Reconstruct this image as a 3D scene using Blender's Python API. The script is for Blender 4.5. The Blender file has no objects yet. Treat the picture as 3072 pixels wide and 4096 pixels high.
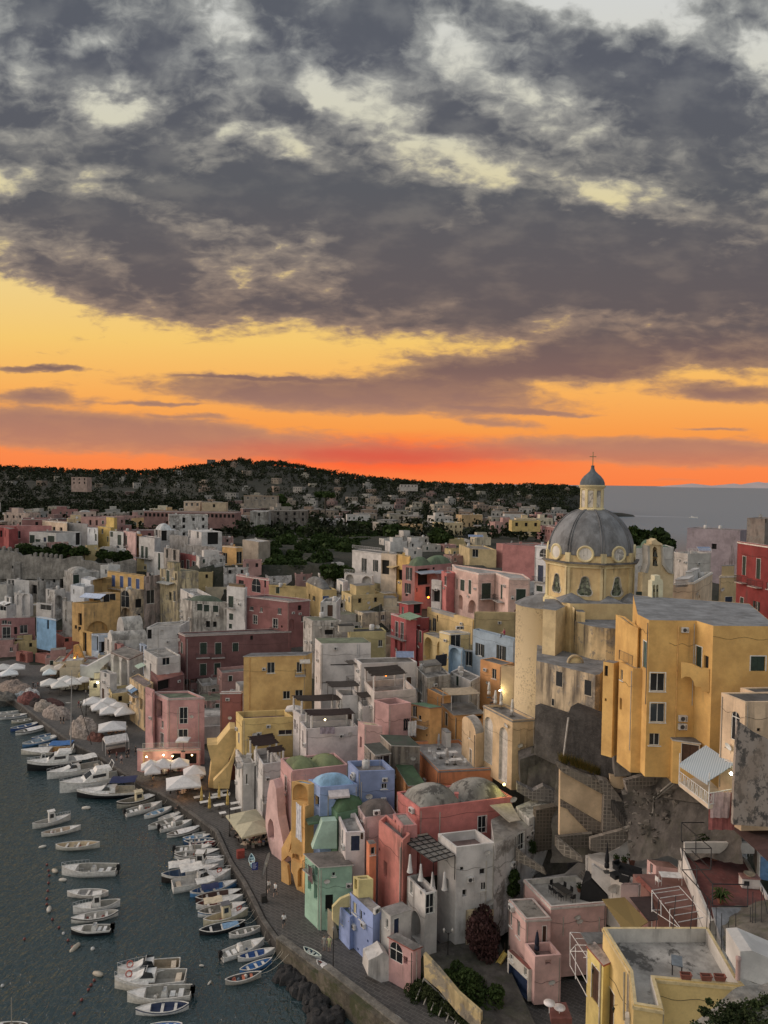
import bpy, bmesh, math, random
from mathutils import Vector as V, Matrix as M4
from mathutils.geometry import tessellate_polygon
from mathutils import noise as MN
R=random.Random(7)
sc=bpy.context.scene
CC=sc.collection.objects.link
# camera
F=2900.0; CAMZ=53.0
pitch=math.atan(119/F); roll=math.radians(.72)
RM=M4.Rotation(math.pi/2-pitch,3,'X')@M4.Rotation(roll,3,'Z')
CAM=V((0,0,CAMZ))
cd=bpy.data.cameras.new('camera'); cam=bpy.data.objects.new('camera',cd); CC(cam)
cam.matrix_world=M4.Translation(CAM)@RM.to_4x4()
cd.sensor_fit='VERTICAL'; cd.sensor_height=34.6; cd.lens=F/4096*34.6; cd.clip_start=.5; cd.clip_end=200000
sc.camera=cam
RI=RM.inverted()
def ray(px,py): return RM@V(((px-1536)/F,(2048-py)/F,-1))
def atY(px,py,Y):
 d=ray(px,py); return CAM+d*(Y/d.y)
def atz(px,py,z):
 d=ray(px,py); return CAM+d*((z-CAMZ)/d.z)
def proj(p):
 q=RI@(V(p)-CAM); return (1536-F*q.x/q.z, 2048+F*q.y/q.z)
REG=dict(A=(0,1750,.6172),B=(900,1750,.6172),C=(2048,1800,.6172),D=(0,2350,.5425),E=(800,2350,.5425),F=(1500,2350,.5425),G=(2172,2350,.5425),
 H=(0,2900,.5425),I=(800,2900,.5425),J=(1500,2900,.5425),K=(2172,2900,.5425),L=(0,3450,.5425),M=(750,3450,.5425),N=(1450,3450,.5425),O=(2172,3450,.5425),
 P=(0,1900,.3617),Q=(500,1900,.3617),R=(1300,2100,.4822),S=(0,2300,.3617))
def T(reg,x,y):
 r=REG[reg]; return r[0]+x*r[2], r[1]+y*r[2]
# materials
def lin(c): return c/12.92 if c<=.04045 else ((c+.055)/1.055)**2.4
def hx(h): return tuple(lin(int(h[i:i+2],16)/255) for i in (0,2,4))
GAIN=1.5
def alb(h,g=None):
 g=g or GAIN; c=hx(h); m=.3*c[0]+.55*c[1]+.15*c[2]
 k=.26+(.10 if c[0]>c[1]*1.5 and c[2]>c[0]*.25 else 0)
 return tuple(min(.82,(x*(1-k)+m*k)*g) for x in c)+(1,)
class NT:
 def __init__(s,tree): s.t=tree; s.L=tree.links.new
 def n(s,ty,**k):
  o=s.t.nodes.new(ty)
  for a,b in k.items():
   if a=='i':
    for q,w in b.items():
     if hasattr(w,'is_output'): s.L(w,o.inputs[q])
     else: o.inputs[q].default_value=w
   else: setattr(o,a,b)
  return o
 def m(s,op,*a):
  o=s.n('ShaderNodeMath',operation=op)
  for k,w in enumerate(a):
   if hasattr(w,'is_output'): s.L(w,o.inputs[k])
   else: o.inputs[k].default_value=w
  return o.outputs[0]
 def mr(s,v,a,b,c=0,d=1,smooth=True):
  o=s.n('ShaderNodeMapRange',interpolation_type='SMOOTHSTEP' if smooth else 'LINEAR',i={1:a,2:b,3:c,4:d})
  s.L(v,o.inputs[0]); return o.outputs[0]
 def mix(s,f,a,b,bt='MIX'):
  o=s.n('ShaderNodeMix',data_type='RGBA',blend_type=bt)
  for k,w in ((0,f),(6,a),(7,b)):
   if hasattr(w,'is_output'): s.L(w,o.inputs[k])
   else: o.inputs[k].default_value=w if k==0 else (tuple(w)+(1,))[:4]
  return o.outputs[2]
 def noise(s,vec,sc_,det=4,rough=.55,**k):
  o=s.n('ShaderNodeTexNoise',i={'Scale':sc_,'Detail':det,'Roughness':rough})
  if vec is not None: s.L(vec,o.inputs['Vector'])
  return o
 def ramp(s,f,stops,interp='LINEAR'):
  o=s.n('ShaderNodeValToRGB'); cr=o.color_ramp; cr.interpolation=interp
  while len(cr.elements)<len(stops): cr.elements.new(.5)
  for e,(p,c) in zip(cr.elements,stops):
   e.position=p; e.color=(tuple(c)+(1,))[:4]
  s.L(f,o.inputs[0]); return o.outputs[0]
MC={}
def newmat(name):
 m=bpy.data.materials.new(name); m.use_nodes=True; m.node_tree.nodes.clear()
 n=NT(m.node_tree); b=n.n('ShaderNodeBsdfPrincipled'); o=n.n('ShaderNodeOutputMaterial'); n.L(b.outputs[0],o.inputs[0])
 return m,n,b
def sv(n,sx,sy,sz):
 g=n.n('ShaderNodeNewGeometry'); mp=n.n('ShaderNodeMapping',i={'Scale':(sx,sy,sz)}); n.L(g.outputs['Position'],mp.inputs[0]); return mp.outputs[0]
def plaster(h,dirt=.25,rough=.9,bump=.25):
 dirt=min(1,dirt+.03 if dirt<.5 else dirt+.1); k=('p',h,dirt,rough)
 if k in MC: return MC[k]
 m,n,b=newmat('plaster'); c=alb(h)
 p1=sv(n,1,1,1); st=sv(n,1.1,1.1,.13)
 a=n.noise(p1,.33,6,.65).outputs[0]; a2=n.noise(p1,1.7,5,.6).outputs[0]
 s1=n.noise(st,1,6,.62).outputs[0]; s2=n.noise(p1,.16,3,.6).outputs[0]; f=n.noise(p1,9,3,.6).outputs[0]
 lo=tuple(x*.72 for x in c[:3]); hi=tuple(min(.86,x*1.14) for x in c[:3])
 col=n.mix(n.mr(a,.3,.7),lo,hi)
 col=n.mix(n.m('MULTIPLY',n.mr(a2,.5,.75),.25+.3*dirt),col,tuple(x*.6+.05 for x in c[:3]))
 w=n.m('MULTIPLY',n.mr(s1,.52-.14*dirt,.72-.1*dirt),n.mr(s2,.6-.3*dirt,.75-.2*dirt))
 gr=(.1,.088,.078)
 col=n.mix(n.m('MULTIPLY',w,min(.9,.35+dirt)),col,gr)
 if dirt>.55:
  pz=n.noise(p1,.42,7,.7).outputs[0]
  col=n.mix(n.m('MULTIPLY',n.mr(pz,.53,.56),.75),col,(.27,.25,.225))
  col=n.mix(n.m('MULTIPLY',n.mr(pz,.60,.63),.6),col,(.13,.12,.11))
 col=n.mix(n.m('MULTIPLY',n.mr(f,.3,.8),.16),col,tuple(x*.55 for x in c[:3]))
 n.L(col,b.inputs['Base Color']); b.inputs['Roughness'].default_value=rough; b.inputs['Specular IOR Level'].default_value=.2
 bp=n.n('ShaderNodeBump',i={'Strength':bump,'Distance':.06}); hh=n.m('ADD',n.m('MULTIPLY',a2,1.0),n.m('MULTIPLY',f,.35)); n.L(hh,bp.inputs['Height']); n.L(bp.outputs[0],b.inputs['Normal'])
 MC[k]=m; return m
def roofmat(h,stain=.5):
 k=('r',h,stain)
 if k in MC: return MC[k]
 m,n,b=newmat('roofing'); c=alb(h,1.12); p=sv(n,1,1,.5)
 a=n.noise(p,.45,7,.68).outputs[0]; a2=n.noise(p,2.3,5,.6).outputs[0]; a3=n.noise(p,.5,7,.72).outputs[0]
 col=n.mix(n.mr(a,.3,.68),tuple(x*.6 for x in c[:3]),tuple(min(.85,x*1.3) for x in c[:3]))
 col=n.mix(n.m('MULTIPLY',n.mr(a3,.5,.58),stain),col,(.07,.066,.06))
 col=n.mix(n.m('MULTIPLY',n.mr(a2,.55,.75),.4),col,tuple(min(.8,x*.8+.1) for x in c[:3]))
 n.L(col,b.inputs['Base Color']); b.inputs['Roughness'].default_value=.85
 bp=n.n('ShaderNodeBump',i={'Strength':.3,'Distance':.06}); n.L(a2,bp.inputs['Height']); n.L(bp.outputs[0],b.inputs['Normal'])
 MC[k]=m; return m
def flat(h,rough=.6,metal=0,g=None,spec=.4,var=.12):
 k=('f',h,rough,metal,g)
 if k in MC: return MC[k]
 m,n,b=newmat('paint'); c=alb(h,g); p=sv(n,1,1,1)
 a=n.noise(p,2.2,5,.65).outputs[0]
 n.L(n.mix(n.mr(a,.3,.7),tuple(x*(1-2*var) for x in c[:3]),tuple(min(.88,x*(1+var)) for x in c[:3])),b.inputs['Base Color'])
 b.inputs['Roughness'].default_value=rough; b.inputs['Metallic'].default_value=metal; b.inputs['Specular IOR Level'].default_value=spec
 MC[k]=m; return m
def emis(h,s):
 k=('e',h,s)
 if k in MC: return MC[k]
 m,n,b=newmat('lamp_glow'); c=hx(h)
 b.inputs['Base Color'].default_value=c+(1,); b.inputs['Emission Color'].default_value=c+(1,); b.inputs['Emission Strength'].default_value=s
 MC[k]=m; return m
def glass():
 if 'g' in MC: return MC['g']
 m,n,b=newmat('window_glass'); b.inputs['Base Color'].default_value=(.02,.024,.028,1); b.inputs['Roughness'].default_value=.12
 b.inputs['Specular IOR Level'].default_value=.6; MC['g']=m; return m
# mesh builder
class MB:
 def __init__(s): s.v=[]; s.f=[]; s.mi=[]; s.sm=[]; s.ms=[]
 def mat(s,m):
  if m not in s.ms: s.ms.append(m)
  return s.ms.index(m)
 def add(s,vs,fs,m,smooth=False):
  o=len(s.v); s.v+= [tuple(v) for v in vs]; k=s.mat(m)
  for f in fs: s.f.append([i+o for i in f]); s.mi.append(k); s.sm.append(smooth)
 def box(s,a,b,m,X=None):
  x0,y0,z0=a; x1,y1,z1=b
  vs=[V(p) for p in ((x0,y0,z0),(x1,y0,z0),(x1,y1,z0),(x0,y1,z0),(x0,y0,z1),(x1,y0,z1),(x1,y1,z1),(x0,y1,z1))]
  if X: vs=[X@v for v in vs]
  s.add(vs,[(0,3,2,1),(4,5,6,7),(0,1,5,4),(1,2,6,5),(2,3,7,6),(3,0,4,7)],m)
 def prism(s,poly,z0,z1,m,cap=True,mtop=None):
  n=len(poly)
  ar=sum(poly[i][0]*poly[(i+1)%n][1]-poly[(i+1)%n][0]*poly[i][1] for i in range(n))
  if ar<0: poly=list(poly)[::-1]
  vs=[(p[0],p[1],z0) for p in poly]+[(p[0],p[1],z1) for p in poly]
  s.add(vs,[(i,(i+1)%n,n+(i+1)%n,n+i) for i in range(n)],m)
  if cap:
   s.add([(p[0],p[1],z1) for p in poly],[tuple(range(n))],mtop or m); s.add([(p[0],p[1],z0) for p in poly],[tuple(range(n))[::-1]],m)
 def tube(s,pts,r,m,n=6,r2=None,smooth=True,caps=True):
  pts=[V(p) for p in pts]; vs=[]; N=len(pts)
  for i,p in enumerate(pts):
   d=(pts[min(i+1,N-1)]-pts[max(i-1,0)]).normalized()
   u=d.orthogonal().normalized() if abs(d.z)>.99 else d.cross(V((0,0,1))).normalized()
   w=d.cross(u); rr=r if r2 is None else r+(r2-r)*i/(N-1)
   if isinstance(r,(list,tuple)): rr=r[i]
   for k in range(n):
    a=2*math.pi*k/n; vs.append(p+(u*math.cos(a)+w*math.sin(a))*rr)
  fs=[(i*n+k,i*n+(k+1)%n,(i+1)*n+(k+1)%n,(i+1)*n+k) for i in range(N-1) for k in range(n)]
  s.add(vs,fs,m,smooth)
  if caps: s.add(vs[:n],[tuple(range(n))[::-1]],m); s.add(vs[-n:],[tuple(range(n))],m)
 def lathe(s,prof,c,m,n=24,smooth=True,X=None,a0=0,a1=2*math.pi,sx=1,sy=1,flat=False):
  vs=[]; full=abs(a1-a0-2*math.pi)<1e-6; k=n if full else n+1
  for (r,z) in prof:
   for j in range(k):
    a=a0+(a1-a0)*j/n; p=V((c[0]+r*sx*math.cos(a),c[1]+r*sy*math.sin(a),c[2]+z)); vs.append(X@p if X else p)
  fs=[]
  for i in range(len(prof)-1):
   for j in range(n):
    j2=(j+1)%k; fs.append((i*k+j,i*k+j2,(i+1)*k+j2,(i+1)*k+j))
  s.add(vs,fs,m,smooth)
 def vault(s,P,h,z,m,n=8,e=2.2):
  # pavilion vault over quad P (4 xy corners)
  a,b,c,d=[V((p[0],p[1],0)) for p in P]; vs=[]
  for i in range(n+1):
   for j in range(n+1):
    u=i/n;v=j/n; p=(a*(1-u)+b*u)*(1-v)+(d*(1-u)+c*u)*v
    t=(1-abs(2*u-1)**e)*(1-abs(2*v-1)**e)
    vs.append((p.x,p.y,z+h*max(0,t)**.55))
  s.add(vs,[(i*(n+1)+j,(i+1)*(n+1)+j,(i+1)*(n+1)+j+1,i*(n+1)+j+1) for i in range(n) for j in range(n)],m,True)
 def barrel(s,P,h,z,m,n=10,ends=None):
  # barrel vault: axis from edge P0P3 mid to P1P2 mid
  a,b,c,d=[V((p[0],p[1],0)) for p in P]; vs=[]
  for i in range(n+1):
   t=i/n; q=math.sin(math.pi*t); w=.5-.5*math.cos(math.pi*t)
   for p in (a*(1-w)+d*w, b*(1-w)+c*w): vs.append((p.x,p.y,z+h*q))
  s.add(vs,[(2*i,2*i+1,2*i+3,2*i+2) for i in range(n)],m,True)
  s.add(vs,[tuple(2*i for i in range(n+1)),tuple(2*i+1 for i in range(n+1))[::-1]],ends or m)
 def build(s,name,parent=None,loc=None,mat=None):
  me=bpy.data.meshes.new(name); me.from_pydata(s.v,[],s.f)
  for m in s.ms: me.materials.append(m)
  me.polygons.foreach_set('material_index',s.mi); me.polygons.foreach_set('use_smooth',s.sm); me.update()
  return link(name,me,parent,loc,mat)
 def mesh(s,name):
  me=bpy.data.meshes.new(name); me.from_pydata(s.v,[],s.f)
  for m in s.ms: me.materials.append(m)
  me.polygons.foreach_set('material_index',s.mi); me.polygons.foreach_set('use_smooth',s.sm); me.update(); return me
def link(name,me,parent=None,loc=None,mat=None):
 o=bpy.data.objects.new(name,me); CC(o)
 if parent is not None: o.parent=parent
 if mat is not None: o.matrix_local=mat
 elif loc is not None: o.location=loc
 return o
def tag(o,label=None,cat=None,group=None,kind=None):
 if label: o['label']=label
 if cat: o['category']=cat
 if group: o['group']=group
 if kind: o['kind']=kind
 return o
def empty(name,loc=(0,0,0),rz=0):
 o=bpy.data.objects.new(name,None); CC(o); o.location=loc; o.rotation_euler=(0,0,rz); o.empty_display_size=.2; return o
def copy_tree(o,parent=None):
 c=o.copy(); CC(c)
 if parent is not None: c.parent=parent
 for ch in list(o.children): copy_tree(ch,c)
 return c
def rot2(a): return M4.Rotation(a,4,'Z')
# quay line and terrain
QS=[(2300,4440),(1850,4330),(1560,4110),(1300,3905),(1113,3765),(1054,3683),(1021,3613),(978,3531),(924,3450),(895,3388),(868,3328),(803,3280),(705,3209),(645,3175),(586,3155),(488,3090),(401,3027),(320,2990),(230,2930),(130,2855),(60,2800),(-60,2730),(-260,2690)]
Q=[atz(x,y,1.5) for x,y in QS]
Q=[V((p.x,p.y)) for p in Q]
def segd(p,a,b):
 ab=b-a; t=max(0,min(1,(p-a).dot(ab)/ab.length_squared)); q=a+ab*t; d=(p-q).length
 s=ab.x*(p.y-a.y)-ab.y*(p.x-a.x)
 return d,s
def inland(x,y):
 p=V((x,y)); best=1e9; sg=1
 for i in range(len(Q)-1):
  d,s=segd(p,Q[i],Q[i+1])
  if d<best-1e-6: best=d; sg=-1 if s>0 else 1
 return best*sg
def sst(x,a,b):
 t=max(0,min(1,(x-a)/(b-a))); return t*t*(3-2*t)
def lerp(xs,ys,x):
 if x<=xs[0]: return ys[0]
 for i in range(len(xs)-1):
  if x<=xs[i+1]: return ys[i]+(ys[i+1]-ys[i])*(x-xs[i])/(xs[i+1]-xs[i])
 return ys[-1]
RX=[-1500,-600,0,300,600,800,960,1120,1300,1500,1700,1900,2120,2260,2330,2365,2400]
RZ=[50,62,66,62,61,74,84,81,66,54,47,44,45,44,38,4,-6]
def zg(x,y):
 if y<1: y=1
 s=inland(x,y) if y<330 and x<90 else 200
 if s<0: return -4
 z=1.2+26*sst(s,13,70)
 if s<9: z=1.3
 px=1536+F*x/y
 far=sst(y,700,1330)
 z=z*(1-sst(y,300,420))+24*sst(y,300,420) if y>300 else z
 top=lerp(RX,RZ,px)
 z=z+(top-z)*far
 if px>2120 and y>900: z=min(z,top)
 if y>1480: z=z-(y-1480)*.25
 # western shore on the right of the church
 if px>2360:
  z-= 40*sst(y,265+max(0,(2800-px))*.05,330)
 elif y>330 and px>2150:
  z-= 30*sst(px,2230,2340)*(1-sst(y,1000,1100))*sst(y,560,700)
 if y>300: z+=3*MN.noise(V((x/60,y/60,0)))
 return z
# sky
def make_world():
 w=bpy.data.worlds.new('World'); sc.world=w; w.use_nodes=True; t=w.node_tree; t.nodes.clear(); n=NT(t)
 out=n.n('ShaderNodeOutputWorld'); bg=n.n('ShaderNodeBackground'); n.L(bg.outputs[0],out.inputs[0])
 tc=n.n('ShaderNodeTexCoord'); sp=n.n('ShaderNodeSeparateXYZ'); n.L(tc.outputs['Generated'],sp.inputs[0])
 dx,dy,dz=sp.outputs
 yy=n.m('MAXIMUM',dy,.08)
 k=F*1659/3072
 u=n.m('ADD',n.m('MULTIPLY',n.m('DIVIDE',dx,yy),k),829.0)
 v=n.m('SUBTRACT',1041.0,n.m('MULTIPLY',n.m('DIVIDE',dz,yy),k))
 vc=n.m('MAXIMUM',v,-1500.0)
 # texture space, flatter towards the horizon
 vp=n.m('MAXIMUM',vc,0.0)
 v2=n.m('ADD',vc,n.m('MULTIPLY',n.m('MULTIPLY',vp,vp),.0010))
 tx=n.n('ShaderNodeCombineXYZ',i={0:n.m('MULTIPLY',u,.0050),1:n.m('MULTIPLY',v2,.0056),2:1.7}).outputs[0]
 wn=n.noise(tx,1.0,6,.6); wc=n.n('ShaderNodeSeparateColor'); n.L(wn.outputs['Color'],wc.inputs[0])
 wu=n.m('ADD',u,n.m('MULTIPLY',n.m('SUBTRACT',wc.outputs[0],.5),230.0))
 amp=n.mr(v,500,950,150,34)
 wv=n.m('ADD',v,n.m('MULTIPLY',n.m('SUBTRACT',wc.outputs[1],.5),amp))
 P=n.n('ShaderNodeCombineXYZ',i={0:wu,1:wv,2:0.0}).outputs[0]
 def blob(cx,cy,rx,ry,a=0,inner=.0):
  mp=n.n('ShaderNodeMapping',vector_type='TEXTURE',i={'Location':(cx,cy,0),'Rotation':(0,0,math.radians(a)),'Scale':(rx,ry,1)}); n.L(P,mp.inputs[0])
  l=n.n('ShaderNodeVectorMath',operation='LENGTH'); n.L(mp.outputs[0],l.inputs[0])
  return n.mr(l.outputs['Value'],1.0,inner,0,1)
 def acc(bl):
  o=None
  for (wt,*a) in bl:
   x=n.m('MULTIPLY',blob(*a),wt)
   o=x if o is None else n.m('ADD',o,x)
  return o
 gaps=acc([(2.1,1300,-5,330,130,6),(.95,235,262,175,50,3),(1.0,610,330,175,52,12),(.95,680,228,130,55,28),(.6,478,110,95,180,-15),(.8,955,100,115,125,5),(.7,815,262,165,95,30),
  (.95,955,350,240,80,10),(.6,1165,245,150,110,-25),(1.15,1300,415,260,78,10),(.5,195,130,80,55,0),(.5,60,180,110,60,0),(.6,200,405,130,60,-25),(.9,15,415,120,75,5),(.9,1610,140,130,75,20),
  (.55,25,530,120,70,0),(.6,480,590,150,60,10),(.55,640,575,140,50,0),(.55,1050,185,150,120,20),(-.5,760,95,150,110,0),(-.5,330,180,220,70,10),(-.6,1420,230,300,120,15),(-.6,700,450,420,80,0),(-1.1,1250,600,720,200,4),(-.5,520,440,330,90,5),(-.5,330,560,220,90,10),(-.4,120,60,150,90,0)])
 # lower edge of the cloud deck
 le=n.n('ShaderNodeFloatCurve'); cu=le.mapping.curves[0]
 pts=[(-.5,600),(0,640),(.1,690),(.24,722),(.42,745),(.62,758),(.78,795),(1,815),(1.5,830)]
 cu.points[0].location=((pts[0][0]+.5)/2,pts[0][1]/1000); cu.points[1].location=((pts[-1][0]+.5)/2,pts[-1][1]/1000)
 for a,b in pts[1:-1]: cu.points.new((a+.5)/2,b/1000)
 le.mapping.update(); n.L(n.mr(u,-829,2488,0,1,False),le.inputs[1])
 edge=n.m('MULTIPLY',le.outputs[0],1000.0)
 deck=n.mr(n.m('SUBTRACT',wv,edge),-70,26,1,0)
 st=acc([(1.5,760,855,720,60,2),(1.25,1010,805,280,70,0),(1.0,1240,785,280,60,4),(1.2,1580,840,280,34,0),(1.15,100,866,200,28,1),(1.0,90,806,200,13,3),(1.5,240,940,950,70,3),(1.5,1420,966,680,50,1),(.8,1060,912,160,20,3),
  (.7,860,985,360,26,0),(.5,420,905,150,9,2),(.55,1450,1027,100,7,0),(.5,1240,770,150,60,0),(.9,560,822,240,7,2),(.8,1130,885,260,8,3),(.8,330,878,150,8,2),(.7,1560,915,130,7,0)])
 f1=n.noise(tx,1.15,7,.55); f1.inputs['Distortion'].default_value=.25
 f2=n.noise(tx,4.2,7,.56); f2.inputs['Distortion'].default_value=.5
 fbm=n.m('ADD',n.m('MULTIPLY',n.m('SUBTRACT',f1.outputs[0],.5),n.mr(v,600,950,2.3,1.0)),n.m('MULTIPLY',n.m('SUBTRACT',f2.outputs[0],.5),n.mr(v,600,950,1.15,.7)))
 field=n.m('SUBTRACT',n.m('ADD',n.m('MULTIPLY',deck,1.06),n.m('MULTIPLY',st,1.0)),n.m('MULTIPLY',gaps,n.mr(v,700,600,0,.85)))
 d=n.m('ADD',n.m('ADD',field,fbm),-.42)
 alpha=n.mr(d,-.25,.32)
 thick=n.mr(d,.05,.85)
 # colours over height; v 0..1041
 t_=n.mr(v,-200,1045,0,1,False)
 def s(y): return (y+200)/1245
 clear=n.ramp(t_,[(0,hx('c9ccce')),(s(20),hx('d2d3d0')),(s(300),hx('d3cfb9')),(s(480),hx('e0d09c')),(s(620),hx('efd08a')),(s(740),hx('f5c870')),(s(840),hx('f8b25e')),(s(930),hx('f89c4c')),(s(985),hx('fb8b4e')),(1,hx('fa8046'))])
 red=blob(830,985,520,62,0,0)
 clear=n.mix(n.m('MULTIPLY',red,.9),clear,hx('fd5230'))
 cl=n.ramp(t_,[(0,hx('5a5f67')),(s(150),hx('5a5d66')),(s(420),hx('5b5c61')),(s(700),hx('665b5b')),(s(800),hx('7f645e')),(s(880),hx('a37a6a')),(s(960),hx('bb8068')),(1,hx('e07850'))])
 cl2=n.ramp(t_,[(0,hx('a3a5a2')),(s(150),hx('9fa09d')),(s(420),hx('98938a')),(s(700),hx('9a8272')),(s(800),hx('a98468')),(s(880),hx('bd8a68')),(s(960),hx('cb8c68')),(1,hx('ef8452'))])
 fine=n.noise(tx,4.5,8,.6).outputs[0]
 cloud=n.mix(thick,cl2,cl)
 cloud=n.mix(n.m('MULTIPLY',n.mr(n.noise(tx,1.9,5,.5).outputs[0],.42,.75),.27),cloud,cl2)
 cloud=n.mix(n.m('MULTIPLY',n.m('MULTIPLY',red,n.mr(v,860,990)),.75),cloud,hx('e0503e'))
 # a bright rim where a cloud thins
 front=n.mix(alpha,clear,cloud)
 # rest of the dome: high overcast and the dusk behind the camera
 nis=n.n('ShaderNodeTexSky',sky_type='NISHITA',sun_disc=False); nis.sun_elevation=math.radians(2.0); nis.sun_rotation=math.radians(-20)
 bk=n.ramp(n.mr(dz,-.05,1,0,1,False),[(0,(.32,.30,.295)),(.2,(.455,.44,.435)),(.5,(.50,.505,.515)),(1,(.46,.48,.515))])
 bkn=n.mix(.12,bk,nis.outputs[0]); 
 side=n.ramp(n.mr(dx,-1,1,0,1,False),[(0,(2.0,1.72,1.5)),(.5,(1.0,1.0,1.0)),(1,(.75,.76,.82))])
 bkn=n.mix(1.0,bkn,side,'MULTIPLY')
 f=n.mr(dy,.22,.42)
 f=n.m('MULTIPLY',f,n.mr(dz,.9,.7))
 col=n.mix(f,bkn,front)
 # ground haze line under horizon
 n.L(col,bg.inputs[0]); bg.inputs[1].default_value=SKYS
 w.cycles.sampling_method='MANUAL'; w.cycles.sample_map_resolution=512
SKYS=1.0
make_world()
sd=bpy.data.lights.new('sun','SUN'); sd.energy=1.4; sd.angle=math.radians(30); sd.color=(1,.80,.68)
so=bpy.data.objects.new('sun',sd); CC(so)
dirn=V((-1.0,.25,.36)).normalized(); so.rotation_euler=dirn.to_track_quat('Z','Y').to_euler()
sc.view_settings.view_transform='Standard'; sc.view_settings.look='None'; sc.view_settings.gamma=1; sc.view_settings.exposure=0
cy=sc.cycles; cy.use_denoising=True; cy.max_bounces=4; cy.diffuse_bounces=2; cy.glossy_bounces=2; cy.transmission_bounces=2; cy.transparent_max_bounces=6
try: cy.use_light_tree=True
except Exception: pass
# water
def water_mat():
 m,n,b=newmat('sea_water'); g=n.n('ShaderNodeNewGeometry'); 
 mp=n.n('ShaderNodeMapping',i={'Scale':(1,.55,1),'Rotation':(0,0,.5)}); n.L(g.outputs['Position'],mp.inputs[0])
 a=n.noise(mp.outputs[0],1.9,3,.5); a.inputs['Distortion'].default_value=.7
 c=n.noise(mp.outputs[0],.22,4,.5); c.inputs['Distortion'].default_value=.5
 d=n.noise(mp.outputs[0],.035,3,.5)
 sp=n.n('ShaderNodeSeparateXYZ'); n.L(g.outputs['Position'],sp.inputs[0])
 hgt=n.m('ADD',n.m('MULTIPLY',a.outputs[0],.5),n.m('MULTIPLY',c.outputs[0],.9))
 hgt=n.m('ADD',hgt,n.m('MULTIPLY',d.outputs[0],2.0))
 bp=n.n('ShaderNodeBump',i={'Distance':.45}); n.L(hgt,bp.inputs['Height'])
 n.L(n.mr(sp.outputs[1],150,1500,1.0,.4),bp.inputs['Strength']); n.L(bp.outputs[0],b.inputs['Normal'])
 n.L(n.mix(n.mr(sp.outputs[1],200,900),(.026,.050,.056),(.24,.28,.31)),b.inputs['Base Color'])  # base colour pales with distance, painting reflected sky into the far water
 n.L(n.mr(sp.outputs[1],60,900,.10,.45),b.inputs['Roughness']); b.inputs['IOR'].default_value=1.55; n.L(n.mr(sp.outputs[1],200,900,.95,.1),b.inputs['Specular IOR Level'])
 return m
wm=water_mat()
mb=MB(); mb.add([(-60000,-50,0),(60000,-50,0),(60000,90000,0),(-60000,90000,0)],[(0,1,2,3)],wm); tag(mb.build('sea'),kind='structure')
# terrain
def terrain():
 vs=[];fs=[]; ys=[]; y=30
 while y<1700:
  ys.append(y); y+= 3 if y<150 else (6 if y<330 else 22)
 pxs=list(range(-900,4300,45))
 near=[(q.cen.x,q.cen.y,max((p-q.cen).length for p in q.poly)+5,max(min(q.zt-6.5,q.O3.z+1.5),q.O3.z)) for q in ALLB if q.cen.y<330]
 for y in ys:
  for px in pxs:
   x=(px-1536)/F*y; z=zg(x,y)
   if y<330:
    for (a,b_,r,zz) in near:
     if z>zz and abs(a-x)<r and abs(b_-y)<r: z=zz
   vs.append((x,y,z))
 w=len(pxs)
 for i in range(len(ys)-1):
  for j in range(w-1):
   q=(i*w+j,i*w+j+1,(i+1)*w+j+1,(i+1)*w+j)
   if max(vs[k][2] for k in q)>-3.5: fs.append(q)
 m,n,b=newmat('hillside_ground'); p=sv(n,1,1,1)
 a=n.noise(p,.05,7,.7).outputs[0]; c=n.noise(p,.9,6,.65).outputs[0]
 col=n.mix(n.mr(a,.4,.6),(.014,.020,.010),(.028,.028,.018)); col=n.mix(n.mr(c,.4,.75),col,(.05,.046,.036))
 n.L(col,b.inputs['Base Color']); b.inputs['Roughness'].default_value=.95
 bp=n.n('ShaderNodeBump',i={'Strength':.6,'Distance':.5}); n.L(c,bp.inputs['Height']); n.L(bp.outputs[0],b.inputs['Normal'])
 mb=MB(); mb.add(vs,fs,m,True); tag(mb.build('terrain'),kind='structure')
# distant island on the horizon
mb=MB(); im=flat('c4b2b0',.95,g=1.0,var=.02); pr=[(2640,0),(2690,6),(2740,10),(2790,16),(2830,12),(2870,8),(2920,13),(2960,18),(2990,14),(3020,20),(3060,26),(3090,22),(3160,30),(3240,18),(3330,5),(3400,0)]  # pale tint has the distance haze painted in, no air is modelled
Yi=30000; top=[];bot=[];back=[]
for x,h in pr:
 X=(x-1536)/F*Yi; j=h*Yi/F
 top.append((X,Yi+600,j*1.0)); bot.append((X,Yi-900,-30)); back.append((X,Yi+2500,-30))
k=len(pr); fs=[]
for i in range(k-1): fs+=[(k+i,k+i+1,i+1,i),(i,i+1,2*k+i+1,2*k+i)]
mb.add(top+bot+back,fs,im,True); tag(mb.build('distant_hills'),kind='structure')
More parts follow.
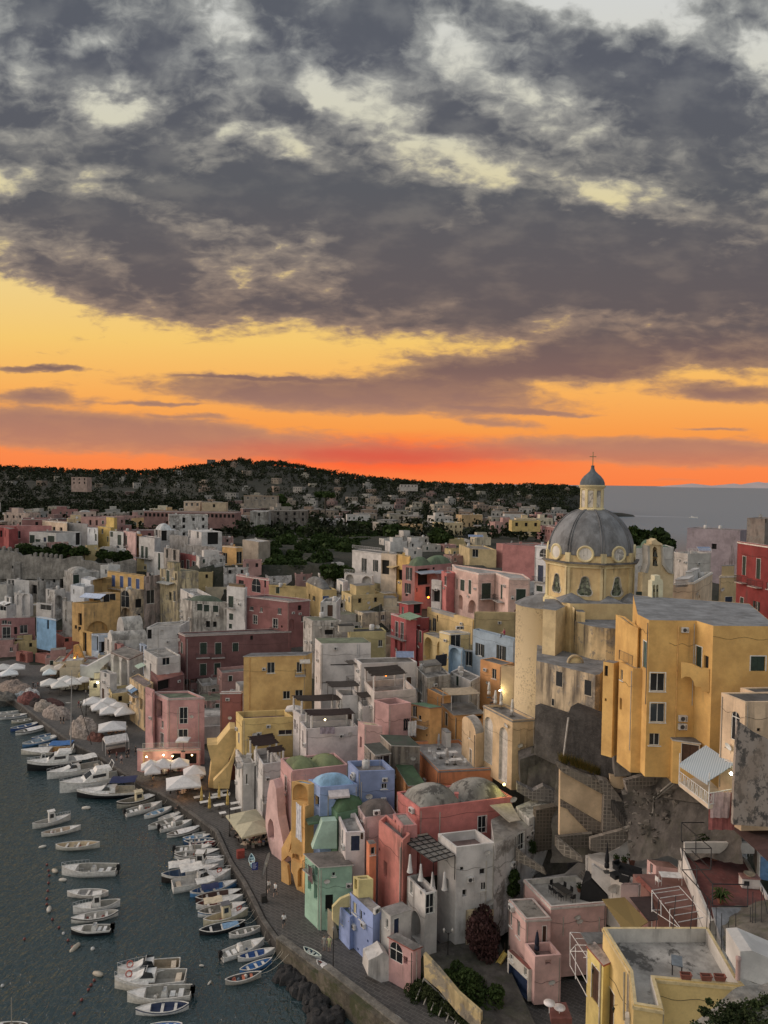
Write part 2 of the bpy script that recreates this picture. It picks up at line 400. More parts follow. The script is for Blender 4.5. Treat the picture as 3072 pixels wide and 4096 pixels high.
# quay
qm,n,b=newmat('quay_paving'); p=sv(n,1,1,1)
vo=n.n('ShaderNodeTexBrick',i={'Scale':1.0,'Mortar Size':.03,'Brick Width':.85,'Row Height':.42,'Color1':(.10,.095,.09,1),'Color2':(.065,.062,.06,1),'Mortar':(.17,.165,.15,1)}); 
mp=n.n('ShaderNodeMapping',i={'Rotation':(0,0,.62)}); n.L(p,mp.inputs[0]); n.L(mp.outputs[0],vo.inputs[0])
a=n.noise(p,.3,6,.7).outputs[0]; a2=n.noise(p,3,4,.6).outputs[0]
cc=n.mix(n.m('MULTIPLY',n.mr(a,.4,.65),.6),vo.outputs[0],(.07,.068,.064)); cc=n.mix(n.m('MULTIPLY',n.mr(a2,.4,.8),.5),cc,(.15,.14,.13)); n.L(cc,b.inputs['Base Color']); b.inputs['Roughness'].default_value=.8
bp=n.n('ShaderNodeBump',i={'Strength':.4,'Distance':.05}); n.L(vo.outputs[1],bp.inputs['Height']); bp.invert=True; n.L(bp.outputs[0],b.inputs['Normal'])
mb=MB(); k=len(Q)
fl=[V((p.x,p.y,0)) for p in Q]+[V(p+(0,)) for p in ((-150,260),(-60,218),(-28,150),(-6,118),(13,92),(24,75),(30,58))]
fs=[]
for t in tessellate_polygon([fl]):
 A,B_,C_=[fl[i] for i in t]; fs.append(tuple(t) if (B_-A).cross(C_-A).z>0 else tuple(t)[::-1])
mb.add([(p.x,p.y,1.5) for p in fl],fs,qm)
o=tag(mb.build('quay'),kind='structure')
def rockmat(h,sc_=1.5,moss=0):
 k=('k',h,moss)
 if k in MC: return MC[k]
 m,n,b=newmat('weathered_stone'); c=alb(h); p=sv(n,1,1,1); st=sv(n,1,1,.2)
 a=n.noise(p,sc_*.4,8,.7).outputs[0]; c2=n.noise(p,sc_*2,6,.65).outputs[0]; s1=n.noise(st,1.2,6,.6).outputs[0]
 col=n.mix(n.mr(a,.3,.7),tuple(x*.45 for x in c[:3]),tuple(x*1.2 for x in c[:3])); col=n.mix(n.m('MULTIPLY',n.mr(s1,.45,.65),.5),col,tuple(x*.35 for x in c[:3]))
 col=n.mix(n.m('MULTIPLY',n.mr(c2,.5,.8),.5),col,tuple(min(.6,x*1.6+.02) for x in c[:3]))
 if moss: col=n.mix(n.m('MULTIPLY',n.mr(n.noise(p,.5,6,.7).outputs[0],.48,.6),moss),col,(.05,.06,.02))
 n.L(col,b.inputs['Base Color']); b.inputs['Roughness'].default_value=.9
 bp=n.n('ShaderNodeBump',i={'Strength':.7,'Distance':.15}); n.L(n.m('ADD',c2,a),bp.inputs['Height']); n.L(bp.outputs[0],b.inputs['Normal'])
 MC[k]=m; return m
# quay face wall with raised edge
mb=MB(); rm_=rockmat('3a3733'); em=rockmat('5b5751')
for i in range(4,k-1):
 a_,b_=Q[i],Q[i+1]; d=(b_-a_).normalized(); nn=V((d.y,-d.x))
 mb.prism([a_-nn*.25,b_-nn*.25,b_+nn*.45,a_+nn*.45],-1,1.506,rm_); mb.prism([a_-nn*.3,b_-nn*.3,b_+nn*.18,a_+nn*.18],1.507,1.72,em)
tag(mb.build('quay_edge_wall'),'dark stone edge wall of the harbour quay beside the moored boats','wall')
# high parapet sea wall at the near end of the quay
mb=MB(); pm=rockmat('5a5242',1.5,.8)
for i in range(0,4):
 a_,b_=Q[i],Q[i+1]; d=(b_-a_).normalized(); nn=V((d.y,-d.x)); h0=2.5;
 mb.prism([a_-nn*.9,b_-nn*(.9 if i<3 else .3),b_+nn*.3,a_+nn*.3],-1,1.9 if i==3 else h0,pm); mb.prism([a_-nn*.3,b_-nn*.3,b_+nn*.5,a_+nn*.5],(1.9 if i==3 else h0)+.001,(1.9 if i==3 else h0)+.16,rockmat('6e695f'))
tag(mb.build('sea_wall'),'mossy stone sea wall above the dark boulders at the near end of the quay','sea wall')
# building kit
WC={}
SH={'g':'26392f','o':'2b302c','b':'2d4a80','n':'4d3323','t':'3c5a58','k':'22304a'}
def archpts(w,h,n=10,z0=0):
 r=w/2; zz=z0+max(0,h-r); rr=min(r,h)
 return [(-r,z0),(r,z0)]+[(r*math.cos(math.pi*i/n),zz+rr*math.sin(math.pi*i/n)) for i in range(n+1)]
def win_set(st,w,h):
 """meshes of one opening: [(name, mesh, [(subname, mesh)])]; origin at sill centre, x along wall, y inwards"""
 k=(st,round(w,1),round(h,1))
 if k in WC: return WC[k]
 w,h=k[1],k[2]; wh=flat('c4c0b8',.6); gl=glass(); out=[]
 dk=flat('141416',.7)
 def bars(mb,m,x0,x1,z0,z1,t=.06,y0=.13,y1=.18,mull=True,tr=False):
  mb.box((x0,y0,z0),(x0+t,y1,z1),m); mb.box((x1-t,y0,z0),(x1,y1,z1),m); mb.box((x0+t,y0,z1-t),(x1-t,y1,z1),m); mb.box((x0+t,y0,z0),(x1-t,y1,z0+t),m)
  if mull: mb.box((-.03,y0,z0+t),(.03,y1,z1-t),m)
  if tr: mb.box((x0+t,y0-.002,z0+h*.3),(x1-t,y1-.002,z0+h*.3+.05),m)
 def surround(mb,t=.1):
  a,b=-w/2,w/2
  mb.box((a-t,-.03,-.0),(a,.02,h+t),wh); mb.box((b,-.03,-.0),(b+t,.02,h+t),wh); mb.box((a,-.031,h),(b,.02,h+t),wh)
 if st in 'wWo':
  f=MB(); bars(f,wh,-w/2,w/2,0,h,mull=w>.55)
  if st=='W': surround(f)
  p=MB(); p.add([(-w/2,.17,0),(w/2,.17,0),(w/2,.17,h),(-w/2,.17,h)],[(0,1,2,3)],gl)
  s=MB(); s.box((-w/2-.14,-.1,-.08),(w/2+.14,.04,-.002),wh)
  sub=[('pane',p),('sill',s)]
  if st=='o':
   for q in (-1,1):
    a=MB(); x0,x1=(w/2+.02,w+.02) if q>0 else (-w-.02,-w/2-.02); sm=flat(SH['o'],.6)
    a.box((x0,-.07,0),(x1,-.02,h),sm)
    z=.1
    while z<h-.1: a.box((x0+.06,-.085,z),(x1-.06,-.0701,z+.04),sm); z+=.13
    sub.append(('shutter',a))
  out=('window',f,sub)
 elif st in 'gtbnGk':
  c=SH['g' if st=='G' else st]; f=MB(); 
  surround(f,.09 if st in 'gt' else .05)
  bars(f,flat(c,.6),-w/2,w/2,0,h,mull=False)
  sub=[]
  for q in (-1,1):
   a=MB(); x0,x1=(.012,w/2-.06) if q>0 else (-w/2+.06,-.012); a.box((x0,.06,.02),(x1,.11,h-.06),flat(c,.55)); z=.12
   while z<h-.2: a.box((x0+.05,.048,z),(x1-.05,.0599,z+.04),flat(c,.55)); z+=.12
   sub.append(('shutter' if st in 'gt' else 'leaf',a))
  out=('window' if st in 'gt' else 'door',f,sub)
 elif st=='D':
  f=MB(); bars(f,wh,-w/2,w/2,0,h,tr=True); surround(f,.08); p=MB(); p.add([(-w/2,.17,0),(w/2,.17,0),(w/2,.17,h),(-w/2,.17,h)],[(0,1,2,3)],gl); out=('door',f,[('pane',p)])
 elif st=='a':
  f=MB(); r=w/2; o=archpts(w,h); i_=archpts(w-.16,h-.08,z0=.06); 
  P=[(x,z) for x,z in o]; I=[(x,z) for x,z in i_]; n=len(P)
  f.add([(x,.05,z) for x,z in P]+[(x,.05,z) for x,z in I],[(a,(a+1)%n,n+(a+1)%n,n+a) for a in range(n)],wh)
  f.box((-.03,.04,.06),(.03,.09,h-.05),wh); f.box((-r+.05,.041,h-r-.03),(r-.05,.09,h-r+.03),wh)
  p=MB(); p.add([(x,.1,z) for x,z in P],[tuple(range(n))],gl); out=('window',f,[('pane',p)])
 else:
  out=None
 if out: out=(out[0],out[1].mesh(out[0]),[(a,b.mesh(a)) for a,b in out[2]])
 WC[k]=out; return out
DEF={'w':(.9,1.2),'W':(1,1.4),'o':(.9,1.4),'g':(.9,1.4),'t':(.9,1.4),'G':(.9,2.1),'b':(.8,2),'n':(.9,2.1),'k':(.9,2.0),'D':(1,2.2),'a':(1.2,1.9),'A':(2.2,3),'N':(1.8,3),'d':(.8,1.3),'v':(.3,.3),'E':(1.4,2.2)}
DEPTH={'A':1.3,'N':.35,'d':.5,'v':.2,'E':1.0,'a':.16}
def rail_mesh(w,d,m,h=1.0,ends=True):
 k=('rail',round(w,1),round(d,1),m.name,m.as_pointer(),h)
 if k in WC: return WC[k]
 r=MB(); 
 def run(a,b):
  a,b=V(a),V(b); r.tube([a+V((0,0,h)),b+V((0,0,h))],.025,m,4); r.tube([a+V((0,0,.1)),b+V((0,0,.1))],.018,m,4)
  L=(b-a).length; n=max(2,int(L/.16))
  for i in range(n+1):
   p=a+(b-a)*i/n; r.tube([p,p+V((0,0,h))],.012 if i%6 else .022,m,4,caps=False)
 run((-w/2,-d,0),(w/2,-d,0))
 if ends: run((-w/2,0,0),(-w/2,-d,0)); run((w/2,-d,0),(w/2,0,0))
 WC[k]=r.mesh('railing'); return WC[k]
def ac_mesh():
 if 'ac' in WC: return WC['ac']
 m=MB(); c=flat('b5b3ae',.5); m.box((-.4,-.38,-.28),(.4,-.03,.28),c); m.lathe([(.0,.0),(.2,.0),(.22,.02)],(0,0,0),flat('3a3a3a',.6),14,X=M4.Translation((-.08,-.385,0))@M4.Rotation(math.pi/2,4,'X'))
 m.box((.2,-.386,-.2),(.34,-.3801,.2),flat('77756f',.5)); m.box((-.35,-.36,-.36),(-.3,0,-.281),flat('666460')); m.box((.3,-.36,-.36),(.35,0,-.281),flat('666460'))
 WC['ac']=m.mesh('air_conditioner'); return WC['ac']
def dish_mesh():
 if 'dish' in WC: return WC['dish']
 m=MB(); c=flat('bdbbb6',.5); X=M4.Translation((0,-.25,.85))@M4.Rotation(math.radians(112),4,'X')
 m.lathe([(0,0),(.2,.02),(.36,.065),(.45,.11)],(0,0,0),c,16,X=X); m.lathe([(0,-.01),(.36,.055),(.45,.105)],(0,0,0),c,16,X=X)
 m.tube([(0,0,0),(0,0,.8),(0,-.2,.85)],.025,flat('77756f'),5); m.tube([(0,-.3,.5),(0,-.75,.75)],.015,flat('77756f'),4); m.box((-.04,-.79,.7),(.04,-.72,.8),flat('77756f'))
 WC['dish']=m.mesh('satellite_dish'); return WC['dish']
def ant_mesh():
 if 'ant' in WC: return WC['ant']
 m=MB(); c=flat('8a8884',.5); m.tube([(0,0,0),(0,0,2.6)],.022,c,4); m.tube([(-.6,0,2.45),(.6,0,2.45)],.014,c,4)
 for i in range(7): x=-.55+i*.18; m.tube([(x,-.22,2.45),(x,.22,2.45)],.008,c,3)
 m.tube([(-.3,0,2.1),(.3,0,2.1)],.012,c,4); WC['ant']=m.mesh('antenna'); return WC['ant']
def tank_mesh():
 if 'tank' in WC: return WC['tank']
 m=MB(); m.lathe([(0,0),(.5,0),(.52,.1),(.5,1.0),(.3,1.12),(0,1.14)],(0,0,0),flat('a8a5a0',.5),14); m.lathe([(.12,1.13),(.12,1.2),(0,1.2)],(0,0,0),flat('55534f'),8); WC['tank']=m.mesh('water_tank'); return WC['tank']
def canopy_mesh(w,d,hexc,drop=.5,reed=False):
 k=('can',round(w,1),round(d,1),hexc,drop,reed)
 if k in WC: return WC[k]
 m=MB(); c=flat(hexc,.8); 
 if reed:
  n=int(d/.09); rr=random.Random(int(w*10+d*100))
  for i in range(n):
   y=-d*i/n; a=rr.uniform(-.25,.1); b=rr.uniform(-.1,.25)
   m.tube([(-w/2+a,y+rr.uniform(-.05,.05),rr.uniform(-.03,.05)),(0,y,-.06+rr.uniform(-.03,.03)),(w/2+b,y+rr.uniform(-.05,.05),rr.uniform(-.03,.05))],.055,c,4)
 else:
  m.add([(-w/2,0,0),(w/2,0,0),(w/2,-d,-drop),(-w/2,-d,-drop),(-w/2,0,.03),(w/2,0,.03),(w/2,-d,-drop+.03),(-w/2,-d,-drop+.03)],[(0,3,2,1),(4,5,6,7),(3,7,6,2),(0,4,7,3),(1,2,6,5)],c)
  m.add([(-w/2,-d,-drop),(w/2,-d,-drop),(w/2,-d,-drop-.18),(-w/2,-d,-drop-.18)],[(0,1,2,3)],c)
 WC[k]=m.mesh('awning'); return WC[k]
class Bld: pass
ALLB=[]
def building(name,label,col,poly,zt,zb,vis,dirt=.3,par=.45,roofc='7d7a75',rstain=.5,feats=(),group=None,trim=None,reg=None,lip=0,cat='building',clut=True,wallc2=None):
 """poly: ccw xy list; vis: indices of edges that carry openings; feats: list of token lists in zoom coords of reg"""
 b=Bld(); n=len(poly); poly=[V((p[0],p[1])) for p in poly]
 ar=sum(poly[i].x*poly[(i+1)%n].y-poly[(i+1)%n].x*poly[i].y for i in range(n))
 assert ar>0,('cw',label)
 cen=sum(poly,V((0,0)))/n
 root=empty(name,(cen.x,cen.y,zb)); tag(root,label,cat,group)
 O3=V((cen.x,cen.y,zb))
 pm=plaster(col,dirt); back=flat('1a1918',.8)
 wb=MB(); holes={i:[] for i in range(n)}; todo=[]
 def facehit(px,py,only=None):
  d=ray(px,py); best=None
  for i in vis:
   if only is not None and i!=only: continue
   a=poly[i]; e=poly[(i+1)%n]-a; L=e.length; e=e/L; nn=V((e.y,-e.x))
   den=d.x*nn.x+d.y*nn.y
   if den>=-1e-6: continue
   t=((a.x-CAM.x)*nn.x+(a.y-CAM.y)*nn.y)/den
   if t<=0: continue
   p=CAM+d*t; u=(V((p.x,p.y))-a).dot(e)
   if -.35*L-.3<=u<=1.35*L+.3 or only is not None:
    off=max(0,-u,u-L)
    if best is None or off<best[0]: best=(off,i,u,p.z,L)
  return best
 def put(o,i,u,z,y=0):
  a=poly[i]; e=(poly[(i+1)%n]-a).normalized(); p=a+e*u; 
  o.matrix_local=M4.Translation((p.x-O3.x,p.y-O3.y,z-O3.z))@rot2(math.atan2(e.y,e.x))@M4.Translation((0,y,0))
 loc_feats=[]
 cnt=0
 for tk in feats:
  st=tk[0]; nums=[float(x) for x in tk[1:] if not (len(x)==6 and all(ch in '0123456789abcdef' for ch in x))]; hc=[x for x in tk[1:] if len(x)==6 and all(ch in '0123456789abcdef' for ch in x)]
  if st in DEF:
   px,py=T(reg,nums[0],nums[1]) if reg else (nums[0],nums[1])
   if reg: hit=facehit(px,py)
   else: hit=(0,int(nums[4]),nums[0],nums[1],(poly[(int(nums[4])+1)%n]-poly[int(nums[4])]).length)
   if not hit: continue
   w,h=DEF[st]; 
   if len(nums)>3: w,h=nums[2],nums[3]
   _,i,u,z,L=hit; w=min(w,L-.3); 
   if w<.15: continue
   u=max(w/2+.1,min(L-w/2-.1,u)); z0=z-h/2 if reg else z
   if z0+h>zt-.12: z0=zt-.12-h
   if z0<zb+.02: z0=zb+.02
   if st=='o': w=min(w,1.1)
   ok=all(u+w/2+.06<a or u-w/2-.06>c or z0+h+.06<b_ or z0-.06>d_ for (a,b_,c,d_,*_) in holes[i])
   if not ok: continue
   holes[i].append((u-w/2,z0,u+w/2,z0+h,st,hc[0] if hc else None)); todo.append((st,i,u,z0,w,h))
  else: loc_feats.append((st,nums,hc))
 for i in range(n):
  a=poly[i]; c=poly[(i+1)%n]; e=c-a; L=e.length; e=e/L; inn=V((-e.y,e.x))
  def P(u,z,y=0): q=a+e*u+inn*y; return V((q.x,q.y,z))-O3
  loops=[[V((0,zb,0)),V((L,zb,0)),V((L,zt,0)),V((0,zt,0))]]
  for (x0,z0,x1,z1,st,hc) in holes[i]:
   if st in 'AaN': pts=[V(((x0+x1)/2+x,z,0)) for x,z in archpts(x1-x0,z1-z0,z0=z0)]
   else: pts=[V((x0,z0,0)),V((x1,z0,0)),V((x1,z1,0)),V((x0,z1,0))]
   pts=[p for k_,p in enumerate(pts) if (p-pts[k_-1]).length>1e-5]
   loops.append(pts)
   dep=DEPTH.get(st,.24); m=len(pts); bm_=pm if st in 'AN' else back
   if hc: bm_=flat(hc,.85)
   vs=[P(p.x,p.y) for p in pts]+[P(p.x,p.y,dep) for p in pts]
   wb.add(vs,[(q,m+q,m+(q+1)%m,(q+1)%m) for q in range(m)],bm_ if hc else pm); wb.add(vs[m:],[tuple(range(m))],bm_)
  if len(loops)==1: wb.add([P(p.x,p.y) for p in loops[0]],[(0,1,2,3)],pm)
  else:
   fl=[p for l in loops for p in l]; tr=tessellate_polygon(loops); fs=[]
   for t in tr:
    A,B_,C_=[fl[k_] for k_ in t]
    cr=(B_.x-A.x)*(C_.y-A.y)-(B_.y-A.y)*(C_.x-A.x)
    fs.append(tuple(t) if cr>0 else tuple(t)[::-1])
   wb.add([P(p.x,p.y) for p in fl],fs,pm)
 # parapet inner ring
 th=.22 if par>.02 else .01; ins=[]
 for i in range(n):
  a=poly[i]; e1=(poly[i]-poly[i-1]).normalized(); e2=(poly[(i+1)%n]-poly[i]).normalized()
  n1=V((-e1.y,e1.x)); n2=V((-e2.y,e2.x)); bs=(n1+n2); 
  bs=n1 if bs.length<.2 else bs.normalized(); k_=th/max(.35,bs.dot(n1)); ins.append(a+bs*k_)
 capm=flat(trim,.7) if trim else pm
 if par>.02:
  vo=[V((p.x,p.y,zt))-O3 for p in poly]; vi=[V((p.x,p.y,zt))-O3 for p in ins]; vd=[V((p.x,p.y,zt-par))-O3 for p in ins]
  wb.add(vo+vi,[(i,(i+1)%n,n+(i+1)%n,n+i) for i in range(n)],capm)
  wb.add(vi+vd,[(i,(i+1)%n,n+(i+1)%n,n+i) for i in range(n)],plaster('b3aea4',.45) if 'white roof terrace' in label or 'tiled roof' in label else pm)
 wb.build('wall',root)
 rb=MB(); rz=zt-par; rm=roofmat(roofc,rstain)
 rp=[V((p.x,p.y,rz+.0))-O3 for p in (ins if par>.02 else poly)]
 if lip:
  out=[]
  for i in range(n):
   e1=(poly[i]-poly[i-1]).normalized(); e2=(poly[(i+1)%n]-poly[i]).normalized(); n1=V((e1.y,-e1.x)); n2=V((e2.y,-e2.x)); bs=(n1+n2).normalized(); out.append(poly[i]+bs*lip)
  rb.prism([V((p.x-O3.x,p.y-O3.y)) for p in out],zt-O3.z+.004,zt-O3.z+.14,flat(trim or 'a5a19b',.8),mtop=rm)
 else: rb.add(rp,[tuple(range(n))],rm)
 roof=rb.build('roof',root)
 if trim and not lip:
  tb=MB()
  for i in range(n):
   a=poly[i]; c=poly[(i+1)%n]; e=(c-a).normalized(); o_=V((e.y,-e.x))
   q=[a-e*.06,c+e*.06,c+e*.06+o_*.08,a-e*.06+o_*.08]
   tb.prism([V((x.x-O3.x,x.y-O3.y)) for x in q],zt-O3.z-.32,zt-O3.z-.12,flat(trim,.8))
  tb.build('cornice',root)
 def frac(fx,fy):
  # f along the right-hand edge, g along the back direction
  iv=vis[-1]; Nn=poly[iv]; Rr=poly[(iv+1)%n]; Bk=poly[(iv+2)%n]
  return Nn+(Rr-Nn)*fx+(Bk-Rr)*fy
 for (st,i,u,z0,w,h) in todo:
  ws=win_set(st,w,h)
  if not ws: continue
  o=link(ws[0],ws[1],root); put(o,i,u,z0)
  for (a,b_) in ws[2]: link(a,b_,o)
 for (st,nums,hc) in loc_feats:
  if st=='V':   # pavilion vault: fx0 fy0 fx1 fy1 h
   m=MB(); c=roofmat(hc[0] if hc else roofc,rstain); x0,y0,x1,y1,h=nums
   m.vault([frac(x0,y0)-cen,frac(x1,y0)-cen,frac(x1,y1)-cen,frac(x0,y1)-cen],h,rz-O3.z,c); m.build('vault',roof if False else root)
  elif st=='R':  # barrel vault along the right-hand edge or across it
   x0,y0,x1,y1,h=nums[:5]; m=MB(); q=[frac(x0,y0)-cen,frac(x1,y0)-cen,frac(x1,y1)-cen,frac(x0,y1)-cen]
   if len(nums)>5: q=[q[1],q[2],q[3],q[0]]
   m.barrel(q,h,rz-O3.z+.01,roofmat(hc[0] if hc else roofc,rstain),12,pm); m.build('vault',root)
  elif st=='H':  # roof hut: fx0 fy0 fx1 fy1 h
   x0,y0,x1,y1,h=nums; c=hc[0] if hc else col; m=MB(); q=[frac(x0,y0)-cen,frac(x1,y0)-cen,frac(x1,y1)-cen,frac(x0,y1)-cen]
   m.prism(q,rz-O3.z,rz-O3.z+h,plaster(c,dirt)); cq=V((0,0)); 
   for p in q: cq+=p/4
   q2=[cq+(p-cq)*1.06 for p in q]; m.prism(q2,rz-O3.z+h+.002,rz-O3.z+h+.12,roofmat(hc[1] if len(hc)>1 else roofc,.3)); m.build('roof_hut',root)
  elif st=='P':  # pergola
   x0,y0,x1,y1,h=nums; m=MB(); c=flat(hc[0] if hc else '3d3029',.9); q=[frac(x0,y0)-cen,frac(x1,y0)-cen,frac(x1,y1)-cen,frac(x0,y1)-cen]
   pc=flat(hc[1] if len(hc)>1 else 'b8b4ae',.8); z=rz-O3.z
   for p in q: m.tube([(p.x,p.y,z),(p.x,p.y,z+h)],.16 if len(hc)<2 else .05,pc,8)
   nn=max(4,int((q[3]-q[0]).length/.14)); rr=random.Random(nn+int(h*10))
   for k_ in range(nn+1):
    t=k_/nn; a=q[0].lerp(q[3],t); c2=q[1].lerp(q[2],t); dd=(c2-a).normalized(); a=a-dd*rr.uniform(.15,.5); c2=c2+dd*rr.uniform(.15,.5); j=rr.uniform(-.04,.04)
    mid=(a+c2)/2; m.tube([(a.x,a.y,z+h+j),(mid.x,mid.y,z+h-.08),(c2.x,c2.y,z+h-j+.02)],.06,c,4)
   m.build('pergola',root)
  elif st in ('K','p','u','B','M','r'):
   px,py=T(reg,nums[0],nums[1]); hit=facehit(px,py)
   if st=='p' and len(nums)>2:
    g=atz(px,py,rz); o=link('satellite_dish',dish_mesh(),root,g-O3); o.rotation_euler=(0,0,.5); o.scale=(nums[2],)*3; continue
   if not hit: continue
   _,i,u,z,L=hit; u=max(0,min(L,u))
   if st=='K': o=link('air_conditioner',ac_mesh(),root); put(o,i,u,z)
   elif st=='p': o=link('satellite_dish',dish_mesh(),root); put(o,i,u,z-.8)
   elif st=='u':
    m=MB(); m.tube([(0,-.06,-nums[2]),(0,-.06,0)],.055,flat(hc[0] if hc else 'a39c90',.6),6); o=m.build('drainpipe',root); put(o,i,u,z)
   elif st=='B':
    w=nums[2]; d=nums[3] if len(nums)>3 else .8
    m=MB(); m.box((-w/2,-d,-.12),(w/2,-.004,0),flat(hc[0] if hc else 'a5a09a',.8)); 
    o=m.build('balcony',root); put(o,i,max(w/2,min(L-w/2,u)) if L>w else L/2,z); link('railing',rail_mesh(w,d,flat('3c3a38',.5)),o,(0,0,.001))
   elif st=='M':
    w,d=nums[2],nums[3]; o=link('awning',canopy_mesh(w,d,hc[0] if hc else 'b9b4ab',nums[4] if len(nums)>4 else .5,len(nums)>5),root); put(o,i,u,z,-.01)
   elif st=='r':
    w=min(nums[2],L); u=max(w/2,min(L-w/2,u)); o=link('railing',rail_mesh(w,.05,flat('b8b6b2' if not hc else hc[0],.5)),root); put(o,i,u,z,0)
  elif st in 'cqst':
   px,py=T(reg,nums[0],nums[1]); g=atz(px,py,rz)-O3
   if st=='c': m=MB(); w=nums[2] if len(nums)>2 else .5; h=nums[3] if len(nums)>3 else 1; m.box((g.x-w/2,g.y-w/2,g.z),(g.x+w/2,g.y+w/2,g.z+h),pm); m.box((g.x-w/2-.06,g.y-w/2-.06,g.z+h+.001),(g.x+w/2+.06,g.y+w/2+.06,g.z+h+.1),pm); m.build('chimney',roof)
   elif st=='t': link('water_tank',tank_mesh(),root,g)
   elif st=='s':  # solar panel
    m=MB(); w=nums[2]; m.add([(g.x-w/2,g.y-.6,g.z+.35),(g.x+w/2,g.y-.6,g.z+.35),(g.x+w/2,g.y+.6,g.z+1.15),(g.x-w/2,g.y+.6,g.z+1.15)],[(0,1,2,3)],flat('6c7c9a',.25)); 
    for sx in(-1,1): m.tube([(g.x+sx*w/2,g.y-.62,g.z+.0),(g.x+sx*w/2,g.y-.62,g.z+.37),(g.x+sx*w/2,g.y+.62,g.z+1.17),(g.x+sx*w/2,g.y+.62,g.z)],.03,flat('c8c6c2'),4)
    m.build('solar_panel',roof)
 for i in vis:
  a=poly[i]; L=(poly[(i+1)%n]-a).length; r5=random.Random(int(abs(a.x*17)+abs(a.y*5)+i)); hgt=zt-zb
  if L<2.6 or hgt<4 or cen.y>190: continue
  def free(u,z,s=.45): return all(u+s<q[0] or u-s>q[2] or z+s<q[1] or z-s>q[3] for q in holes[i])
  for k_ in range(3):
   u=r5.uniform(.3,L-.3); z=r5.uniform(max(zb+2,zt-6),zt-.8)
   if not free(u,z): continue
   c=r5.random()
   if c<.4: o=link('air_conditioner',ac_mesh(),root); put(o,i,u,z); o.scale=(.85,)*3
   elif c<.62: o=link('satellite_dish',dish_mesh(),root); put(o,i,u,z-.6); o.scale=(.8,)*3
  u=r5.choice([.18,L-.18]); m=MB(); m.tube([(0,-.05,-min(hgt-.3,8)),(0,-.05,0)],.04,flat(r5.choice(['8f877b','a39c90','5f5a52']),.6),5); o=m.build('drainpipe',root); put(o,i,u,zt-.3)
  m=MB(); z=zt-r5.uniform(.7,2.8); pts=[V((L*t,-.025,z-.25*math.sin(math.pi*t*2)**2-.1*t)) for t in [j/10 for j in range(11)]]; m.tube(pts,.016,flat('2f2b28',.7),3,caps=False); o=m.build('cable',root); put(o,i,0,0)
 if clut:
  rr=random.Random(int(abs(cen.x)*31+abs(cen.y)*7)); w=(poly[1]-poly[0]).length
  for k_ in range(rr.choice([1,1,2,3])):
   fx,fy=rr.uniform(.15,.85),rr.uniform(.35,.85); p=frac(fx,fy)-cen; c=rr.random(); z=rz-O3.z
   if c<.35: o=link('antenna',ant_mesh(),root,(p.x,p.y,z)); o.rotation_euler=(0,0,rr.uniform(0,3)); o.scale=(1,1,rr.uniform(.6,1.1))
   elif c<.6: o=link('satellite_dish',dish_mesh(),root,(p.x,p.y,z)); o.rotation_euler=(0,0,rr.uniform(-.6,1.2))
   elif c<.75: link('water_tank',tank_mesh(),root,(p.x,p.y,z))
   else:
    m=MB(); h=rr.uniform(.5,1.1); s=rr.uniform(.2,.4); m.box((p.x-s,p.y-s,z-.02),(p.x+s,p.y+s,z+h),pm); m.box((p.x-s-.06,p.y-s-.06,z+h+.001),(p.x+s+.06,p.y+s+.06,z+h+.08),pm); m.build('chimney',roof)
 b.root=root; b.poly=poly; b.zt=zt; b.rz=rz; b.cen=cen; b.O3=O3; b.put=put; b.hit=facehit; b.pm=pm; ALLB.append(b); return b
def hb(spec):
 """hand-traced: name|reg|colour|chain|Y@i or z|base|opts|features|label"""
 name,reg,col,chain,dep,base,opts,feats,label=[x.strip() for x in spec.split('|')]
 v=[float(x) for x in chain.split()]; pts=[T(reg,v[i],v[i+1]) for i in range(0,len(v),2)]
 if dep[0]=='z': zt=float(dep[1:])
 else:
  yy,i=dep[1:].split('@'); yy=float(yy)*(.972 if (reg in 'IMNJ' or (base=='z1.52' and float(yy)<122)) else .988 if base=='z1.52' and float(yy)<150 else 1); zt=atY(*pts[int(i)],yy).z
 W=[atz(*p,zt) for p in pts]; W=[V((p.x,p.y)) for p in W]
 O=dict(x.split('=') for x in opts.split()) if opts else {}
 if 'back' in O:
  bx,by=[float(x) for x in O['back'].split(',')]; poly=W+[W[-1]+V((bx,by)),W[0]+V((bx,by))]; vis=list(range(len(W)-1))
 elif len(W)==3: poly=[W[0],W[1],W[2],W[0]+W[2]-W[1]]; vis=[0,1]
 else: poly=W+[W[-1]+V((0,8)),W[0]+V((0,8))]; vis=list(range(len(W)-1))
 if len(W)==3 and 'back' not in O:
  cr=(W[1]-W[0]).cross(W[2]-W[1])
  if cr<.5: poly=W+[W[2]+V((.5,6)),W[0]+V((.5,6))]; vis=[0,1]
 lens=[(W[i+1]-W[i]).length for i in range(len(W)-1)]
 if base and base[0]=='z': zb=float(base[1:])
 elif base and base[0]=='h': zb=zt-float(base[1:])
 else: zb=max(1.51 if inland(*poly[1])<16 else -9,min(zg(p.x,p.y) for p in poly)-.5)
 if zb>zt-2.5: zb=zt-3
 if DBG: print('HB %-34s zt %.1f zb %.1f Y %.0f lens %s gnd %.1f'%(label[:34],zt,zb,poly[1].y,' '.join('%.1f'%l for l in lens),zg(poly[1].x,poly[1].y)))
 F_=[x.split() for x in feats.split(';') if x.strip()]
 kw=dict(dirt=float(O.get('d',.3)),par=float(O.get('par',.4)),roofc=O.get('r','7d7a75'),rstain=float(O.get('rs',.5)),trim=O.get('t'),lip=float(O.get('lip',0)),clut=O.get('cl','1')=='1')
 return building(name,label,col,poly,zt,zb,vis,feats=F_,reg=reg,**kw)
DBG=False
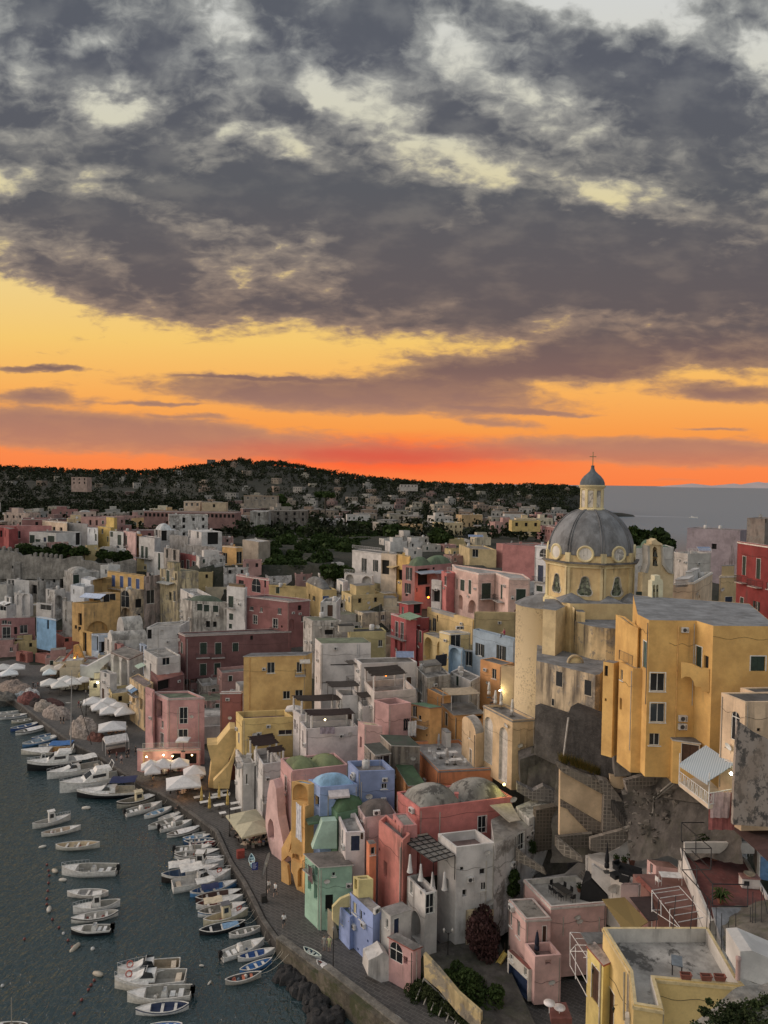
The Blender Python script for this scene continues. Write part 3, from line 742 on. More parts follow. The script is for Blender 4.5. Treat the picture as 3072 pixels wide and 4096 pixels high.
def vslab(name,label,reg,pts,Y,phi,t,mat,parent=None,cat='wall',holes=None,i0=0,hd=None):
 """upright wall slab: polygon traced in plane through first point at depth Y, running at angle phi, thickness t going away"""
 if reg in 'IMN': Y*=.972
 P=[T(reg,*p) for p in pts]; a=math.radians(phi); e=V((math.cos(a),math.sin(a),0)); nn=V((e.y,-e.x,0)); p0=atY(*P[i0],Y)
 def onp(px,py):
  d=ray(px,py); s=(p0-CAM).dot(nn)/d.dot(nn); return CAM+d*s
 W=[onp(*p) for p in P]; U=[V(((w-p0).dot(e),w.z,0)) for w in W]
 ar=sum(U[i].x*U[(i+1)%len(U)].y-U[(i+1)%len(U)].x*U[i].y for i in range(len(U)))
 if ar<0: U=U[::-1]
 loops=[U]+[[V(((onp(*T(reg,*q))-p0).dot(e),onp(*T(reg,*q)).z,0)) for q in h] for h in (holes or [])]
 fl=[p for l in loops for p in l]; tr=tessellate_polygon(loops)
 O=V((p0.x,p0.y,min(u.y for u in U))); 
 def W3(u,y): q=p0+e*u.x-nn*y; return V((q.x,q.y,u.y))-(V((0,0,0)) if parent else O)
 mb=MB(); fs=[]
 for q in tr:
  A,B_,C_=[fl[k_] for k_ in q]; cr=(B_.x-A.x)*(C_.y-A.y)-(B_.y-A.y)*(C_.x-A.x); fs.append(tuple(q) if cr>0 else tuple(q)[::-1])
 mb.add([W3(p,0) for p in fl],fs,mat); mb.add([W3(p,t) for p in fl],[f[::-1] for f in fs],mat)
 for l in loops:
  k_=len(l); mb.add([W3(p,0) for p in l]+[W3(p,t) for p in l],[(i,k_+i,k_+(i+1)%k_,(i+1)%k_) for i in range(k_)],mat)
 if parent: 
  o=mb.build(name,parent); o.matrix_parent_inverse=M4.Translation(-parent.location); 
  o.matrix_local=M4.Translation(-parent.location); return o
 o=mb.build(name,None,O); tag(o,label,cat); return o
# domed church
def church():
 CX,CY=(2367-1536)/F*103,103.0; zb=36.8
 root=empty('church',(CX,CY,14)); tag(root,'yellow church with big grey ribbed dome, lantern and gold cross above the town','church')
 def B(mb,n,par=root): o=mb.build(n,par); return o
 O=V((CX,CY,14)); c='c9a868'; pm=plaster(c,.35); tr=plaster('ccb078',.3); gm=roofmat('77797b',.35); wm_=plaster('c0b9ae',.55)
 Rd=6.15; dz=lambda z:z-14
 a0=-math.pi/2
 ov=[V((Rd*math.cos(a0+k*math.pi/4),Rd*math.sin(a0+k*math.pi/4))) for k in range(8)]
 # drum with keyhole windows
 mb=MB(); z0,z1=dz(36.9),dz(42.2)
 def trefoil(n=9,s=1.0):
  pts=[]
  for k in range(-3,n+1-3+3):pass
  out=[]
  # right lobe, top lobe, left lobe
  for k in range(9): a=math.radians(-110+k*20); out.append((.42+.52*math.cos(a),.55+.55*math.sin(a)))
  for k in range(7): a=math.radians(0+k*30); out.append((.50*math.cos(a),2.1+.52*math.sin(a)))
  for k in range(9): a=math.radians(130+k*20); out.append((-.42+.52*math.cos(a),.55+.55*math.sin(a)))
  return [(x*s,z*s) for x,z in out]
 kh=trefoil(); gm2,n2,b2=newmat('leaded_glass'); p=sv(n2,1,1,1); n2.L(n2.mix(n2.mr(n2.noise(p,1.6,3,.6).outputs[0],.4,.6),(.07,.085,.06),(.30,.34,.24)),b2.inputs['Base Color']); b2.inputs['Roughness'].default_value=.15
 frames=[]
 for k in range(8):
  a=ov[k]; b_=ov[(k+1)%8]; e=b_-a; L=e.length; e=e/L; inn=V((-e.y,e.x))
  def P(u,z,y=0): q=a+e*u+inn*y; return V((q.x,q.y,z))
  loops=[[V((0,z0,0)),V((L,z0,0)),V((L,z1,0)),V((0,z1,0))],[V((L/2+x,z0+1.05+z,0)) for x,z in kh]]
  fl=[p for l in loops for p in l]; fs=[]
  for q in tessellate_polygon(loops):
   A,B_,C_=[fl[i] for i in q]; cr=(B_.x-A.x)*(C_.y-A.y)-(B_.y-A.y)*(C_.x-A.x); fs.append(tuple(q) if cr>0 else tuple(q)[::-1])
  mb.add([P(p.x,p.y) for p in fl],fs,pm); h=loops[1]; m=len(h)
  mb.add([P(p.x,p.y) for p in h]+[P(p.x,p.y,.3) for p in h],[(q,m+q,m+(q+1)%m,(q+1)%m) for q in range(m)],wm_)
  fb=MB(); sc2=1.13; hh=[V((L/2+x*sc2,z0+1.05+(z-1.3)*1.07+1.3,0)) for x,z in kh]
  fb.add([P(p.x,p.y,-.06) for p in h]+[P(p.x,p.y,-.06) for p in hh],[(q,(q+1)%m,m+(q+1)%m,m+q) for q in range(m)],wm_)
  fb.add([P(p.x,p.y,-.06) for p in hh]+[P(p.x,p.y,0) for p in hh],[(q,(q+1)%m,m+(q+1)%m,m+q) for q in range(m)],wm_)
  for s in (0,): fb.tube([P(L/2,z0+1.0,.2),P(L/2,z0+3.6,.2)],.045,flat('6a6a62'),4); fb.tube([P(L/2-.5,z0+2.6,.2),P(L/2+.5,z0+2.6,.2)],.035,flat('6a6a62'),4); fb.tube([P(L/2-.9,z0+1.7,.2),P(L/2+.9,z0+1.7,.2)],.03,flat('6a6a62'),4)
  w=fb.build('window',root)
  gb=MB(); gb.add([P(p.x,p.y,.25) for p in h],[tuple(range(m))],gm2); gb.build('pane',w)
  # corner pilasters
  for (u0,u1) in ((0,.42),(L-.42,L)):
   for (o_,w_) in ((.12,0),(.2,.1)):
    x0,x1=(u0,u1-w_) if u0==0 else (u0+w_,u1)
    q=[P(x0,0,-o_),P(x1,0,-o_),P(x1,0,.01),P(x0,0,.01)]; mb.prism([V((t.x,t.y)) for t in q],z0,z1-.005*o_*10,tr)
 mb.build('drum',root)
 def octring(mb,r0,za,zb_,m,r1=None):
  r1=r1 or r0; vs=[]
  for (r,z) in ((r0,za),(r1,zb_)):
   for k in range(8): vs.append((r*math.cos(a0+k*math.pi/4),r*math.sin(a0+k*math.pi/4),z))
  mb.add(vs,[(k,(k+1)%8,8+(k+1)%8,8+k) for k in range(8)]+[tuple(range(8,16)),tuple(range(8))[::-1]],m)
 mb=MB()
 octring(mb,Rd+.5,dz(36.3),dz(36.95),tr); octring(mb,Rd+.3,dz(36.96),dz(37.25),tr)
 octring(mb,Rd+.28,dz(41.75),dz(42.0),tr); octring(mb,Rd+.35,dz(42.01),dz(42.3),tr,Rd+.7); octring(mb,Rd+.8,dz(42.301),dz(42.5),roofmat('6a6763',.6)); octring(mb,Rd+.05,dz(42.5),dz(43.7),pm,Rd-.15)
 for k in range(8):
  aa=a0+(k)*math.pi/4; q=V((math.cos(aa),math.sin(aa)))*(Rd-.05); X=M4.Translation((q.x,q.y,0))@rot2(aa); mb.box((-.3,-.35,dz(42.5)),(.2,.35,dz(43.75)),tr,X)
 mb.build('cornice',root)
 # round panels under the dome, one on each side
 for k in range(8):
  aa=a0+(k+.5)*math.pi/4; ri=Rd*math.cos(math.pi/8)
  X=M4.Translation((math.cos(aa)*(ri+.18),math.sin(aa)*(ri+.18),dz(43.65)))@rot2(aa-math.pi/2)@M4.Rotation(-math.pi/2,4,'X')
  m=MB(); m.lathe([(1.15,-1.5),(1.15,.15),(1.03,.2),(.92,.15),(.87,.08),(.83,.08)],(0,0,0),tr,28,X=X); m.lathe([(.86,.06),(.5,.09),(0,.1)],(0,0,0),wm_,24,X=X); m.build('round_panel',root)
 # dome
 mb=MB(); Rb=5.95; H=6.3; prof=[(Rb*math.cos(t)**.92 if t<1.57 else 0,dz(43.4)+H*math.sin(t)) for t in [i*math.pi/2/20 for i in range(20)]]
 mb.lathe(prof+[(1.0,dz(49.75))],(0,0,0),gm,64); 
 mb.build('dome',root)
 for k in range(8):
  aa=a0+k*math.pi/4; m=MB()
  for off in (-.22,.22):
   pts=[]
   for i in range(20):
    t=i*math.pi/2/20; r=Rb*math.cos(t)**.92+.03; pts.append((r*math.cos(aa)-off*math.sin(aa)*(1-i/26),r*math.sin(aa)+off*math.cos(aa)*(1-i/26),dz(43.4)+H*math.sin(t)+.02))
   m.tube(pts,.10,roofmat('6d6e70',.3),5)
  m.build('dome_rib',root)
 # lantern
 mb=MB(); lz=dz(49.4); mb.lathe([(1.75,lz),(1.75,lz+.25),(1.55,lz+.35),(1.45,lz+.4),(1.45,lz+2.85),(1.6,lz+2.95),(1.62,lz+3.1),(1.75,lz+3.2),(1.9,lz+3.45),(1.9,lz+3.55),(1.5,lz+3.6)],(0,0,0),tr,24,smooth=False)
 for k in range(8):
  aa=a0+k*math.pi/4; X=rot2(aa); mb.box((1.3,-.2,lz+.3),(1.62,.2,lz+2.95),tr,X)
 for k in range(8):
  aa=a0+(k+.5)*math.pi/4; X=rot2(aa); mb.box((1.3,-.35,lz+.45),(1.47,.35,lz+2.8),plaster('b9b0a0',.5),X)
 ln=mb.build('lantern',root)
 m=MB(); z=lz+3.55; m.lathe([(1.72,z),(1.7,z+.35),(1.5,z+.85),(1.15,z+1.3),(.75,z+1.65),(.4,z+2.0),(.25,z+2.35),(.22,z+2.7),(.28,z+2.75),(.0,z+2.85)],(0,0,0),roofmat('5f6a70',.3),24); m.build('lantern_cap',ln)
 m=MB(); z=lz+6.3; gd=flat('8f7a48',.4,.5); m.tube([(0,0,z),(0,0,z+1.9)],.06,gd,6); m.tube([(-.42,0,z+1.3),(.42,0,z+1.3)],.055,gd,6)
 for q in ((-.42,1.3),(.42,1.3),(0,1.9)): m.lathe([(0,-.09),(.09,0),(0,.09)],(q[0],0,z+q[1]),gd,6)
 m.build('cross',ln)
 # platform under the drum, tiers of the nave
 def blk(nm,pts,zt,z0,mat,rmat,reg='G',back=None,par=.0):
  W=[atz(*T(reg,*p),zt) for p in pts]; W=[V((p.x-CX,p.y-CY)) for p in W]
  if back: W=W+[W[-1]+V(back),W[0]+V(back)]
  m=MB(); m.prism(W,dz(z0),dz(zt),mat,True,rmat); return m.build(nm,root)
 st=plaster('bfa56f',.75)
 blk('platform',[(150,108),(200,118),(705,122)],37.4,20,pm,gm,back=(1.5,12))
 # sloping lead roofs at the foot of the drum
 m=MB()
 for (x0,x1,h) in ((130,340,1.1),(430,590,.7),(600,760,1.1)):
  a=atz(*T('G',x0,112),37.4)-O; b_=atz(*T('G',x1,116),37.4)-O; t=(a+b_)/2+V((0,1.8,h)); m.add([a+V((0,0,.03)),b_+V((0,0,.03)),t,b_+V((.3,4.2,0)),a+V((.3,4.2,0))],[(0,1,2),(1,3,2),(3,4,2),(4,0,2)],gm)
 m.build('lead_roof',root)
 # small white gable at the foot, buttress cap
 blk('buttress',[(228,150),(250,178),(312,182)],36.6,26,pm,gm,back=(.4,4))
 m=MB()
 W=[atz(*T('G',x,y),35.3) for x,y in ((212,232),(265,262),(360,287),(470,300),(600,306),(640,308))]; W=[V((p.x-CX,p.y-CY)) for p in W]; W+= [W[-1]+V((1,9)),W[0]+V((1,9))]
 m.prism(W,dz(20),dz(35.3),st,True,gm); m.build('lower_nave',root)
 # tall wall joining apse and nave
 blk('transept',[(0,158),(95,170),(190,125),(232,150)],37.0,20,plaster('c4aa74',.3),gm,back=(2,8))
 m=MB(); W=[atz(*T('F',x,y),31.2) for x,y in ((1190,541),(1300,565),(1625,645),(1659,640))]; W=[V((p.x-CX,p.y-CY)) for p in W]; W+=[W[-1]+V((3,6)),W[0]+V((2,9))]; 
 m.prism(W,dz(20.5),dz(31.2),plaster('b8a27c',.8),True,gm); sac=m.build('sacristy',root)
 for (x,y,w,h) in ((1360,675,.95,1.75),(1572,740,.95,1.75),(1313,845,.35,.8)):
  # window on facet plane between W1 and W2
  a,b_=W[1],W[2]; e=(b_-a).normalized(); nn=V((e.y,-e.x,0)); d=ray(*T('F',x,y)); s=(V((a.x+CX,a.y+CY,0))-V((CAM.x,CAM.y,0))).dot(nn)/d.dot(nn); p=CAM+d*s-O
  m=MB(); X=M4.Translation(p)@rot2(math.atan2(e.y,e.x)); m.box((-w/2-.07,-.05,-h/2-.1),(w/2+.07,.05,-h/2),flat('a89a80'),X); m.box((-w/2-.07,-.04,-h/2),(-w/2,.05,h/2),flat('a89a80'),X); m.box((w/2,-.04,-h/2),(w/2+.07,.05,h/2),flat('a89a80'),X)
  fo=m.build('window',sac); m=MB(); m.box((-w/2,-.02,-h/2),(w/2,.04,h/2),glass(),X); m.build('pane',fo)
 # round apse tower
 ax,ay=atY(*T('F',1182,300),103).x-CX,0.3; m=MB(); r=2.78*1.0
 rt,n,b=newmat('rough_cream_render'); p=sv(n,1,1,1); a=n.noise(p,3.4,5,.7).outputs[0]; zz=n.noise(p,.25,4,.6).outputs[0]; cc=alb('ccb384'); msk=n.m('MULTIPLY',n.mr(a,.5,.62),n.mr(zz,.42,.56)); n.L(n.mix(n.m('MULTIPLY',msk,.6),cc,(.25,.18,.10)),b.inputs['Base Color']); b.inputs['Roughness'].default_value=.95
 bp=n.n('ShaderNodeBump',i={'Strength':.8,'Distance':.08}); n.L(a,bp.inputs['Height']); n.L(bp.outputs[0],b.inputs['Normal'])
 r=5.1
 ax=atY(*T('F',1035,300),106).x-CX+r
 m.lathe([(r+.2,dz(10)),(r,dz(22)),(r,dz(35.4)),(r+.1,dz(35.45))],(ax,3.0,0),rt,48,a0=math.pi,a1=math.pi*1.62); 
 m.build('round_apse',root)
 m=MB(); m.lathe([(r+.1,dz(35.45)),(r*.7,dz(36.3)),(r*.3,dz(36.9)),(0,dz(37.1))],(ax,3.0,0),gm,32,a0=math.pi*.9,a1=math.pi*1.75); m.build('apse_roof',root)
 # stone cross roundel
 p=atY(*T('F',1368,352),97)-O; X=M4.Translation(p+V((0,-.1,0)))@rot2(math.radians(18)); m=MB(); m.box((-1.25,0,-1.2),(1.25,.1,1.2),rockmat('a48c64',2),X); 
 Xr=X@M4.Rotation(math.pi/2,4,'X'); m.lathe([(1.0,.0),(1.0,.12),(.8,.12),(.8,.0)],(0,0,0),rockmat('8a7450',2),28,X=Xr); m.lathe([(.8,.03),(0,.03)],(0,0,0),rockmat('6d5c42',2),24,X=Xr)
 m.box((-.12,-.16,-.95),(.12,-.1,1.0),tr,X); m.box((-.7,-.165,.1),(.7,-.1,.32),tr,X); m.build('cross_roundel',root)
 # white lunette shell
 p=atz(*T('F',1470,552),31.2)-O; m=MB(); X=M4.Translation(p)@rot2(.1)@M4.Rotation(math.pi/2,4,'X'); m.lathe([(1.0,0),(1.0,.5),(.8,.5)],(0,0,0),st,16,X=X,a0=0,a1=math.pi); m.lathe([(.82,.3),(0,.45)],(0,0,0),tr,16,X=X,a0=0,a1=math.pi); m.build('lunette',root)
church()
def bellgable():
 r=empty('bell_gable',atY(*T('C',945,960),96)); tag(r,'curved cream bell gable with two bronze bells right of the church dome','bell tower')
 pm=plaster('bfa878',.35); ed=plaster('9a958a',.3)
 pts=[(862,800),(885,740),(885,610),(900,612),(905,585),(975,610),(985,740),(1020,790),(1050,800),(1048,815),(1040,975),(840,975),(848,800)]
 vslab('wall','', 'C',pts,96,8,1.3,pm,r,holes=[[(912,752),(912,640),(922,625),(935,630),(942,645),(942,752)][::-1]])
 vslab('cap','', 'C',[(862,796),(882,738),(878,618),(892,622),(896,738),(880,798)],95.9,8,1.5,ed,r)
 vslab('cap','', 'C',[(972,618),(992,738),(1025,785),(1050,800),(1040,803),(1012,795),(978,745)],95.9,8,1.5,ed,r)
 vslab('crown','', 'C',[(905,612),(905,590),(922,582),(932,575),(945,592),(975,608),(975,618)],95.9,8,1.4,pm,r)
 vslab('door','', 'C',[(805,918),(842,918),(842,972),(805,972)],95.5,8,.1,flat('22302a'),r)
 for y in (668,725):
  p=atY(*T('C',927,y),96.5)-r.location; m=MB(); s=.42; m.lathe([(s,-s*1.1),(s*.85,-s*.8),(s*.6,0),(s*.5,s*.5),(0,s*.75)],p,flat('3b3a30',.4,.6),14); m.tube([p+V((-.9,0,.4)),p+V((.9,0,.4))],.05,flat('3b3a30'),4); m.build('bell',r)
 r=empty('bell_gable',atY(*T('C',945,1050),84)); tag(r,'narrow pale stepped bell gable in front of the larger one by the church','bell tower')
 vslab('wall','', 'C',[(895,1060),(905,980),(908,850),(925,845),(925,815),(960,812),(962,835),(975,840),(980,862),(975,1060)],84,8,.9,plaster('c9bb95',.3),r,holes=[[(914,970),(914,880),(922,870),(930,880),(930,970)][::-1],[(935,970),(935,880),(943,870),(950,880),(950,970)][::-1]])
 for x in (922,943):
  p=atY(*T('C',x,905),84.4)-r.location; m=MB(); s=.2; m.lathe([(s,-s*1.1),(s*.6,0),(0,s*.75)],p,flat('3b3a30',.4,.6),10); m.build('bell',r)
bellgable()
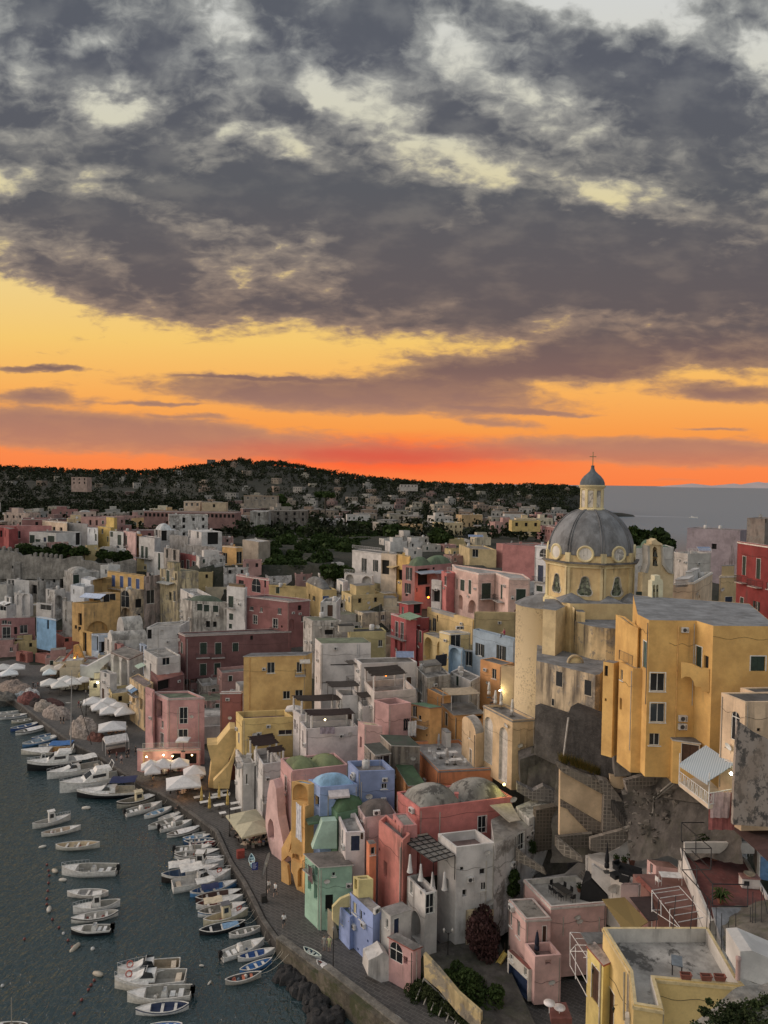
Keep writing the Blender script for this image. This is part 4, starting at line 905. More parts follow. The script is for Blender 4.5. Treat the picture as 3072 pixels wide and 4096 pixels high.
# traced houses: name|region|colour|roof outline|depth|base|options|features|label
DATA='''
house|M|7d92c4|1198 218 1368 374 1430 338|Y77.1@1|z1.52|d=.1 par=.02 r=85807c cl=0|w 1232 338 .8 1.3;w 1278 388 .5 1.1;w 1173 478 .5 1.5;w 1220 540 .4 1;v 1258 640;v 1303 377;v 1330 580;K 1385 345;u 1420 420 5|lavender blue two storey house at the quay with a wavy grey roof edge
house|M|7d92c4|1118 322 1197 402 1262 372|Y80@1|z1.52|d=.1 par=.5 r=8aa09a cl=0|w 1140 440 .3 .5|low lavender blue terrace wing beside the blue quay house
house|M|84ad95|868 -55 974 36 1215 20|Y83.5@1|z1.52|d=.15 par=.02 lip=.25 r=6d655e cl=0|d 950 52 .7 1.1;d 900 150 .8 1.7;d 945 215 .8 1.8;w 1078 88 .4 .5;d 1045 300 .9 2;B 905 60 1.6 .6;u 985 250 4|mint green quay house with a flat grey overhanging roof and dark doorway
house|I|c8953f|676 470 775 602 888 560|Y91@1|z1.52|d=.25 par=.5 r=77726c|w 720 740 .6 1.5;d 757 795 .5 1.6;E 745 560 .7 .9;w 745 870 .5 .9|ochre quay house with white laundry hanging from its roof terrace
house|I|c28a85|595 245 680 337 1092 292|Y100@1|z1.52|d=.25 par=.25 r=6f7a4c rs=.15 cl=0|D 632 435 .8 2.2;w 632 620 .6 1.6;V .03 .05 .45 .9 1.15 6c7848;V .52 .05 .92 .9 1.1 6c7848;B 622 500 1.6 .7|pale pink house with two mossy green domes beside the outside staircase
house|I|7689b2|1088 264 1166 342 1436 332|Y92@1|z4|d=.2 par=.7 r=857b74|w 1358 452 .7 .7;u 1190 420 4;K 1135 385;p 1245 520|dull blue house with a walled roof terrace between green and orange roofs
house|I|7e95bf|800 400 886 458 1162 436|Y90.6@1|z4|d=.2 par=.1 r=78a3c2 rs=.15 cl=0|V .02 .05 .95 .9 1.25 78a9cc;M 1020 478 2.6 .9 b5aaa8;u 945 520 3;d 860 560 1.2 1.4;v 1000 545|pale blue house under a bright sky blue dome
house|I|c8953f|676 416 800 440 872 428|Y91.5@1|z6|d=.3 par=.1 r=78a3c2 rs=.2 cl=0|A 752 490 2.4 2.2|ochre loggia with an open arch beside the sky blue dome
house|I|4f7355|950 580 1012 655 1250 600|Y89@1|z4|d=.3 par=.05 r=43633f rs=.2 cl=0|V .02 .02 .9 .95 1.4 46683f|house with a dark green dome behind the white terrace with red chair
house|I|bf9c97|1158 592 1215 682 1452 657|Y87.5@1|z2|d=.25 par=.05 r=6f635b cl=0|V .02 .02 .98 .95 1.3 6b5f58;w 1195 640 .5 .8;u 1240 760 3;K 1300 640|pinkish house with a brown weathered dome and small white dormer
house|I|b9afad|1012 652 1074 792 1216 786|Y85@1|z2|d=.15 par=.5 r=9a958f cl=0|k 1145 872 1.0 1.8;k 1052 832 .5 1.9;n 1195 720 .3 .8|white house with navy shutters and a small open roof terrace with a table
house|M|c4b269|1222 100 1262 130 1370 122|Y80@1|z1.52|d=.25 par=.2 r=8a7f70 cl=0|d 1240 160 .5 1.2;a 1238 110 .4 .8|small pale yellow house squeezed behind the blue and the mint houses
house|I|c86f3f|1228 850 1250 880 1300 872|Y83@1|z3|d=.3 par=.02 r=85807a cl=0|w 1275 930 .5 .9|narrow orange house end between white and salmon walls
house|J|bf6860|163 492 328 616 1012 528|Y85@1|z7|d=.3 par=.15 r=8d8a80 rs=.9 cl=0|V .02 .04 .47 .92 1.8 8b887e;V .5 .04 .97 .92 1.8 8b887e;D 790 735 1.1 2.1;w 232 690 .9 1.1;K 280 625;u 478 640 3;p 1030 540;c 600 560 .4 .9|rose red house with two big grey streaked domes above its terrace
house|J|c0706a|132 655 205 745 312 738|Y82.5@1|z7|d=.3 par=.05 r=8c857c cl=0|w 182 785 .9 1.1;d 150 730 .5 1|small red lean-to room with grey roof on the salmon house
house|J|c47264|28 705 206 850 260 800|Y80.5@1|z1.52|d=.35 par=.6 r=77716b cl=0|d 75 1065 .8 1.9;v 15 900;u 190 900 7|tall salmon house with long leaning sea wall facade and one dark window
house|J|b7b4b0|465 800 600 902 885 868|Y79@1|z1.52|d=.3 par=1.0 r=7a5c55 cl=0|v 790 1080 .6 .6;v 640 1060 .4 .4;u 820 1000 5;d 660 1240 .5 .8;w 800 1190 .6 .9;K 700 1130;p 840 1300;d 530 1180 .6 1.5;G 745 1650 1 2|large white house with a brown walled roof terrace in front of the red domed house
house|N|aeaba6|330 100 462 232 552 210|Y77@1|z1.52|d=.35 par=.9 r=6a5550 cl=0|w 362 125 .6 1.4;D 497 292 1.0 2.2;A 395 470 1.9 3.2;d 432 225 .5 .4|white house with an arched porch and a corner terrace under the glass pergola
house|N|b1aea8|140 345 208 398 358 352|Y76@1|z1.52|d=.2 par=.02 r=8f8b86 lip=.12 cl=0|w 180 450 .4 1;k 250 478 .6 1.9|small white house with navy door between the blue house and the pink kiosk
house|N|c68d88|195 555 374 648 432 626|Y73@1|z1.52|d=.25 par=.02 lip=.18 r=85817c cl=0 t=8c4a3c|a 235 640 1.7 2.0;d 318 722 .5 .8;u 398 660 4|small pink house with terracotta edged roof and a white shell awning at the quay
house|N|b5a277|762 352 905 360 968 345|Y79@0|z2.9|d=.75 par=.1 r=6b6763|u 915 360 4|cream stained annex with a grey roof behind the garden with the flowering tree
house|J|b4b1ad|882 886 1040 800 1165 742|Y79.4@0|z3|d=.5 par=.02 r=8a857c cl=0|D 1078 860 1.1 2;v 1130 830 .5 .4;v 1120 860 .3 .3|white wall with broken stone edge and a white door with blue arch pattern
house|J|bdbab4|1040 600 1135 692 1340 600|z14.6|z6|d=.6 par=.02 r=a8a49a rs=.8 cl=0||white cube house with curved parapet wall beside the stone lattice wall
house|J|d2793a|260 120 470 333 868 314|Y98@1|z6|d=.2 par=.45 r=9b9a98 rs=.1 t=7e7c79 cl=0|w 308 325 .5 1.1;u 385 310 4 b0623a;v 320 250;H .62 .82 .72 .98 2.2 b5b2ae;K 310 370|bright orange house with a grey dining terrace on its roof
house|J|cd8640|148 292 248 452 375 452|Y94@1|z4|d=.3 par=.02 lip=.12 r=41603c rs=.2 cl=0|d 170 395 .5 1.1;d 188 405 .3 .9;d 232 455 .7 1.8|low orange house with a dark green tin roof below the dining terrace
tower_house|F|bfa172|800 866 1015 976 1182 966|Y92@1|z13.5|d=.15 par=.35 r=7c7a78 t=77736c cl=0|N 945 1232 1.9 7.2 b3aca1;N 836 1125 2.0 6.3 b3aca1;u 1070 1040 5 b3945f;u 1115 1040 6 b3945f|tall beige terrace tower with two high white arches lit from below
house|F|c2a069|642 985 742 1082 802 1066|Y97@1|z8|d=.3 par=.02 r=a5a098 cl=0|w 700 1085 .4 1;v 685 1110;D 705 1245 .7 2;R .0 .0 1 1 1.3 a5a098;u 738 1090 5 2a2826|narrow cream house with a barrel vaulted roof leaning on the beige tower
house|F|c78c3b|495 862 586 940 800 930|Y107@1|z8|d=.15 par=.02 lip=.3 r=6e6c6a t=8b8680 cl=0|g 527 973 .8 2;u 600 960 4 7c5a30;d 745 960 2 .6;P .02 .3 .95 .98 2.6 a89578 b8b6b2|yellow orange house with railed roof terrace under a cream reed canopy
house|F|c88a3c|380 742 496 802 560 795|Y112@1|z8|d=.15 par=.1 r=77756f cl=0|u 465 805 2|upper yellow orange block left of the reed canopy terrace
house|F|c88f40|268 862 405 892 492 885|Y106@1|z8|d=.2 par=.02 lip=.2 r=4f7555 t=8c5a48 rs=.2 cl=0|w 292 905 .8 1.7;w 330 960 .5 .7;B 260 1000 3 1;v 380 1090|orange yellow house with a small green roof and curved laundry balcony
house|F|a8a39a|298 585 382 668 556 640|Y116@1|z12|d=.6 par=.15 r=857f76 rs=.9|w 340 732 1.3 2;H .15 .45 .85 .95 1.0 a39f98 6e6a62|weathered pale grey house with flaking concrete roof and a square window
house|F|b8b4ae|556 622 706 692 776 656|Y118@1|z12|d=.4 par=.15 r=79746c rs=.8|g 607 690 .9 1.7;w 570 600 .5 .5|low white house with green door and small outside steps by the orange house
house|F|cc8a40|777 530 932 573 1027 556|Y119@1|z12|d=.15 par=.1 r=6c6862 cl=0|w 878 637 1.0 1.7|small orange cube house with one white framed window beside the round apse
house|F|b79d70|930 576 1027 592 1060 585|Y113@0|z14|d=.2 par=.7 r=6c6862 cl=0||beige angular stair housing against the round apse
house|E|cf9c48|322 512 778 500 826 478|Y123@0|z10|d=.08 par=.02 lip=.15 r=66676a cl=0|w 523 592 1.3 1.9;w 732 588 .9 1.8;w 638 793 1.2 1.4;w 730 785 1.3 1.4;u 368 520 9 c08a3a;B 775 640 1.8 1.2;M 772 530 1.8 1.2 b5aa9a .3|big plain ochre house with grey roof above the laundry terrace
terrace_house|E|c9a552|265 915 316 968 686 952|Y117@1|z1.52|d=.3 par=.9 r=7d5a50 cl=0|b 287 1110 .6 1.7;w 640 1068 2.2 .8;K 435 1078;p 405 1082|yellow garden terrace house with blue and purple laundry on its wall
house|E|b9b3af|848 372 896 412 1260 407|Y128@1|z9|d=.12 par=.02 r=6d7658 rs=.2 cl=0|d 862 495 .6 1.7;w 858 680 .5 1.2;u 1160 420 3.5 a5a5a5;u 1175 420 3.5 a5a5a5;d 1045 570 4 .25;d 925 703 2.4 .2|tall white house with a moss green roof and steel flues right of the ochre house
house|E|b3aeaa|1140 522 1190 560 1600 548|Y117@1|z14|d=.3 par=.1 r=6f6a62 rs=.7 cl=0|n 1540 700 .8 1.8;s 1510 525 3;B 1135 690 2 1.4 b5b2ae;M 1135 545 2.4 1.4 4a443e 0 1|white house with blue solar panel on a mossy roof behind the reed pergola
terrace_house|E|b8aea6|1212 690 1285 772 1592 748|Y108@1|z9|d=.15 par=1.0 r=9a8f85 cl=0|P .02 .12 .75 .95 3.3 3b322b|cream terrace with white columns and a curved dark reed pergola with orange lantern
house|E|b6b2ae|1003 752 1050 800 1180 795|Y112@1|z9|d=.15 par=.9 r=9a958f cl=0|P -.5 .1 .9 .95 2.3 413a34 55504a;w 1012 820 .3 .8|small white terrace with dark reed shade and a metal chair
house|E|b6b2ae|1165 838 1200 880 1282 868|Y109@1|z8|d=.15 par=.9 r=9a958f cl=0|P .0 .1 .95 .95 2.3 413a34 55504a;k 1188 935 .5 1.8|small white corner terrace with a dark blue window and flat dark shade
terrace_house|E|b8b1ae|688 900 742 938 1128 925|Y111@1|z3|d=.1 par=.8 r=a09a95 cl=0|P .05 .2 .8 1.3 2.8 3a302a;E 700 1010 .8 1.6;n 1145 975 .9 2;N 716 1040 .6 1.6|white house with upper brown reed pergola and a cream parasol behind
terrace_house|E|bcb4b1|738 988 782 1042 1165 1024|Y107@1|z3|d=.12 par=.9 r=a09a95 cl=0|P .12 .15 .92 .95 2.7 3a2c28;A 758 1115 .7 2.6;N 760 1010 .3 .5|white house with striped towel over the wall below its dark red brown pergola
house|E|b98580|1283 828 1392 866 1557 848|Y104@1|z9|d=.15 par=.9 r=4f5a3c cl=0||dusty pink walled roof terrace left of the orange laundry balcony
house|E|c09088|1165 985 1212 1012 1345 1025|Y103@1|z5|d=.3 par=.05 r=b0a078 cl=0|d 1185 1140 .6 1.6;w 1190 1100 .5 1.2|pinkish slanting house end with white iron window cage
house|I|8a8074|1213 148 1292 226 1406 212|Y97@1|z7|d=.85 par=.02 lip=.1 r=4c4f47 cl=0|w 1360 282 1.9 2;d 1255 235 .5 1.2;d 1285 270 .4 1.2|stained brown shed house with dark roof and a wide glazed door
house|I|8d8272|1330 78 1412 155 1622 162|Y101@1|z7|d=.9 par=.02 lip=.08 r=3c4a3c rs=.7 cl=0||crumbling stained house with blackish green roof next to the orange house
house|I|b6b3ae|262 180 318 288 402 280|Y113@1|z1.52|d=.3 par=.05 r=8d8982|w 288 240 .5 1.4;D 290 350 .7 1.8;w 312 360 .4 1.2;D 268 330 .5 1.6;B 310 300 2 1;w 345 400 .3 1.6|narrow white quay house with balconies right of the slanting yellow wall
terrace_house|I|b6b2af|398 180 462 290 606 270|Y109@1|z1.52|d=.2 par=.9 r=a09a95 cl=0|P -.1 .5 .95 1.2 2.6 35241f;P .5 .1 1.1 .45 2.3 35241f;A 425 330 .8 2.6;A 420 470 .9 2.6;w 452 350 .4 1.2;D 452 590 .7 2;B 470 560 2 1|white quay house with arches and two brown red pergolas on its terraces
house|E|8e5248|150 772 300 770 314 762|Y124@0|z1.52|d=.45 par=.4 r=a39a92 t=b5b1ab cl=0|d 300 860 .3 .8|narrow brick red house with white roof terrace edge behind the pink quay house
house|D|bf827e|1130 768 1242 818 1508 810|Y130@1|z1.52|d=.15 par=.35 r=5d6b50 t=a59a94 cl=0|E 1175 895 2.2 3.3;D 1353 945 1.4 3;w 1198 1010 .9 1.3;D 1195 1125 1.2 2.6;D 1350 1095 1.6 2.4;u 1310 900 7;u 1465 850 8|pink quay building with arched restaurant front and a white parasol in its corner balcony
house|D|bf827e|1072 736 1128 760 1140 755|Y132@1|z1.52|d=.15 par=.1 r=7c756f cl=0||tall thin pink side wall at the left corner of the pink restaurant building
house|H|c58480|1012 172 1052 182 1478 172|Y127@1|z1.52|d=.2 par=.12 r=8c837c cl=0 t=9b918b|A 1080 240 1.7 2.6 d9b878;A 1205 235 3.4 2.6 d9b878;d 1420 250 2.6 2;r 1250 172 16;d 1300 250 1.5 2|pink ground floor of the quay restaurant with two lit arches and lamps
palace|D|774a48|1314 330 1366 352 2146 320|Y162@1|z8|d=.3 par=.25 r=6b6662 t=a29c94 cl=0|G 1340 445 .9 2.6;G 1500 450 1.5 2.7;G 1609 450 1.4 2.7;G 1736 440 1.3 2;G 1498 605 1.4 2.7;G 1603 600 1.4 2.7;B 1498 515 3 .8;B 1609 515 3 .8;B 1490 690 2.6 .8;u 1380 380 18 b5b0a8;v 1855 370 .6 1|large dark rose palace with tall dark green shutters and a white cornice
house|E|8c524f|338 62 656 100 814 88|Y168@1|z14|d=.15 par=.35 r=7f7b76 t=b3aba4|w 380 155 1.2 1;w 452 165 .8 1.1;w 587 175 1.1 1.5;D 407 237 1.3 2.2;D 555 265 1.5 2.3;N 663 275 1.2 2.6;v 603 288 .5 .5;D 553 368 1.2 2;B 555 325 2.4 .7;w 760 230 .8 1.4;d 735 150 .9 1.2;d 745 270 1.6 1.8|rose red house with white band, small balcony and shuttered windows in mid town
house|E|b0aba1|-150 80 -60 100 204 108|Y180@1|z12|d=.85 par=.1 r=4a5848 rs=.3|g -2 145 1.4 1.7;g 48 152 1.4 1.7;g 115 157 1.4 1.7;d 58 270 1.1 1.6;d 108 272 1 1.4;V .2 .1 .95 .9 1.4 4a5b48|stained whitish house with green shutters and a mossy green roof
house|E|b9b6b3|198 -12 335 2 348 -4|Y176@0|z12|d=.2 par=.9 r=6c5c45 cl=0|G 228 105 1.6 2.8;g 230 215 1.3 1.6;g 225 285 1 1.2;B 230 150 2.6 .8;H .05 .1 .95 .9 1.4 7a6548|tall narrow white house with green door balcony left of the rose house
house|E|a89a62|1088 302 1110 328 1373 320|Y137@1|z14|d=.25 par=.15 r=34332f rs=.6|w 1330 412 .8 1.3;H -.3 .2 .1 .7 1.2 9a9488|olive yellow house with a black tar roof and one small window
house|E|aaa69f|762 214 832 246 1045 244|Y142@1|z14|d=.75 par=.05 r=6d6f58|d 772 275 .6 1.6;d 950 330 1.6 1.0;w 975 275 .6 .9|peeling white house with low green roof behind the tall white house
house|B|b59a58|285 952 402 960 528 968|Y195@1|z15|d=.3 par=.5 r=77736c|G 340 990 1.2 1.8;w 465 1022 .9 1.3;r 350 950 9|yellow house with dark green door behind the rose red house
house|B|b59a58|525 940 632 988 724 986|Y190@1|z15|d=.3 par=.3 r=77736c|d 547 1035 1.3 1.8;o 577 1042 1 1.2;b 632 1055 1.6 2.2;V .1 .2 .9 1.2 2.4 6e6d6a;v 665 975 1.2 1.6|yellow house with a grey dome and a bright blue doorway
house|E|b5b2ad|888 110 936 104 1006 108|Y150@1|z12|d=.4 par=.3 r=77736c|n 950 170 1.2 2.4;d 905 165 .5 1.2|small white house with a dark doorway beside the yellow house
palazzo|R|b8b3ae|226 206 468 236 592 228|Y210@1|z20|d=.15 par=.12 t=9c9a96 r=77736c cl=0|o 325 335 1.4 4.2;o 420 338 2 3.4;r 350 206 16|white palazzo with grey cornice and open shutters above the wooded garden
arcade|R|b5b0aa|160 402 392 424 402 415|Y205@0|z18|d=.3 par=.3 r=9a958e cl=0|A 205 445 2.8 4;A 275 470 3.4 5.2;A 358 478 3.4 5.2;r 270 405 16|white terrace arcade with three arches below the white palazzo
house|R|b8b3ac|97 450 150 474 192 464|Y190@1|z14|d=.3 par=.15 r=9a958e cl=0|G 133 545 1.5 3.4;B 133 580 2.4 .8|white corner tower house with a green door balcony below the arcade
house|R|b1aca5|186 545 432 592 445 580|Y188@0|z14|d=.55 par=.3 r=8a857d cl=0|a 232 540 1.4 2.4;v 235 630 .4 1;v 275 660;v 308 615 .4 1.2;d 345 680 1 1.5;v 378 680 .9 1.6;w 480 600 1.6 2|long weathered white wall house with hanging white laundry
house|R|bca98f|466 236 592 246 602 240|Y202@0|z20|d=.3 par=.12 r=8a857d|d 500 350 2.6 4;E 400 370 3 2.6;d 480 355 1 3|cream house between the white palazzo and a yellow wall
house|R|c0983c|590 245 702 266 712 258|Y200@0|z18|d=.3 par=.12 r=8a857d|M 575 330 3.4 2 a8905c;E 560 400 3.4 3;A 585 510 3.6 4;d 540 585 2.4 2;K 620 475|bright yellow house with an ochre awning and dark arched window
palace|R|a76860|641 330 746 344 1046 318|Y185@1|z19|d=.12 par=.05 r=66755a rs=.2 cl=0|o 697 405 1.5 3.2;o 687 525 1.3 2.6;v 762 540 .4 1;E 820 430 4.2 4.2;M 820 380 6.4 2.2 8d939c .4;M 920 378 4.6 2.2 8d939c .4;v 902 360 .8 .6;d 855 552 1.8 2.6;V .1 .15 .5 .9 2.2 5f7352;V .5 .15 1.1 .9 2.2 5f7352;v 677 580 1 .6|salmon house with green domed roof and a doorway glowing orange
house|R|b5b1ac|884 455 968 466 976 460|Y176@0|z18|d=.25 par=.9 r=8a857d|E 900 585 2.6 3;E 955 585 1.2 3;K 925 535|white house wedged between the salmon house and the rose box
house|R|b5625e|966 380 1012 402 1083 396|Y170@1|z20|d=.15 par=.3 r=8a857d cl=0|w 1005 466 2.2 2.2;r 1025 385 6|small rose red box house with a white roof railing and one white window
house|R|c69e8e|1082 356 1278 402 1415 396 1532 442 1700 446|Y163@2|z18|d=.12 par=.25 r=9b9892 rs=.2 t=c2b5aa cl=0|n 1095 490 .6 2.6;g 1140 500 2.0 2.6;g 1202 515 1.2 3.2;G 1338 548 2.4 3.6;G 1465 556 1.2 3.2;g 1625 582 2 2.6;B 1340 610 3.6 1;B 1462 630 4 1.4;A 1125 640 2.0 3.4;A 1222 680 3.6 3.2;A 1625 705 3 .8;K 1495 505|long pale pink house with dark green doors, white domed roofs and arches below
house|R|b16d66|1422 150 1540 163 1850 158|Y235@1|z24|d=.15 par=.12 r=6c675f|v 1492 240 .4 1|plain rose block on the skyline left of the church dome
house|R|b09a67|1112 160 1200 196 1422 206|Y240@1|z24|d=.2 par=.3 r=8d8272|w 1247 227 2 2.6;s 1250 105 6;r 1200 150 8|yellowish house with a white window and a roof terrace left of the rose block
house|R|b34f50|548 730 678 772 760 776|Y148@1|z13|d=.12 par=.3 r=77706a t=b3ada6 cl=0|D 595 868 1.2 3.4;D 640 880 1.2 3.6;d 590 1000 1 2.4;d 632 1012 .9 1.8;B 597 928 6.4 1;p 600 1030;p 632 1055|coral red house with white shuttered doors over a long laundry balcony
house|R|8e3a3a|676 828 814 884 856 868|Y146@1|z13|d=.15 par=.6 r=6c5650 cl=0|g 705 895 1.2 2.6;g 752 915 1.7 3;g 790 922 .9 2.4;A 780 1052 2.6 3.2;w 708 1008 .6 .8;M 752 740 5.5 2.6 6d8a6c .5|dark red house with green shutters and a striped green awning on its terrace
house|R|a84244|614 642 690 658 802 650|Y152@1|z16|d=.15 par=.02 r=6a655f lip=.4 cl=0|w 645 718 .8 2;d 825 690 1.8 2|upper red room with an overhanging grey roof and white shed pergola
house|R|8e3a3a|790 772 858 768 866 762|Y149@0|z16|d=.15 par=.02 r=8a857d cl=0||dark red wall block at the right end of the red houses
house|R|c0a25f|848 683 1230 788 1242 782|Y140@1|z14|d=.15 par=.6 r=8f8c86 cl=0|w 870 830 1 2.4;w 905 870 1.4 5;v 932 775 .5 1.4;H .0 .4 1 .9 .6 9b9791|mustard yellow house with a pale walled roof behind the twin arches
arcade|R|c4a968|814 898 1140 1015 1225 990|Y134@1|z14|d=.2 par=.05 r=8a857d cl=0|A 858 1030 3.2 4.8;A 962 1055 3.0 4.4;w 945 1140 .9 1;v 1118 958 .5 1|light yellow lower house with two big arched balconies
house|R|c4a968|950 878 1040 900 1205 892|Y133.6@1|z18|d=.15 par=.05 t=c2bdb3 r=9a958d cl=0|w 1072 930 2 3;v 1118 958 .6 1.4;K 1100 850;K 1130 850;u 1215 860 5 b39a5c|boxy light yellow room with two air conditioners over the arches
house|R|7d9bb2|1026 1000 1142 1030 1150 1020|Y132@0|z14|d=.12 par=.02 r=8a9098 cl=0|A 1072 1120 3.0 5|sky blue painted house front with one arched loggia
house|R|8197a8|1145 1038 1222 1048 1232 1040|Y131@0|z14|d=.15 par=.02 r=8a857d cl=0|o 1190 1082 1.1 2.6|narrow grey blue house end with dark shutters between two blue fronts
house|R|8499aa|1228 864 1572 952 1620 945|Y130@0|z14|d=.12 par=.25 r=55565a cl=0|o 1285 1035 1.4 2.2;o 1462 1062 1.6 2.6;v 1272 1092 .5 .8|grey blue house with dark shutters and a person on its flat roof
house|R|a8935f|1238 724 1572 730 1590 722|Y139@0|z16|d=.2 par=.4 r=85807a cl=0||plain olive beige walled block above the grey blue house
church_annex|G|cc9834|698 197 782 240 935 243 1130 244 1256 282 1720 286|z40|z24.6|back=4,13 d=.06 par=.02 r=7d8082 rs=.1 cl=0|t 752 495 .9 2.6;W 845 700 1.35 1.75;W 845 925 1.35 1.85;w 822 1120 1 1.2;g 1140 512 .9 2.1;v 1203 550 .7 1.2;g 1585 562 1.35 1.4;K 1025 960;K 1022 1020;u 997 285 14 c8963a;u 1112 500 .1|tall golden yellow parish house with white framed windows right of the church
church_annex|G|cc9834|640 278 700 298 712 295|Y73@0|z30|d=.06 par=.1 r=7d8082 cl=0||upper stair block of the yellow parish house beside the stained nave
church_annex|G|cc9834|562 546 664 596 786 602|Y71.2@1|z24.4|d=.06 par=.06 r=8f8578 cl=0|w 580 645 .45 1.1;d 573 858 .45 1.2;r 600 548 2.6 6c5a44|yellow lower wing with a railed terrace and green terrace door
church_annex|G|cc9834|445 545 522 560 566 545|Y74@1|z24.8|d=.08 par=.02 r=8f8b86 cl=0|v 465 615 .4 1.1;v 462 828 .2 .3|slim yellow buttress tower at the left end of the parish house
church_annex|G|cc9834|920 1092 960 1130 1160 1158|Y69@1|z24.3|d=.06 par=.02 r=6d6a66 lip=.08 cl=0|n 1085 1215 1.5 2|low rounded yellow porch with a grey roof at the foot of the parish house
house|G|c0a37e|1315 774 1492 844 1900 840|Y60@1|z24|d=.2 par=.08 r=55524e cl=0|a 1418 1022 1.0 2.5;v 1590 1050 .3 .3|cream house with a white arched window right of the balcony with the awning
house|G|c0a37e|1455 738 1560 776 1800 770|Y63@1|z30|d=.2 par=.1 r=55524e cl=0||small upper block behind the cream house with arched window
house|O|c2a455|452 494 640 795 668 1042 885 1078 823 848 1490 908 1432 852 1226 493|z20|z4|back=.0,.3 d=.25 par=1.05 r=a39e95 rs=.9 t=b8a26a cl=0|n 500 1095 1.1 3.2|yellow house with a large stained white roof terrace holding a table and planters
house|O|c9ad4e|328 625 446 765 500 740|Y51@1|z6|d=.2 par=.02 r=a08f86 lip=.1 t=8a4334 cl=0|n 385 900 1.0 2.6;u 430 745 5|narrow yellow side wing with red roof tiles and brown shutters
house|N|c4948a|1190 122 1390 325 1800 291|Y75@1|z2|d=.15 par=.55 r=9e9a92 rs=.15 t=b3aca4 cl=0|u 1480 400 2;u 1745 400 2|pink house with a long tiled roof terrace set with dark table and chairs
house|N|c4948a|1080 270 1204 416 1388 405|Y73.5@1|z2|d=.15 par=.05 r=827c72 rs=.95 t=ab9f96 cl=0|w 1094 420 .6 1.5;w 1150 490 .7 1.8;n 1340 560 .4 2.6;K 1110 330|pink lower wing with blotchy grey roof and white shuttered windows
house|N|c4948a|1196 595 1272 695 1466 680|Y71@1|z2|d=.15 par=.8 r=8c6a60 cl=0|d 1370 735 .6 .5|pink balcony block with a folded dark parasol and grey coping
house|N|b8b0a4|1070 645 1225 790 1262 785|Y71.5@1|z2|d=.2 par=.02 r=8a4334 cl=0|d 1145 905 3.0 2.0 1f3354;w 1200 800 .4 .8;w 1098 660 .6 .6|cream ground floor front with wide dark blue windows and a white dish
house|O|b9b4ad|1000 -134 1236 432 1720 345|z18|z8|d=.15 par=.35 r=7b3f38 rs=.3 cl=0|b 1072 400 .7 1.9;b 1135 430 .5 1.6|long white house wall with blue doors below a terracotta coloured terrace
house|O|b9958c|575 165 700 165 720 150|Y64@0|z8|d=.2 par=.02 r=8a6a60 cl=0|n 712 210 .4 1.4|small pink room with a white dish beside the covered black barbecue
house|K|c08f86|768 990 835 1040 1000 1060|Y70@1|z8|d=.2 par=.02 r=9b6a58 cl=0|w 798 1060 .4 1|tiny pink rooftop cabin with a terracotta roof and white table in front
house|S|955f5d|-60 484 215 480 388 470|Y210@1|z1.52|d=.3 par=.3 r=77706a|w 48 522 1.4 1.2;w 105 530 1 1;D 70 640 2.2 3.4;d 172 615 .9 2.2;w 245 600 2 2.4;n 160 790 1.6 4;A 250 750 4.5 5;B 80 700 9 1|long dusty rose house at the left end of the harbour with an arched passage
house|S|6f9fc4|404 452 440 462 620 490|Y206@1|z4|d=.1 par=.12 t=c4cdd2 r=9a9a98 cl=0|v 530 548 .9 2.6;d 420 575 .8 3|sky blue house with a white rim beside terracotta terraces
house|S|9a5c50|176 845 302 865 366 852|Y200@1|z1.52|d=.2 par=.6 r=8a5248 cl=0|A 250 950 2.4 2.6|low terracotta terrace block with an arched opening behind the parasols
house|S|9a5c50|390 862 500 882 622 876|Y199@1|z1.52|d=.2 par=.6 r=8c8a86 cl=0|A 545 960 4 1.6|second low terracotta terrace block beside the outside stairs
house|S|9c5548|560 618 714 692 876 680|Y204@1|z1.52|d=.3 par=.5 r=77605a|d 700 780 1 1.6;v 720 720 1 1|tall terracotta house with a cluttered roof terrace
house|S|b98f45|796 302 930 320 1330 288|Y197@1|z8|d=.45 par=.5 r=6f6a5c|d 885 490 1.5 3.4;v 838 575 1 1;A 1075 570 5.6 3;A 1238 555 4.8 3;E 1185 455 4 3.4;v 880 600 1.2 1.4|broad golden ochre house with wide low arches above the white roofs
house|S|b98f45|985 200 1140 210 1330 195|Y203@1|z16|d=.3 par=.1 r=8a857c cl=0|E 1085 255 4.6 4;w 1178 248 3.4 4;M 1060 205 7 2.6 a3b0cc .8;d 1300 258 1 2.6|upper golden ochre room with striped blue white awnings
house|P|b89245|1188 1066 1592 1118 1605 1106|Y225@0|z18|d=.2 par=.12 r=5c5a52|b 1255 1172 1.7 3.6;b 1345 1182 1.7 3.6;b 1433 1197 1.7 3.6;b 1523 1218 1.7 3.8;B 1340 1262 22 1.4 ac9a80;w 1250 1110 1 .3|yellow house with four blue doors on one long balcony
house|P|ab8a48|1028 1165 1130 1138 1228 1132|Y222@1|z18|d=.3 par=.1 r=77705c cl=0|r 1180 1190 5 2a2826|small mustard block left of the blue door balcony
house|P|b4b8bc|898 1142 1000 1165 1074 1140|Y218@1|z14|d=.1 par=.1 r=b0b2b2 cl=0||bright white cube house left of the mustard block
house|P|b4b8bc|780 1215 930 1240 1040 1215|Y212@1|z14|d=.2 par=.6 r=9a9a9a|w 815 1290 .8 1.4|white house with a curved roof wall below the bright cube
house|S|bda988|1335 150 1495 168 1592 160|Y210@1|z8|d=.7 par=.5 r=8a857c|a 1372 262 3.4 5;a 1455 290 3 5;d 1515 315 1.8 2.6;a 1455 462 2.8 6.4;A 1385 455 4 5;v 1560 330 1 1.4;v 1540 460 .8 1.6|weathered cream house with tall arched windows below the four blue doors
